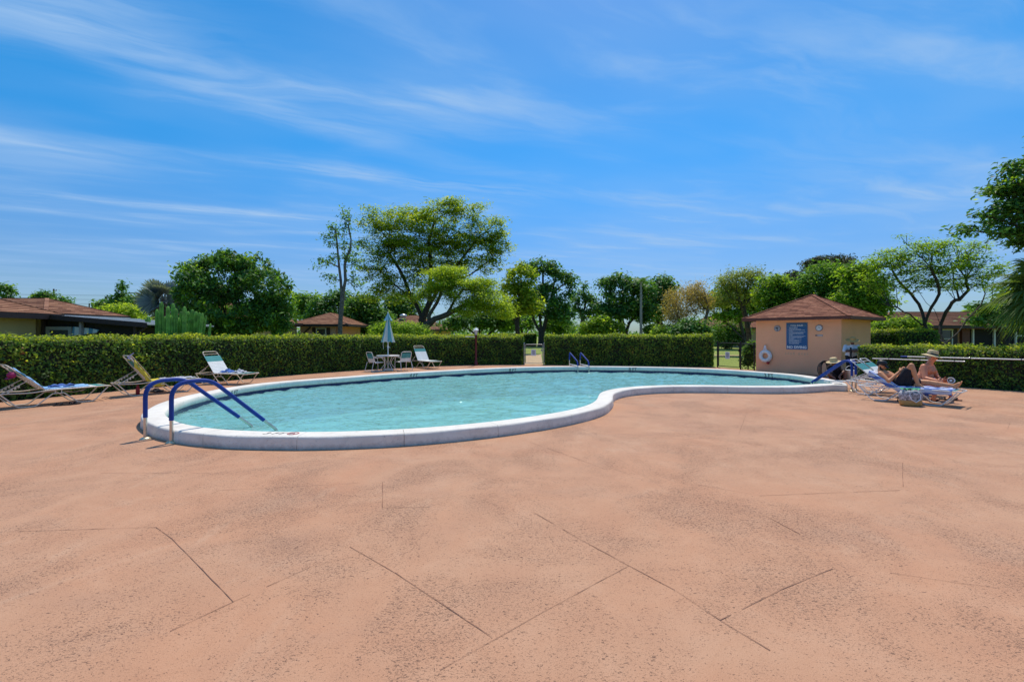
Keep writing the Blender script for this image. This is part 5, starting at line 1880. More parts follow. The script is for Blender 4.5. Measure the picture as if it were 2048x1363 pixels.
b = P(1282, 668, 40)
feather_palm('straight pale royal palm trunk rising through the two-trunk tree', (b.x, 40, -0.05), 6.3, 0.12, 9, 1.6, 'leaf_dark', 'bark_pale', 'royal_palm')
b = P(1312, 668, 62)
feather_palm('small distant palm left of the brown-leaved tree', (b.x, 62, -0.05), 3.2, 0.12, 13, 1.9, 'palm_green', 'bark_grey', 'small_palm', 0.08)
b = P(1945, 668, 42)
feather_palm('small feathery palm showing above the long orange house roof', (b.x, 42, -0.05), 3.8, 0.12, 13, 1.6, 'leaf_bright', 'bark_grey', 'small_palm', 0.08)

# ------------------------------------------------------------------ cactus
def cactus_col(mb, base, top, r):
    base, top = Vector(base), Vector(top)
    n, rib = 14, 7
    d = top - base
    pts = [base.lerp(top, t) for t in (0, .2, .4, .6, .8, .955, .985, 1.0)]
    rs = [r * .85, r, r * 1.03, r, r, r * .93, r * .66, r * .15]
    s = d.orthogonal().normalized()
    q = d.normalized().cross(s)
    vs, fs = [], []
    for p, rr in zip(pts, rs):
        for k in range(n):
            a = 2 * pi * k / n
            m_ = 1.0 if k % 2 == 0 else 0.66
            vs.append(p + (s * cos(a) + q * sin(a)) * rr * m_)
    for i in range(len(pts) - 1):
        for k in range(n):
            fs.append((i * n + k, i * n + (k + 1) % n, (i + 1) * n + (k + 1) % n, (i + 1) * n + k))
    mb.add(vs, fs, False)
    mb.add(vs[-n:], [tuple(range(n))])


cd = 16.2
ca = empty('column_cactus', P(362, 760, cd) * 1.0, 0, 'clump of tall ribbed green column cacti behind the left hedge', 'cactus')
ca.location.z = -0.05
for px, py, wd, lean in ((314, 618, 7, 0), (323, 603, 8, 2), (336, 612, 8, 0), (346, 606, 8, -2), (352, 616, 8, 2), (362, 622, 7, 0), (369, 612, 8, 1), (376, 622, 8, -2), (385, 618, 8, 4), (392, 622, 8, 2), (399, 624, 7, 5),
                         (405, 625, 7, 9), (412, 630, 6, 14), (341, 630, 8, -3), (357, 635, 8, 0), (380, 636, 8, 0), (330, 632, 7, 0), (395, 640, 7, 6), (348, 640, 7, 3), (372, 645, 7, 0), (421, 646, 5, 8)):
    Y = cd + random.uniform(-0.25, 0.45)
    t = P(px, py, Y)
    b = P(px - lean * 1.6, 668, Y)
    b.z = -0.02
    mb = MB()
    cactus_col(mb, b - ca.location, t - ca.location, wd * 0.5 * Y / FPX * 0.98)
    mb.build('stem', M['cactus'], ca)
c2 = empty('column_cactus', (P(297, 668, 17).x, 17, -0.05), 0, 'single column cactus with a side arm by the porch brace', 'cactus')
mb = MB()
cactus_col(mb, (0, 0, 0.0), (0, 0, P(297, 632, 17).z + 0.05), 0.075)
mb.build('stem', M['cactus'], c2)
mb = MB()
cactus_col(mb, (0, 0, 2.0), (-0.1, 0, 2.28), 0.05)
mb.build('arm', M['cactus'], c2)

# ================================================================== POLES
def utility_pole(px, top_px, D, label, arms=True):
    x = (px - CX) / FPX * D
    h = P(px, top_px, D).z
    r = empty('utility_pole', (x, D, -0.05), 0, label, 'pole')
    MB().tube([(0, 0, 0), (0, 0, h)], [0.2, 0.13], 8).build('shaft', M['wood_pole'], r)
    if arms:
        for k in range(4):
            z = h - 0.35 - 0.75 * k
            mb = MB().bar((-0.1, 0, z), (0.55, 0, z), 0.09, 0.09)
            mb.lathe([(0.09, 0), (0.12, 0.08), (0.05, 0.2)], 8, (0.5, 0, z + 0.05))
            mb.build('insulator', M['dialgrey'], r)
    return r, x, h


pr1, X1, H1 = utility_pole(107.5, 577, 88, 'tall dark utility pole with insulator arms above the left roofs')
pr2, X2, H2 = utility_pole(178.5, 606, 120, 'short distant utility pole right of the taller one', False)
for k, lab in enumerate(('highest thin power line crossing the sky low on the left', 'middle thin power line crossing the sky low on the left', 'lowest thin power line crossing the sky low on the left')):
    z = H1 - 0.3 - 0.85 * k
    mb = MB()
    pts = []
    for j in range(13):
        t = j / 12
        pts.append((X1 + 0.5 - 60 + 175 * t, 88 + 12 * t, z - 0.0 - 2.0 * sin(pi * t) * 0.35))
    mb.tube(pts, 0.022, 4)
    tag(mb.build('power_line', M['black']), lab, 'cable', 'power lines')
D = 58
x = (212 - CX) / FPX * D
sl = empty('street_lamp', (x, D, -0.05), 0, 'street lamp with long curved arm reaching right above the left roofs', 'street lamp')
hz_ = P(212, 592, D).z
MB().tube([(0, 0, 0), (0, 0, hz_)], [0.17, 0.13], 8).build('pole', M['wood_pole'], sl)
MB().tube([(0, 0, hz_ - 0.3), (1.2, 0, hz_ + 0.15), (2.4, 0, hz_ + 0.42), (3.2, 0, hz_ + 0.45)], [0.06, 0.05, 0.045, 0.04], 6).build('arm', M['dialgrey'], sl)
MB().box((3.5, 0, hz_ + 0.44), (0.75, 0.3, 0.12)).build('lamp_head', M['dialgrey'], sl)

# lamp post by the hedge
lp0 = G(952, 730.5, 0)
lp = empty('lamp_post', (lp0.x, lp0.y, 0), 0, 'maroon lamp post with white lantern in front of the hedge', 'lamp post')
MB().lathe([(0.10, 0), (0.10, 0.18), (0.075, 0.22), (0.062, 0.30), (0.058, 1.56), (0.075, 1.58), (0.05, 1.62)], 10).build('post', M['maroon'], lp)
mb = MB().box((-0.28, 0, 1.52), (0.5, 0.03, 0.035)).box((-0.54, 0, 1.52), (0.03, 0.04, 0.06))
mb.build('ladder_bar', M['white'], lp)
MB().lathe([(0.055, 1.62), (0.06, 1.66), (0.10, 1.84), (0.095, 1.85)], 8, smooth=False).build('lantern', M['lamp_glass'], lp)
mb = MB()
for k in range(8):
    a = 2 * pi * k / 8
    mb.tube([(0.06 * cos(a), 0.06 * sin(a), 1.65), (0.104 * cos(a), 0.104 * sin(a), 1.845)], 0.007, 4)
mb.build('lantern_frame', M['dialgrey'], lp)
MB().lathe([(0.145, 1.85), (0.13, 1.875), (0.06, 1.945), (0.025, 1.96), (0.025, 1.99), (0.0, 2.03)], 8, smooth=False).build('lantern_roof', M['white'], lp)

# ================================================================== LOUNGERS
SM = MB().box((0, 0, 0), (0.049, 0.625, 0.007)).mesh('strap')
SM.materials.append(M['strap'])
ST = MB().box((0, 0, 0), (0.049, 0.625, 0.007)).mesh('strap')
ST.materials.append(M['teal'])
LH, LW, LL = 0.36, 0.31, 1.92


def lounger(label, loc, rz, ang, hinge=0.74, back=0.86, mat='cream', teal_foot=3, teal_back=4, group='strap sun loungers round the pool'):
    root = empty('sun_lounger', (*loc, 0), radians(rz), label, 'sun lounger', group)
    m = M[mat]
    t = radians(ang)
    ca_, sa = cos(t), sin(t)
    hz = LH
    # seat rail: one bent tube from the rear, round the foot and back
    pts = arc_path([(0.02, -LW, hz - 0.01), (0.5, -LW, hz - 0.035), (hinge + .05, -LW, hz), (LL - 0.05, -LW, hz + 0.005), (LL, -LW, hz - 0.01), (LL, LW, hz - 0.01), (LL - 0.05, LW, hz + 0.005), (hinge + .05, LW, hz), (0.5, LW, hz - 0.035), (0.02, LW, hz - 0.01)],
                   [0.1, 0.1, 0.03, 0.06, 0.06, 0.03, 0.1, 0.1], 5)
    MB().tube(pts, 0.0135, 8).build('seat_rail', m, root)
    MB().tube([(0.02, -LW, hz - 0.01), (0.02, LW, hz - 0.01)], 0.012, 8).build('cross_bar', m, root)
    for s in (-1, 1):
        y = s * (LW - 0.004)
        for a, b, c, d in ((0.03, 0.30, 0.58, 0.86), (LL - 0.06, LL - 0.33, LL - 0.61, LL - 0.87)):
            z1 = hz - 0.085
            p = arc_path([(a, y, hz - 0.02), (b, y, 0.016), (c, y, 0.016), (d, y, z1)], 0.07, 5)
            MB().tube(p, 0.0135, 8).build('leg', m, root)
        MB().tube([(0.86, y, hz - 0.087), (LL - 0.87, y, hz - 0.087)], 0.0125, 8).build('side_bar', m, root)
        for x in (0.90, LL - 0.91):
            MB().tube([(x, y, hz - 0.085), (x, y, hz)], 0.010, 6).build('spacer', m, root)
    # back frame, hinged on the rail
    B = lambda s, y, n=0.0: Vector((hinge - s * ca_ + n * sa, y, hz + s * sa + n * ca_))
    yb = LW - 0.03
    p = arc_path([B(0, -yb), B(back, -yb), B(back, yb), B(0, yb)], [0.09, 0.09], 6)
    bf = MB().tube(p, 0.0135, 8).build('backrest_frame', m, root)
    MB().tube([B(back - 0.10, -yb), B(back - 0.10, yb)], 0.010, 6).build('cross_bar', m, bf)
    for s in (-1, 1):
        y = s * (yb - 0.03)
        q0, q1 = Vector((0.06, y, hz - 0.01)), B(back * 0.42, y, -0.02)
        mb = MB().tube([q0, q1], 0.010, 6)
        for k in range(4):
            c = q0.lerp(q1, 0.25 + 0.13 * k)
            mb.box(c - Vector((0, 0, 0.03)), (0.035, 0.008, 0.05))
        mb.build('prop', m, root)
    k, s = 0, 0.05
    nb = int((back - 0.17) / 0.0555)
    for q in range(nb):
        s = 0.04 + 0.0555 * q
        teal = q >= nb - teal_back
        o = link('strap', ST if teal else SM, None, root)
        o.location = B(s, 0, 0.012)
        o.rotation_euler = (0, t, 0)
    ns = int((LL - hinge - 0.07) / 0.0555)
    for q in range(ns):
        teal = q >= ns - teal_foot
        o = link('strap', ST if teal else SM, None, root)
        o.location = (hinge + 0.05 + 0.0555 * q, 0, hz + 0.014)
    return root, (hinge, back, t)


def sheet(name, fn, nu, nv, mat, parent=None, thick=0.012):
    vs = [tuple(fn(i / nu, j / nv)) for i in range(nu + 1) for j in range(nv + 1)]
    fs = [(i * (nv + 1) + j, (i + 1) * (nv + 1) + j, (i + 1) * (nv + 1) + j + 1, i * (nv + 1) + j + 1) for i in range(nu) for j in range(nv)]
    mb = MB().add(vs, fs, True)
    o = mb.build(name, mat, parent)
    s = o.modifiers.new('thickness', 'SOLIDIFY')
    s.thickness = thick
    return o


def drape(name, label, cat, lroot, lp, s0, s1, y0, y1, mat, over=(0.0, 0.0), wr=0.012, group=None, tear=0.0):
    """towel lying on a lounger: s runs from the back top (negative) through the hinge to the foot; `over` hangs beyond the two edges"""
    hinge, back, t = lp
    root = empty(name, lroot.location, lroot.rotation_euler.z, label, cat, group)

    def fn(u, v):
        s = s0 + (s1 - s0) * u
        tot = over[0] + (y1 - y0) + over[1]
        d = v * tot
        wz = wr * (sin(s * 23 + v * 7) + sin(v * 19 + s * 9)) * 0.5
        if s < 0:
            base = Vector((hinge + s * cos(t), 0, LH - s * sin(t)))
            nn = Vector((sin(t), 0, cos(t)))
        else:
            base = Vector((hinge + s, 0, LH))
            nn = Vector((0, 0, 1))
        k = min(1, abs(s) / 0.12)
        nn = (nn * (0.5 + 0.5 * k) + Vector((sin(t / 2), 0, cos(t / 2))) * (0.5 - 0.5 * k)).normalized()
        p = base + nn * (0.03 + abs(wz))
        if d < over[0]:
            return p + Vector((0.01 * sin(s * 30), y0 - 0.012 - 0.02 * sin(s * 14), -(over[0] - d)))
        if d > over[0] + (y1 - y0):
            return p + Vector((0, y1 + 0.012, -(d - over[0] - (y1 - y0))))
        return p + Vector((0, y0 + d - over[0], 0))
    o = sheet('cloth', fn, 44, 22, mat, root)
    return root, o


L1, lp1 = lounger('first lounger on the left, striped towel on it and purple cap hung on the back', (-11.36, 9.98), 58.5, 45)
L2, lp2 = lounger('lounger with yellow-sided towel over its steep back, left end of the pool', (-10.48, 11.95), 54, 56)
L3, lp3 = lounger('empty-backed white lounger with blue towel on the seat, by the left hedge', (-10.42, 15.35), -12, 55, mat='cream')
L4, lp4 = lounger('bare white lounger between the umbrella table and maroon lamp post', (-4.86, 22.95), -48, 56, mat='cream', teal_back=3)
R1, lr1 = lounger('low-backed lounger with blue striped towel under the man in a black cap', (9.08, 11.83), -53.7, 30, hinge=0.80, back=0.68, mat='whitemetal')
R2, lr2 = lounger('lounger with teal-banded back behind the man in the cap, straw-hatted man on its end', (9.62, 12.98), -53.7, 42, mat='whitemetal', teal_back=4)
R3, lr3 = lounger('farthest lounger against the lower hedge, mostly hidden by the man in the cap', (10.28, 13.5), -53.7, 42, mat='whitemetal', teal_back=3)

tw, c = drape('towel', 'pale blue and white towel spread along the first lounger', 'towel', L1, lp1, -0.72, 0.80, -0.22, 0.24, M['lblue'], (0.02, 0.0), 0.03)
sheet('fold', lambda u, v: Vector((0.86 + 0.42 * u, -0.18 + 0.34 * v, LH + 0.055 + 0.035 * sin(u * 9 + v * 5) + 0.02 * sin(v * 13))), 20, 14, M['blue_towel'], tw)
bk = empty('magazine', L1.location, L1.rotation_euler.z, 'printed magazine tucked under the straps of the first lounger', 'magazine')
sheet('cover', lambda u, v: Vector((1.12 + 0.34 * u, -0.2 + 0.24 * v, LH - 0.05 - 0.04 * sin(pi * u) - 0.02 * v)), 8, 4, simple('magazine_print', (0.5, 0.40, 0.38), 0.4, 0.7, 14), bk, 0.008)
cp = empty('ball_cap', (0, 0, 0), 0, 'purple-red cap hung on the first lounger back', 'cap')
hp = L1.matrix_basis @ Vector((0.74 - 0.62 * cos(radians(45)) - 0.09, -0.25, 0.36 + 0.62 * sin(radians(45)) - 0.05))
cp.location = hp
cp.scale = (0.78, 0.78, 0.78)
MB().lathe([(0.085, -0.05), (0.098, 0.0), (0.085, 0.055), (0.045, 0.09), (0.0, 0.1)], 14, rot=Matrix.Rotation(radians(70), 3, 'Y')).build('crown', M['magenta'], cp)
MB().lathe([(0.0, -0.006), (0.09, -0.004), (0.095, 0.003), (0.0, 0.006)], 14, (-0.01, -0.05, -0.08), rot=Matrix.Rotation(radians(20), 3, 'X')).build('peak', M['magenta'], cp)

t2, c2_ = drape('towel', 'yellow-edged towel draped down the steep back of the second lounger', 'towel', L2, lp2, -0.70, 0.30, -0.30, 0.28, M['yellow'], (0.17, 0.02), 0.012)
drape('towel', 'pale patterned towel spread on the seat end of the yellow-draped lounger', 'towel', L2, lp2, 0.32, 1.08, -0.26, 0.28, M['greytowel'], (0.0, 0.0), 0.025)
sheet('cloth', lambda u, v: Vector((0.74 - (0.08 + 0.72 * u) * cos(radians(56)) + 0.045, -0.25 + 0.40 * v, 0.36 + (0.08 + 0.72 * u) * sin(radians(56)) + 0.045 + 0.006 * sin(9 * v + 5 * u))), 14, 8, M['pink_wall'] if False else simple('towel_backing', (0.62, 0.50, 0.42), 0.95), t2, 0.01)
clip = empty('towel_clip', L2.matrix_basis @ Vector((0.74 - 0.84 * cos(radians(56)), -0.26, 0.36 + 0.84 * sin(radians(56)))), 0.6, 'pale clip holding the towel on the steep-backed lounger', 'clip')
MB().bar((-0.03, 0, 0.0), (0.09, 0, 0.09), 0.03, 0.02).bar((-0.03, 0, 0.0), (0.02, 0, -0.08), 0.03, 0.02).build('jaw', M['purple'], clip)


def crumple(name, label, cat, loc, size, h, mat, seed):
    rg = random.Random(seed)
    ph_ = [rg.uniform(0, 6) for _ in range(6)]
    root = empty(name, loc, rg.uniform(0, 3), label, cat)

    def fn(u, v):
        a, b = u * 2 - 1, v * 2 - 1
        e = max(0.0, 1 - (a * a + b * b) * 0.55)
        z = h * e * (0.62 + 0.22 * sin(5 * a + ph_[0] + 2 * b) + 0.2 * sin(7 * b + ph_[1]) + 0.12 * sin(13 * a - 9 * b + ph_[2]))
        return Vector((a * size[0] / 2 * (1 + 0.08 * sin(9 * b + ph_[3])), b * size[1] / 2 * (1 + 0.08 * sin(8 * a + ph_[4])), max(0.008, z)))
    sheet('cloth', fn, 24, 24, mat, root, 0.01)
    return root


w3 = L3.matrix_basis
crumple('towel', 'crumpled blue towel on the empty-backed lounger seat', 'towel', w3 @ Vector((1.0, 0.0, LH + 0.02)), (0.42, 0.36), 0.13, M['blue_towel'], 3)
crumple('towel', 'crumpled grey and white towel next to the blue one on the lounger', 'towel', w3 @ Vector((1.42, 0.03, LH + 0.02)), (0.36, 0.34), 0.12, M['greytowel'], 4)
crumple('bath_mat', 'folded navy towel by the yellow-draped lounger legs', 'towel', G(313, 783, 0), (0.36, 0.28), 0.11, M['blackcloth'], 8)


def sandal(label, loc, rz):
    r = empty('sandal', loc, rz, label, 'sandal', 'black sandals on the deck')
    MB().prism([(0.14 * cos(a) * (1.0 if cos(a) > 0 else 0.9), (0.052 + 0.008 * cos(a)) * sin(a)) for a in [2 * pi * k / 16 for k in range(16)]], 0.0, 0.024).build('sole', M['black'], r)
    mb = MB()
    mb.tube([(0.02, -0.05, 0.02), (0.035, -0.03, 0.055), (0.045, 0, 0.065), (0.035, 0.03, 0.055), (0.02, 0.05, 0.02)], [0.016] * 5, 6)
    mb.tube([(-0.06, -0.045, 0.02), (-0.07, -0.03, 0.06), (-0.075, 0, 0.07), (-0.07, 0.03, 0.06), (-0.06, 0.045, 0.02)], [0.010] * 5, 6)
    mb.build('strap', M['blackcloth'], r)
    return r


g = G(131, 810, 0)
sandal('near black sandal under the first lounger', (g.x - 0.07, g.y - 0.06, 0.002), 0.5)
sandal('rear black sandal under the first lounger', (g.x + 0.10, g.y + 0.10, 0.002), 1.3)
g = G(275.5, 788.5, 0)
bt = empty('drink_bottle', (g.x, g.y, 0), 0, 'red drinks bottle on the deck under the yellow-draped lounger', 'bottle')
MB().lathe([(0.040, 0.0), (0.046, 0.01), (0.046, 0.15), (0.040, 0.18), (0.028, 0.20)], 14).build('body', M['red'], bt)
MB().lathe([(0.030, 0.20), (0.030, 0.235), (0.014, 0.24), (0.014, 0.262), (0.0, 0.265)], 12).build('cap', M['red'], bt)

# ------------------------------------------------------------------ table, chairs, umbrella
g = G(776, 740.5, 0)
tb = empty('patio_table', (g.x, g.y, 0), 0, 'round white patio table beneath the closed umbrella', 'table')
MB().lathe([(0.0, 0.655), (0.50, 0.655), (0.515, 0.662), (0.515, 0.69), (0.50, 0.697), (0.0, 0.697)], 32).build('table_top', M['whitemetal'], tb)
for k in range(4):
    a = pi / 4 + k * pi / 2
    MB().tube(arc_path([(0.36 * cos(a), 0.36 * sin(a), 0.65), (0.12 * cos(a), 0.12 * sin(a), 0.35), (0.42 * cos(a), 0.42 * sin(a), 0.015)], 0.14, 5), 0.014, 8).build('leg', M['whitemetal'], tb)
um = empty('patio_umbrella', (g.x, g.y, 0), 0.2, 'closed blue and white striped umbrella through the table', 'umbrella')
MB().tube([(0, 0, 0.05), (0, 0, 2.62)], 0.021, 10).build('pole', M['white'], um)
MB().lathe([(0.0, 0.0), (0.26, 0.0), (0.26, 0.05), (0.20, 0.09), (0.04, 0.11), (0.03, 0.26), (0.0, 0.26)], 20).build('base', M['cream'], um)
mb = MB().tube([(0.0, 0.0, 1.02), (0.0, 0, 1.14)], 0.034, 8)
mb.tube([(0.03, 0, 1.08), (0.08, 0, 1.08), (0.085, 0, 1.02)], 0.009, 6)
mb.build('crank', M['white'], um)


def folded_canopy(z0, z1, r0, r1, mat_i):
    n = 48
    mb = MB()
    vs = []
    lv = 6
    for i in range(lv + 1):
        t = i / lv
        z = z0 + (z1 - z0) * t
        r = r0 + (r1 - r0) * t ** 0.85
        for k in range(n):
            a = 2 * pi * k / n
            rr = r * (1 + 0.22 * cos(a * 8) * (1 - t * 0.7)) + 0.004
            zz = z - (0.025 * cos(a * 8) if i == 0 else 0)
            vs.append((rr * cos(a), rr * sin(a), zz))
    for k in range(n):
        on = (k * 8 // n) % 2 == mat_i
        if on:
            b = len(mb.v)
            col = []
            for i in range(lv + 1):
                col += [vs[i * n + k], vs[i * n + (k + 1) % n]]
            mb.add(col, [(2 * i, 2 * i + 1, 2 * i + 3, 2 * i + 2) for i in range(lv)], True)
    return mb


folded_canopy(1.30, 2.36, 0.255, 0.055, 0).build('canopy', M['umb_blue'], um)
folded_canopy(1.30, 2.36, 0.255, 0.055, 1).build('canopy', M['umb_white'], um)
folded_canopy(2.28, 2.60, 0.165, 0.02, 0).build('vent_flap', M['umb_blue'], um)
folded_canopy(2.28, 2.60, 0.165, 0.02, 1).build('vent_flap', simple('vent_pale', (0.36, 0.58, 0.66), 0.85), um)
MB().lathe([(0.02, 2.58), (0.03, 2.61), (0.02, 2.65), (0.0, 2.67)], 10).build('finial', M['white'], um)
MB().tube([(-0.2, -0.05, 1.3), (-0.21, -0.06, 1.15), (-0.19, -0.05, 0.98)], 0.008, 5).build('tie_cord', M['whitecloth'], um)


def armchair(label, loc, rz):
    r = empty('patio_chair', (*loc, 0), rz, label, 'chair', 'strap armchairs at the umbrella table')
    m = M['whitemetal']
    # faces +x
    bx = -0.24
    back = arc_path([(-0.16, -0.25, 0.38), (bx - 0.09, -0.245, 0.86), (bx - 0.09, 0.245, 0.86), (-0.16, 0.25, 0.38)], 0.10, 6)
    MB().tube(back, 0.014, 8).build('backrest_frame', m, r)
    seat = arc_path([(-0.16, -0.25, 0.38), (0.26, -0.25, 0.40), (0.26, 0.25, 0.40), (-0.16, 0.25, 0.38)], 0.06, 5)
    MB().tube(seat, 0.014, 8).build('seat_frame', m, r)
    for s in (-1, 1):
        y = s * 0.28
        MB().tube(arc_path([(-0.22, y * 0.9, 0.60), (0.10, y, 0.62), (0.27, y, 0.60), (0.31, y, 0.02), (-0.36, y, 0.016), (-0.25, y * 0.93, 0.42)], [0.05, 0.06, 0.06, 0.05], 5), 0.014, 8).build('arm_leg', m, r)
        MB().box((0.06, y, 0.632), (0.30, 0.05, 0.018)).build('armrest', m, r)
    for q in range(7):
        MB().box((-0.13 + 0.057 * q, 0, 0.405), (0.05, 0.50, 0.007)).build('strap', M['strap'], r)
    for q in range(7):
        z = 0.43 + 0.057 * q
        x = -0.16 - (z - 0.38) / 0.48 * 0.17
        MB().box((x + 0.015, 0, z), (0.007, 0.49, 0.051)).build('strap', M['teal'] if q >= 3 else M['strap'], r)
    return r


tb_l = tb.location
c1 = G(747.5, 743, 0)
armchair('left white strap armchair at the umbrella table', (c1.x, c1.y + 0.25), atan2(tb_l.y - c1.y - 0.2, tb_l.x - c1.x))
c1 = G(804, 741.3, 0)
armchair('right white strap armchair at the umbrella table', (c1.x, c1.y + 0.28), atan2(0.55, -0.45))

# ------------------------------------------------------------------ pool rails and ladder
def hand_rail(label, base, tip, top, bendback=0.20, flat=0.52, sleeve_end=0.90, post_top=0.34, group=None, hook=True, tip_z=-0.08):
    base, tip = Vector(base), Vector(tip)
    d = (tip - base).to_2d()
    L = d.length
    d = d / L
    D3 = Vector((d.x, d.y, 0))
    root = empty('pool_handrail', (base.x, base.y, 0), 0, label, 'handrail', group)
    pts = [Vector((0, 0, 0)), Vector((0, 0, top)), D3 * flat + Vector((0, 0, top + 0.012)), D3 * L + Vector((0, 0, tip_z + 0.04))]
    path = arc_path(pts, [0.26, 0.16], 8)
    # split into steel and sleeve by arc length
    cum = [0]
    for a, b in zip(path, path[1:]):
        cum.append(cum[-1] + (b - a).length)
    tot = cum[-1]

    def sub(s0, s1):
        out = []
        for i in range(len(path) - 1):
            a, b = cum[i], cum[i + 1]
            if b < s0 or a > s1: continue
            p = path[i].lerp(path[i + 1], max(0, (s0 - a) / (b - a)))
            q = path[i].lerp(path[i + 1], min(1, (s1 - a) / (b - a)))
            if not out: out.append(p)
            out.append(q)
        return out
    steel = sub(0, post_top + 0.05)
    MB().tube(steel, 0.0255, 10).build('post', M['steel'], root)
    MB().tube(sub(post_top, tot * sleeve_end), 0.032, 12).build('grip_sleeve', M['sleeve'], root)
    end = sub(tot * sleeve_end - 0.04, tot)
    end += [end[-1] + D3 * 0.03 + Vector((0, 0, -0.05)), end[-1] + D3 * 0.02 + Vector((0, 0, -0.5))]
    MB().tube(end, 0.024, 10).build('rail_end', M['steel'], root)
    MB().lathe([(0.075, 0.0), (0.075, 0.012), (0.045, 0.03), (0.027, 0.034)], 16).build('flange', M['brass'], root)
    return root


hand_rail('front left pool handrail, blue padded, nearer the loungers', (-5.77, 7.16), (-4.86, 8.46), 0.90)
hand_rail('front left pool handrail, blue padded, nearer the camera', (-5.18, 6.92), (-4.22, 8.12), 0.91)
hand_rail('right end pool handrail, blue padded, on the camera side', (9.86, 13.2), (9.72, 14.75), 0.86, flat=0.30, sleeve_end=1.0, post_top=0.44, tip_z=0.06)
hand_rail('right end pool handrail, blue padded, on the bucket side', (10.16, 13.45), (9.98, 15.0), 0.86, flat=0.30, sleeve_end=1.0, post_top=0.46, tip_z=0.06)

# ladder at the far side
gi = nearest_i(*G(1155, 732, COPING_Z).to_2d())
n_ = INW[gi]
t_ = Vector((-n_.y, n_.x))
if t_.x < 0: t_ = -t_
o_ = OUT[gi]
ld = empty('pool_ladder', (o_.x, o_.y, 0), atan2(n_.y, n_.x), 'steel pool ladder with two blue-topped rails at the far side', 'ladder')
# local x points into the pool
SK = 0.28
for y in (-0.25, 0.25):
    sgn = 1
    p = arc_path([(-0.28, y, 0), (-0.28, y + 0.02, 0.80), (0.30, y + SK, 0.42), (0.46, y + SK, 0.18), (0.46, y + SK, -0.9)], [0.07, 0.06, 0.08], 5)
    MB().tube(p[:2], 0.023, 8).build('post', M['steel'], ld)
    cut = [Vector((-0.28, y + 0.008, 0.45))] + p[1:9 + 5]
    MB().tube(cut, 0.032, 10).build('grip_sleeve', M['sleeve'], ld)
    MB().tube(p[11:], 0.022, 8).build('rail', M['steel'], ld)
    MB().tube([(-0.28, y + 0.005, 0.26), (0.36, y + SK, 0.23)], 0.018, 8).build('cross_bar', M['white'], ld)
    MB().lathe([(0.06, 0), (0.06, 0.01), (0.025, 0.03)], 12, (-0.28, y, 0)).build('flange', M['brass'], ld)
for z in (-0.35, -0.65):
    MB().box((0.46, 0.28, z), (0.08, 0.46, 0.03)).build('tread', M['white'], ld)

# white plank lying over the right tip of the pool
pp0, pp1 = G(1637, 763.2, 0.14), G(1707, 765.2, 0.20)
plank = empty('pool_step_plank', (0, 0, 0), 0, 'flat white bar lying across the right tip of the pool coping', 'bar')
MB().bar((9.75, 14.15, 0.205), (10.42, 13.83, 0.215), 0.16, 0.03).build('board', M['white'], plank)

# ------------------------------------------------------------------ things by the right hedge
def pole_line(label, pa, pb, grip=None):
    r = empty('pool_pole', pa, 0, label, 'pole', 'pool poles along the lower hedge')
    d = Vector(pb) - Vector(pa)
    MB().tube([(0, 0, 0), d * 0.5, d], 0.018, 8).build('tube', M['whitemetal'], r)
    if grip:
        MB().tube([d * 0.0 - d.normalized() * 0.06, d * grip], 0.024, 8).build('grip', M['sleeve'], r)
    for f in (0.2, 0.55, 0.9):
        MB().torus(0.026, 0.007, d * f, d.to_track_quat('Z', 'Y').to_matrix(), 12, 6).build('hook', M['black'], r)
    return r


pole_line('lower white pool pole along the hedge, ending behind the straw hat', P(1745, 716.5, 16.1), P(1930, 722.5, 13.95))
pole_line('upper long pool pole with blue grip along the hedge, reaching the right edge', P(1806, 712.5, 15.3), P(2075, 719.5, 12.62), 0.04)
bc0 = G(1701.5, 760, 0)
bc = empty('bucket', (bc0.x, bc0.y, 0), 0, 'white bucket with wire handle behind the right handrails', 'bucket')
MB().lathe([(0.0, 0.0), (0.135, 0.0), (0.165, 0.34), (0.175, 0.345), (0.175, 0.37), (0.155, 0.37), (0.150, 0.33), (0.125, 0.03), (0.0, 0.03)], 20).build('pail', M['white'], bc)
mb = MB().tube([(0.185 * cos(a), 0.02, 0.33 + 0.19 * sin(a)) for a in [pi * k / 14 for k in range(15)]], 0.008, 6)
mb.build('handle', M['white'], bc)
hc = G(1655, 759, 0)
ho = empty('hose_coil', (hc.x, hc.y + 0.1, 0.38), 0, 'black hose coil standing by the peach wall, left of the crouching figure', 'hose')
mb = MB()
for k in range(4):
    mb.torus(0.30 - 0.018 * k, 0.014, (0.02 * k - 0.05, 0.03 * k, 0), Matrix.Rotation(radians(90), 3, 'X') @ Matrix.Rotation(radians(14 + 7 * k), 3, 'Y'), 28, 6)
mb.build('loops', M['black'], ho)
crumple('towel', 'light blue folded towel on the coping in front of the crouching figure', 'towel', G(1668, 756.5, 0.03) + Vector((0, 0.1, 0)), (0.50, 0.22), 0.13, M['lblue'], 11)
gp_ = empty('gate_post', (12.62, 16.95, 0), 0, 'black post at the start of the lower hedge, by the leaning person', 'post')
MB().tube([(0, 0, 0), (0, 0, 1.12)], 0.035, 10).build('shaft', M['black'], gp_)
MB().lathe([(0.04, 1.12), (0.03, 1.15), (0.0, 1.17)], 10).build('cap', M['black'], gp_)
hr = MB().tube([(0, 0, 1.08), (0.62, 0.30, 1.08)], 0.018, 8).build('rail', M['black'], gp_)
sp = G(1907, 742, 0)

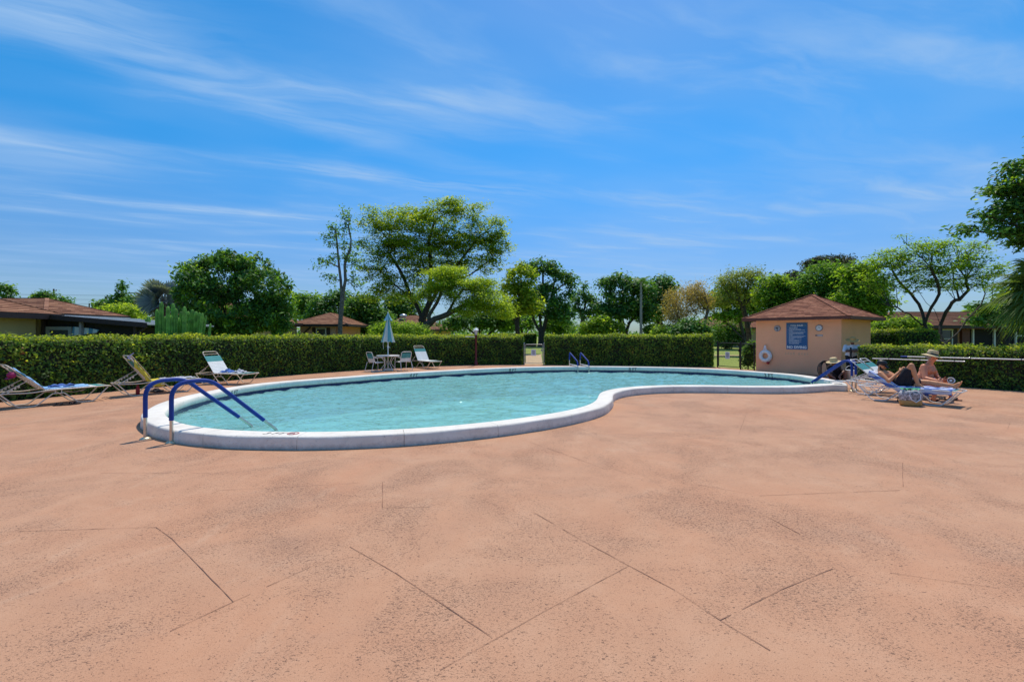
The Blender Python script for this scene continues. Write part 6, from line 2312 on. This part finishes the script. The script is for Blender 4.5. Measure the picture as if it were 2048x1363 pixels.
# tote bag
tg = G(1831, 812.5, 0)
tt = empty('tote_bag', (tg.x, tg.y + 0.13, 0), -0.12, 'straw-bottomed tote with printed cloth top and green leaves on it', 'bag')
MB().lathe([(0.0, 0.0), (0.19, 0.0), (0.225, 0.03), (0.235, 0.10), (0.225, 0.13)], 22).build('straw_base', M['straw'], tt)
tt.children[-1].scale = (1.0, 0.62, 1.0)
o = MB().lathe([(0.222, 0.13), (0.24, 0.20), (0.235, 0.28), (0.20, 0.34), (0.10, 0.355), (0.0, 0.35)], 26).build('cloth_top', M['foliage_bag'], tt)
o.scale = (1.0, 0.64, 1.0)
random.seed(4)
for k in range(16):
    a = random.uniform(0, 6.28)
    c = Vector((0.17 * cos(a) * random.uniform(0.3, 1), 0.10 * sin(a), 0.345 + random.uniform(0, 0.02)))
    L = random.uniform(0.11, 0.17)
    b = random.uniform(0, 6.28)
    dd = Vector((cos(b), sin(b) * 0.7, 0.25))
    s = dd.cross(Vector((0, 0, 1))).normalized() * L * 0.28
    MB().add([c, c + dd * L * .5 + s + Vector((0, 0, .02)), c + dd * L, c + dd * L * .5 - s + Vector((0, 0, .02))], [(0, 1, 2, 3)]).build('printed_leaf', M['bagleaf'], tt)
for s in (-1, 1):
    MB().tube([(-0.12, s * 0.13, 0.27), (-0.09, s * 0.16, 0.16), (0.0, s * 0.165, 0.10), (0.09, s * 0.16, 0.16), (0.12, s * 0.13, 0.27)], 0.011, 6).build('handle', M['whitecloth'], tt)
g = G(1803, 802, 0)
sandal('black sandal lying left of the straw-bottomed tote', (g.x, g.y, 0.002), 0.2)
g = G(1808, 796.5, 0)
crumple('swim_top', 'dark crumpled cloth under the low-backed lounger', 'cloth', (g.x, g.y, 0), (0.32, 0.22), 0.12, M['blackcloth'], 14)
g = G(1893, 799.5, 0)
sandal('black sandal beside the straw-hatted man foot', (g.x, g.y, 0.002), 2.4)


# ================================================================== PEOPLE
def caps(p0, r0, p1, r1, n=12):
    p0, p1 = Vector(p0), Vector(p1)
    d = p1 - p0
    L = max(d.length, 1e-5)
    q = d.to_track_quat('Z', 'Y').to_matrix() if d.length > 1e-5 else Matrix.Identity(3)
    prof = []
    for k in range(5):
        a = -pi / 2 + (pi / 2) * k / 4
        prof.append((max(r0 * cos(a), 0), r0 * sin(a)))
    for k in range(1, 5):
        prof.append((r0 + (r1 - r0) * k / 5, L * k / 5))
    for k in range(5):
        a = (pi / 2) * k / 4
        prof.append((max(r1 * cos(a), 0), L + r1 * sin(a)))
    return prof, q, p0, n


def blob(name, prims, mat, parent, voxel=0.011, smooth=3, mat2=None):
    mb = MB()
    for p in prims:
        if p[0] == 'c':
            prof, q, c, n = caps(*p[1:])
            mb.lathe(prof, n, c, True, q)
        else:
            c, rad, rot = p[1], p[2], (p[3] if len(p) > 3 else None)
            prof = [(max(0, cos(-pi / 2 + pi * k / 10)), sin(-pi / 2 + pi * k / 10)) for k in range(11)]
            S_ = Matrix.Diagonal(Vector(rad))
            mb.lathe(prof, 14, c, True, (rot @ S_) if rot is not None else S_)
    me = mb.mesh(name)
    tmp = bpy.data.objects.new(name, me)
    COL.objects.link(tmp)
    m = tmp.modifiers.new('r', 'REMESH')
    m.mode = 'VOXEL'
    m.voxel_size = voxel
    s = tmp.modifiers.new('s', 'SMOOTH')
    s.iterations = smooth
    s.factor = 0.5
    dg = bpy.context.evaluated_depsgraph_get()
    dg.update()
    out = bpy.data.meshes.new_from_object(tmp.evaluated_get(dg))
    bpy.data.objects.remove(tmp)
    out.polygons.foreach_set('use_smooth', [True] * len(out.polygons))
    out.name = name
    out.materials.clear()
    return link(name, out, mat, parent)


def frame_rot(fwd, up):
    f = Vector(fwd).normalized()
    u = Vector(up)
    l = u.cross(f).normalized()
    u = f.cross(l)
    return Matrix((f, l, u)).transposed()      # columns: forward, left, up


def head_prims(c, R, s=1.0):
    c = Vector(c)
    L = lambda x, y, z: c + R @ Vector((x, y, z)) * s
    D = lambda a: tuple(v * s for v in a)
    return [('e', L(-0.012, 0, 0.03), D((0.098, 0.077, 0.098)), R), ('e', L(0.022, 0, -0.045), D((0.068, 0.060, 0.070)), R),
            ('e', L(0.045, 0, -0.088), D((0.034, 0.034, 0.026)), R), ('c', L(0.078, 0, 0.012), 0.012 * s, L(0.102, 0, -0.025), 0.017 * s),
            ('e', L(-0.012, 0.078, -0.01), D((0.020, 0.012, 0.032)), R), ('e', L(-0.012, -0.078, -0.01), D((0.020, 0.012, 0.032)), R),
            ('c', L(0.070, 0.035, 0.025), 0.014 * s, L(0.070, -0.035, 0.025), 0.014 * s), ('c', L(0.080, 0.018, -0.062), 0.010 * s, L(0.080, -0.018, -0.062), 0.010 * s)]


def face_parts(c, R, parent, s=1.0, brow='hair'):
    c = Vector(c)
    L = lambda x, y, z: c + R @ Vector((x, y, z)) * s
    for y in (-0.032, 0.032):
        MB().lathe([(0, -0.010), (0.009, -0.005), (0.010, 0.0), (0.009, 0.005), (0, 0.010)], 8, L(0.083, y, 0.006)).build('eye', M['black'], parent)
        MB().tube([L(0.086, y - 0.018, 0.026), L(0.092, y, 0.031), L(0.084, y + 0.018, 0.026)], 0.005, 5).build('eyebrow', M[brow], parent)
    MB().tube([L(0.086, -0.022, -0.058), L(0.092, 0, -0.060), L(0.086, 0.022, -0.058)], 0.004, 5).build('mouth', M['red'] if False else M['fascia'], parent)


def hand_prims(wrist, d, palm, thumb, s=1.0, curl=0.5):
    """d fingers direction, palm: palm normal (direction the palm faces), thumb: side the thumb leaves"""
    w, d, p, t = Vector(wrist), Vector(d).normalized(), Vector(palm).normalized(), Vector(thumb).normalized()
    out = [('c', w, 0.026 * s, w + d * 0.035 * s, 0.030 * s), ('e', w + d * 0.055 * s, (0.048 * s, 0.040 * s, 0.018 * s), Matrix((d, t, p)).transposed())]
    for k, ln in enumerate((0.068, 0.078, 0.072, 0.056)):
        b = w + d * 0.088 * s + t * (0.030 - 0.020 * k) * s
        m = b + (d * cos(curl) + p * sin(curl)) * ln * 0.52 * s
        e = m + (d * cos(curl * 2.4) + p * sin(curl * 2.4)) * ln * 0.48 * s
        out += [('c', b, 0.0105 * s, m, 0.0098 * s), ('c', m, 0.0098 * s, e, 0.0085 * s)]
    b = w + d * 0.030 * s + t * 0.030 * s
    m = b + (d * 0.6 + t * 0.7 + p * 0.35).normalized() * 0.042 * s
    e = m + (d * 0.85 + t * 0.1 + p * 0.5).normalized() * 0.032 * s
    out += [('c', b, 0.0145 * s, m, 0.012 * s), ('c', m, 0.012 * s, e, 0.010 * s)]
    return out


def foot_prims(ankle, toe_dir, up, s=1.0):
    a, d, u = Vector(ankle), Vector(toe_dir).normalized(), Vector(up).normalized()
    side = d.cross(u).normalized()
    out = [('c', a, 0.038 * s, a - u * 0.045 * s - d * 0.035 * s, 0.034 * s), ('c', a - u * 0.05 * s - d * 0.03 * s, 0.030 * s, a - u * 0.055 * s + d * 0.10 * s, 0.032 * s),
           ('c', a, 0.036 * s, a + d * 0.10 * s - u * 0.045 * s, 0.030 * s)]
    for k in range(5):
        b = a - u * 0.062 * s + d * 0.11 * s + side * (-0.032 + 0.016 * k) * s
        out.append(('c', b, 0.014 * s, b + d * (0.060 - 0.006 * abs(k - 1)) * s, 0.0105 * s))
    return out


def straw_hat(parent, c, R, mat, brim=0.19, crown=0.10, h=0.11, band=True, droop=0.02, name='hat'):
    c = Vector(c)
    pr = [(0.088, -0.004), (0.12, -0.010), (brim * 0.85, -0.010 - droop * 0.5), (brim, -0.012 - droop), (brim, -0.006 - droop), (brim * 0.85, -0.002 - droop * 0.5), (crown * 1.08, 0.004),
          (crown * 1.02, 0.03), (crown * 0.98, h * 0.7), (crown * 0.86, h * 0.95), (crown * 0.5, h * 1.02), (0, h * 0.98)]
    R2 = Matrix((R.col[1], -Vector(R.col[0]), R.col[2])).transposed()
    o = MB().lathe(pr, 26, c, True, R2).build(name, M[mat], parent)
    if band:
        MB().lathe([(crown * 1.075, 0.006), (crown * 1.06, 0.04), (crown * 1.03, 0.04), (crown * 1.04, 0.006)], 26, c, True, R2).build('hat_band', M['black'], o)
    return o


# ---- man with black cap on the low-backed lounger (frame of that lounger)
LR = R1
A1 = Vector((cos(LR.rotation_euler.z), sin(LR.rotation_euler.z)))
man1 = empty('person', LR.location, LR.rotation_euler.z, 'shirtless man in black cap and shorts lying back with one knee up, holding a phone', 'person')
m1 = []
hip, chest, neck = Vector((0.80, 0, 0.475)), Vector((0.53, 0, 0.62)), Vector((0.395, 0, 0.735))
m1 += [('c', hip + Vector((0, -0.07, 0)), 0.105, hip + Vector((0, 0.07, 0)), 0.105), ('c', hip, 0.115, Vector((0.66, 0, 0.545)), 0.115),
       ('c', Vector((0.64, -0.055, 0.56)), 0.105, chest + Vector((0, -0.07, 0)), 0.115), ('c', Vector((0.64, 0.055, 0.56)), 0.105, chest + Vector((0, 0.07, 0)), 0.115),
       ('c', chest + Vector((-0.05, -0.12, 0.04)), 0.075, chest + Vector((-0.05, 0.12, 0.04)), 0.075), ('c', chest + Vector((-0.04, 0, 0.03)), 0.10, neck, 0.055)]
shl = [Vector((0.455, s * 0.185, 0.665)) for s in (-1, 1)]
elb = [Vector((0.64, -0.29, 0.50)), Vector((0.67, 0.27, 0.53))]
wri = [Vector((0.80, -0.10, 0.735)), Vector((0.82, 0.07, 0.72))]
for k in (0, 1):
    m1 += [('c', neck + Vector((0.02, 0, -0.05)), 0.06, shl[k], 0.062), ('c', shl[k], 0.062, elb[k], 0.045), ('c', elb[k], 0.043, wri[k], 0.028)]
m1 += hand_prims(wri[0], (0.45, 0.22, 0.55), (0.1, 0.9, 0.1), (-0.6, 0.2, 0.6), 1.0, 0.55)
m1 += hand_prims(wri[1], (0.40, -0.15, 0.50), (0.1, -0.9, 0.1), (-0.6, -0.2, 0.6), 1.0, 0.55)
HR1 = frame_rot((0.90, -0.08, -0.38), (0.35, 0, 0.93))
hc1 = Vector((0.425, 0, 0.86))
m1 += head_prims(hc1, HR1) + [('c', neck, 0.056, hc1 - Vector((0.02, 0, 0.06)), 0.056)]
kn, an = Vector((1.03, -0.12, 0.90)), Vector((1.15, -0.13, 0.47))
m1 += [('c', hip + Vector((0.02, -0.09, 0.0)), 0.10, kn - Vector((0.01, 0, 0.03)), 0.062), ('c', kn, 0.058, kn.lerp(an, 0.35), 0.058), ('c', kn.lerp(an, 0.3), 0.056, an, 0.038)]
m1 += foot_prims(an, (0.9, 0, -0.25), (0.25, 0, 0.95))
kn2, an2 = Vector((1.30, 0.12, 0.50)), Vector((1.73, 0.13, 0.455))
m1 += [('c', hip + Vector((0.02, 0.09, 0.0)), 0.098, kn2, 0.062), ('c', kn2, 0.058, kn2.lerp(an2, 0.35), 0.058), ('c', kn2.lerp(an2, 0.3), 0.055, an2, 0.037)]
m1 += foot_prims(an2, (0.45, 0.05, 0.85), (-0.85, 0, 0.45))
blob('body', m1, M['skin1'], man1, 0.009)
face_parts(hc1, HR1, man1)
blob('beard', [('e', hc1 + HR1 @ Vector((0.03, 0, -0.075)), (0.062, 0.064, 0.045), HR1), ('c', hc1 + HR1 @ Vector((-0.005, 0.066, -0.02)), 0.014, hc1 + HR1 @ Vector((0.03, 0.05, -0.07)), 0.02),
               ('c', hc1 + HR1 @ Vector((-0.005, -0.066, -0.02)), 0.014, hc1 + HR1 @ Vector((0.03, -0.05, -0.07)), 0.02)], M['hair'], man1, 0.01)
blob('hair', [('e', hc1 + HR1 @ Vector((-0.035, 0, 0.02)), (0.085, 0.081, 0.075), HR1)], M['hair'], man1, 0.012)
Lc = lambda x, y, z: hc1 + HR1 @ Vector((x, y, z))
cap_o = blob('cap', [('e', Lc(-0.012, 0, 0.062), (0.112, 0.094, 0.082), HR1)], M['black'], man1, 0.012)
mb = MB()
rows_ = []
for i in range(5):
    x = 0.075 + 0.10 * i / 4
    rows_.append([Lc(x - 0.03 * abs(j) / 3 * (i / 4), 0.026 * j * (1 - 0.08 * i), 0.052 - 0.012 * i - 0.004 * j * j * 0.5) for j in range(-3, 4)])
vs = [v for r_ in rows_ for v in r_]
mb.add(vs, [(i * 7 + j, i * 7 + j + 1, (i + 1) * 7 + j + 1, (i + 1) * 7 + j) for i in range(4) for j in range(6)], True)
pk = mb.build('peak', M['black'], cap_o)
pk.modifiers.new('t', 'SOLIDIFY').thickness = 0.006
blob('shorts', [('c', hip + Vector((-0.01, -0.075, 0)), 0.125, hip + Vector((-0.01, 0.075, 0)), 0.125), ('c', hip + Vector((0.02, -0.09, 0.0)), 0.122, kn.lerp(hip, 0.30) + Vector((0, -0.02, -0.01)), 0.100),
                ('c', kn.lerp(hip, 0.25) + Vector((0.01, -0.02, -0.03)), 0.085, hip + Vector((0.16, -0.10, -0.02)), 0.07), ('c', hip + Vector((0.02, 0.09, 0.0)), 0.118, hip.lerp(kn2, 0.6) + Vector((0, 0.02, 0)), 0.092)], M['blackcloth'], man1, 0.012)
phn = empty('mobile_phone', man1.matrix_basis @ Vector((0.885, -0.02, 0.80)), man1.rotation_euler.z, 'dark phone held in both hands by the man in the cap', 'phone')
MB().box((0, 0, 0), (0.012, 0.15, 0.075), Matrix.Rotation(radians(-25), 3, 'Y')).build('body', M['black'], phn)
MB().box((-0.0075, 0, 0.0), (0.003, 0.14, 0.066), Matrix.Rotation(radians(-25), 3, 'Y')).build('screen', M['glass'], phn)
t_r, c_r = drape('towel', 'blue and white striped towel under the man in the black cap', 'towel', R1, lr1, -0.66, 0.98, -0.30, 0.30, M['towel_stripe'], (0.13, 0.0), 0.016)
crumple('towel', 'lilac rumpled towel between the man in the cap and his knee', 'towel', man1.matrix_basis @ Vector((0.99, 0.12, LH + 0.05)), (0.30, 0.22), 0.22, M['purple'], 21)
crumple('towel', 'white pillow towel behind the head of the man in the cap', 'towel', man1.matrix_basis @ Vector((0.33, 0.05, 0.66)), (0.22, 0.42), 0.08, M['whitecloth'], 22)
MB()
tn = empty('towel', R2.location, R2.rotation_euler.z, 'navy and white striped towel hanging from the second lounger foot', 'towel')
sheet('cloth', lambda u, v: Vector((1.30 + 0.46 * u + 0.02 * v, -0.32 - 0.035 * sin(pi * v) - 0.02 * sin(u * 9) * v, LH + 0.035 - 0.34 * v)), 12, 10, M['towel_navy'], tn)
sheet('cloth', lambda u, v: Vector((1.30 + 0.46 * u, -0.32 + 0.58 * v, LH + 0.037 + 0.006 * sin(u * 8 + v * 11))), 12, 12, M['towel_navy'], tn)

# ---- straw-hatted man sitting on the end of the next lounger
man2 = empty('person', (0, 0, 0), 0, 'shirtless heavyset man in straw hat sitting on a lounger end, forearms on thighs', 'person')
pel = P(1846, 764.5, 11.62)
fw = Vector((0.48, -0.87, 0))
lf = Vector((0.87, 0.48, 0))
che = pel + Vector((0, 0, 0.33)) + fw * 0.09
nk = pel + Vector((0, 0, 0.50)) + fw * 0.13
m2 = [('c', pel - lf * 0.10, 0.125, pel + lf * 0.10, 0.125), ('e', pel + Vector((0, 0, 0.15)) + fw * 0.05, (0.165, 0.185, 0.16), frame_rot(fw, (0, 0, 1))),
      ('c', che - lf * 0.09, 0.135, che + lf * 0.09, 0.135), ('c', pel + Vector((0, 0, 0.1)), 0.15, che, 0.14), ('c', che + Vector((0, 0, 0.07)) - lf * 0.15, 0.075, che + Vector((0, 0, 0.07)) + lf * 0.15, 0.075),
      ('e', che + fw * 0.10 - lf * 0.08 - Vector((0, 0, 0.03)), (0.06, 0.075, 0.06)), ('e', che + fw * 0.10 + lf * 0.08 - Vector((0, 0, 0.03)), (0.06, 0.075, 0.06)), ('c', che + Vector((0, 0, 0.06)), 0.11, nk, 0.062)]
sh2 = [che - lf * 0.215 + Vector((0, 0, 0.085)), che + lf * 0.205 + Vector((0, 0, 0.085))]
el2 = [P(1850, 756, 11.30), P(1874, 754, 11.52)]
wr2 = [P(1874, 760.5, 11.02), P(1883, 758.5, 11.16)]
for k in (0, 1):
    m2 += [('c', nk - Vector((0, 0, 0.06)), 0.065, sh2[k], 0.072), ('c', sh2[k], 0.072, el2[k], 0.052), ('c', el2[k], 0.050, wr2[k], 0.030)]
m2 += hand_prims(wr2[0], (0.80, -0.35, -0.1), (0.2, 0.6, 0.6), (0.2, 0.2, 0.9), 1.0, 0.6)
m2 += hand_prims(wr2[1], (0.35, -0.75, -0.05), (-0.6, -0.3, 0.5), (0.1, -0.2, 0.9), 1.0, 0.6)
kr, kl = P(1879, 765.5, 11.02), P(1888, 763.5, 11.22)
ar, al = G(1866, 803.5, 0) + Vector((0, 0, 0.085)), G(1903, 800, 0) + Vector((0, 0, 0.085))
for h_, k_, a_ in ((pel - lf * 0.10, kr, ar), (pel + lf * 0.10, kl, al)):
    m2 += [('c', h_, 0.115, k_, 0.068), ('c', k_, 0.062, k_.lerp(a_, 0.35), 0.060), ('c', k_.lerp(a_, 0.3), 0.058, a_, 0.038)]
m2 += foot_prims(ar, (0.45, -0.89, 0), (0, 0, 1)) + foot_prims(al, (0.75, -0.65, 0), (0, 0, 1))
HR2 = frame_rot((0.80, -0.52, -0.24), (0.15, -0.1, 0.98))
hc2 = nk + Vector((0, 0, 0.155)) + fw * 0.05
m2 += head_prims(hc2, HR2, 1.03) + [('c', nk - Vector((0, 0, 0.02)), 0.066, hc2 - Vector((0, 0, 0.06)), 0.062)]
b2 = blob('body', m2, M['skin2'], man2, 0.009)
face_parts(hc2, HR2, man2, 1.03, 'grey_hair')
blob('hair', [('e', hc2 + HR2 @ Vector((-0.04, 0, 0.005)), (0.083, 0.082, 0.07), HR2)], M['grey_hair'], man2, 0.012)
straw_hat(man2, hc2 + HR2 @ Vector((-0.01, 0, 0.055)), HR2, 'straw_pale', 0.205, 0.108, 0.125, True, 0.03)
blob('swim_briefs', [('c', pel - lf * 0.10 - Vector((0, 0, 0.01)), 0.135, pel + lf * 0.10 - Vector((0, 0, 0.01)), 0.135), ('c', pel - lf * 0.10, 0.126, pel.lerp(kr, 0.22) - lf * 0.08, 0.117), ('c', pel + lf * 0.10, 0.126, pel.lerp(kl, 0.22) + lf * 0.08, 0.117)],
     simple('briefs_grey', (0.10, 0.11, 0.12), 0.85), man2, 0.012)
for a_, d_, lab in ((ar, Vector((0.45, -0.89, 0)), 'black sandal under the straw-hatted man front foot'), (al, Vector((0.75, -0.65, 0)), 'black sandal under the straw-hatted man rear foot')):
    sandal(lab, (a_.x + d_.x * 0.055, a_.y + d_.y * 0.055, 0.001), atan2(d_.y, d_.x))
cu = empty('cup', wr2[1] + Vector((0.10, -0.12, -0.02)), 0, 'white cup with brown drink tipped in the hands of the straw-hatted man', 'cup')
Rc = Matrix.Rotation(radians(70), 3, 'X') @ Matrix.Rotation(radians(-25), 3, 'Y')
MB().lathe([(0.0, -0.06), (0.045, -0.06), (0.068, 0.05), (0.075, 0.055), (0.075, 0.062), (0.062, 0.06), (0.055, 0.035)], 18, (0, 0, 0), True, Rc).build('shell', M['white'], cu)
MB().lathe([(0.0, 0.034), (0.056, 0.036), (0.056, 0.034)], 18, (0, 0, 0), True, Rc).build('drink', M['brown'], cu)
crumple('towel', 'bright blue cloth bundle on the farthest lounger beside the straw-hatted man', 'towel', R3.matrix_basis @ Vector((1.60, 0.05, LH + 0.02)), (0.40, 0.34), 0.20, M['blue_towel'], 31)

# ---- person in white shirt leaning behind the gate at the hedge
man3 = empty('person', (12.93, 17.32, 0), 0, 'person in white shirt and wide straw hat leaning arms-folded behind the hedge', 'person')
f3 = Vector((-0.45, -0.89, 0))
l3 = Vector((0.89, -0.45, 0))
pz3 = Vector((0, 0, 0.86)) - f3 * 0.10
ch3 = Vector((0, 0, 1.12)) + f3 * 0.03
nk3 = Vector((0, 0, 1.25)) + f3 * 0.10
m3 = [('c', pz3 - l3 * .07, 0.11, pz3 + l3 * .07, 0.11), ('c', pz3, 0.12, ch3, 0.12), ('c', ch3 - l3 * .1, 0.10, ch3 + l3 * .1, 0.10), ('c', ch3, 0.1, nk3, 0.055)]
for s in (-1, 1):
    m3 += [('c', pz3 + l3 * s * .09, 0.095, l3 * s * .1 + Vector((0, 0, 0.48)), 0.062), ('c', l3 * s * .1 + Vector((0, 0, 0.48)), 0.06, l3 * s * .1 + Vector((0, 0, 0.09)), 0.04)]
    m3 += foot_prims(l3 * s * .1 + Vector((0, 0, 0.08)), f3, (0, 0, 1))
s3 = [ch3 + l3 * s * 0.19 + Vector((0, 0, 0.06)) for s in (-1, 1)]
e3 = [ch3 + l3 * s * 0.26 + f3 * 0.16 + Vector((0, 0, -0.10)) for s in (-1, 1)]
w3_ = [ch3 + l3 * (0.08 if k == 0 else -0.08) + f3 * (0.30 + 0.05 * k) + Vector((0, 0, -0.11)) for k in (0, 1)]
for k in (0, 1):
    m3 += [('c', s3[k], 0.06, e3[k], 0.045), ('c', e3[k], 0.044, w3_[k], 0.03)]
    m3 += hand_prims(w3_[k], l3 * (1 if k == 0 else -1) + f3 * 0.15, (0, 0, -1), f3 * -1, 1.0, 0.35)
H3 = frame_rot(f3 + Vector((0.1, 0, -0.35)), (0, 0, 1))
hc3 = nk3 + Vector((0, 0, 0.13)) + f3 * 0.05
m3 += head_prims(hc3, H3, 0.97) + [('c', nk3, 0.055, hc3 - Vector((0, 0, 0.05)), 0.052)]
blob('body', m3, M['skin3'], man3, 0.011)
face_parts(hc3, H3, man3, 0.97)
blob('hair', [('e', hc3 + H3 @ Vector((-0.04, 0, 0.0)), (0.088, 0.086, 0.085), H3)], M['hair'], man3, 0.013)
straw_hat(man3, hc3 + H3 @ Vector((-0.01, 0, 0.05)), H3, 'straw', 0.22, 0.10, 0.11, False, 0.0)
blob('shirt', [('c', pz3 - l3 * .07, 0.125, pz3 + l3 * .07, 0.125), ('c', pz3, 0.135, ch3, 0.135), ('c', ch3 - l3 * .11, 0.115, ch3 + l3 * .11, 0.115), ('c', ch3, 0.11, nk3 - Vector((0, 0, .03)), 0.07)] +
     [('c', s3[k], 0.078, s3[k].lerp(e3[k], 0.97), 0.066) for k in (0, 1)], M['whitecloth'], man3, 0.012)
blob('trousers', [('c', pz3 - l3 * .07, 0.12, pz3 + l3 * .07, 0.12)] + [q for s in (-1, 1) for q in (('c', pz3 + l3 * s * .09, 0.105, l3 * s * .1 + Vector((0, 0, 0.48)), 0.075), ('c', l3 * s * .1 + Vector((0, 0, 0.48)), 0.074, l3 * s * .1 + Vector((0, 0, 0.12)), 0.06))], M['blackcloth'], man3, 0.013)

# ---- crouching figure by the wall
man4 = empty('person', (0, 0, 0), 0, 'crouching person in black clothes and tilted straw hat by the peach wall', 'person')
pe4 = P(1676, 752, 16.65)
ch4 = P(1673, 735, 16.5)
nk4 = P(1670, 728, 16.42)
hd4 = P(1667, 725, 16.30)
m4 = [('e', pe4, (0.17, 0.15, 0.13)), ('c', pe4, 0.13, ch4, 0.13), ('c', ch4 - Vector((0.1, 0, 0)), 0.10, ch4 + Vector((0.1, 0, 0)), 0.10), ('c', ch4, 0.10, nk4, 0.055)]
k4 = [P(1658, 747, 16.25), P(1690, 746, 16.2)]
a4 = [G(1661, 759.5, 0) + Vector((0, 0, 0.08)), G(1695, 761.0, 0) + Vector((-0.1, 0, 0.08))]
for k in (0, 1):
    m4 += [('c', pe4 + Vector((-0.08 + .16 * k, 0, 0)), 0.10, k4[k], 0.065), ('c', k4[k], 0.06, a4[k], 0.04)] + foot_prims(a4[k], (-0.1, -1, 0), (0, 0, 1))
s4 = [ch4 + Vector((-0.18, 0, 0.05)), ch4 + Vector((0.18, 0.02, 0.05))]
e4 = [P(1654, 742, 16.25), P(1688, 742, 16.2)]
w4 = [P(1664, 752, 16.0), P(1679, 751, 16.0)]
for k in (0, 1):
    m4 += [('c', s4[k], 0.06, e4[k], 0.045), ('c', e4[k], 0.042, w4[k], 0.028)] + hand_prims(w4[k], (0.3 - .6 * k, -0.6, -0.5), (0, -0.2, -1), (1 - 2 * k, 0, 0.2), 1.0, 0.4)
H4 = frame_rot((-0.35, -0.62, -0.62), (-0.3, -0.55, 0.75))
m4 += head_prims(hd4, H4, 0.97) + [('c', nk4, 0.055, hd4, 0.052)]
blob('body', m4, M['skin3'], man4, 0.011)
straw_hat(man4, hd4 + H4 @ Vector((-0.01, 0, 0.06)), frame_rot((-0.3, -0.9, -0.12), (-0.22, -0.16, 0.96)), 'straw_pale', 0.24, 0.115, 0.14, False, 0.01)
face_parts(hd4, H4, man4, 0.97)
blob('hair', [('e', hd4 + H4 @ Vector((-0.04, 0, 0.0)), (0.085, 0.083, 0.08), H4)], M['hair'], man4, 0.013)
blob('shirt', [('e', pe4 + Vector((0, 0, 0.03)), (0.18, 0.16, 0.13)), ('c', pe4, 0.145, ch4, 0.148), ('c', ch4 - Vector((0.11, 0, 0)), 0.115, ch4 + Vector((0.11, 0, 0)), 0.115), ('c', ch4, 0.11, nk4 - Vector((0, 0, .02)), 0.07)] +
     [('c', s4[k], 0.076, s4[k].lerp(e4[k], 0.9), 0.062) for k in (0, 1)], M['blackcloth'], man4, 0.012)
blob('shorts', [('e', pe4 - Vector((0, 0, 0.02)), (0.185, 0.165, 0.13))] + [('c', pe4 + Vector((-0.08 + .16 * k, 0, 0)), 0.118, pe4.lerp(k4[k], 0.75), 0.088) for k in (0, 1)], M['blackcloth'], man4, 0.012)
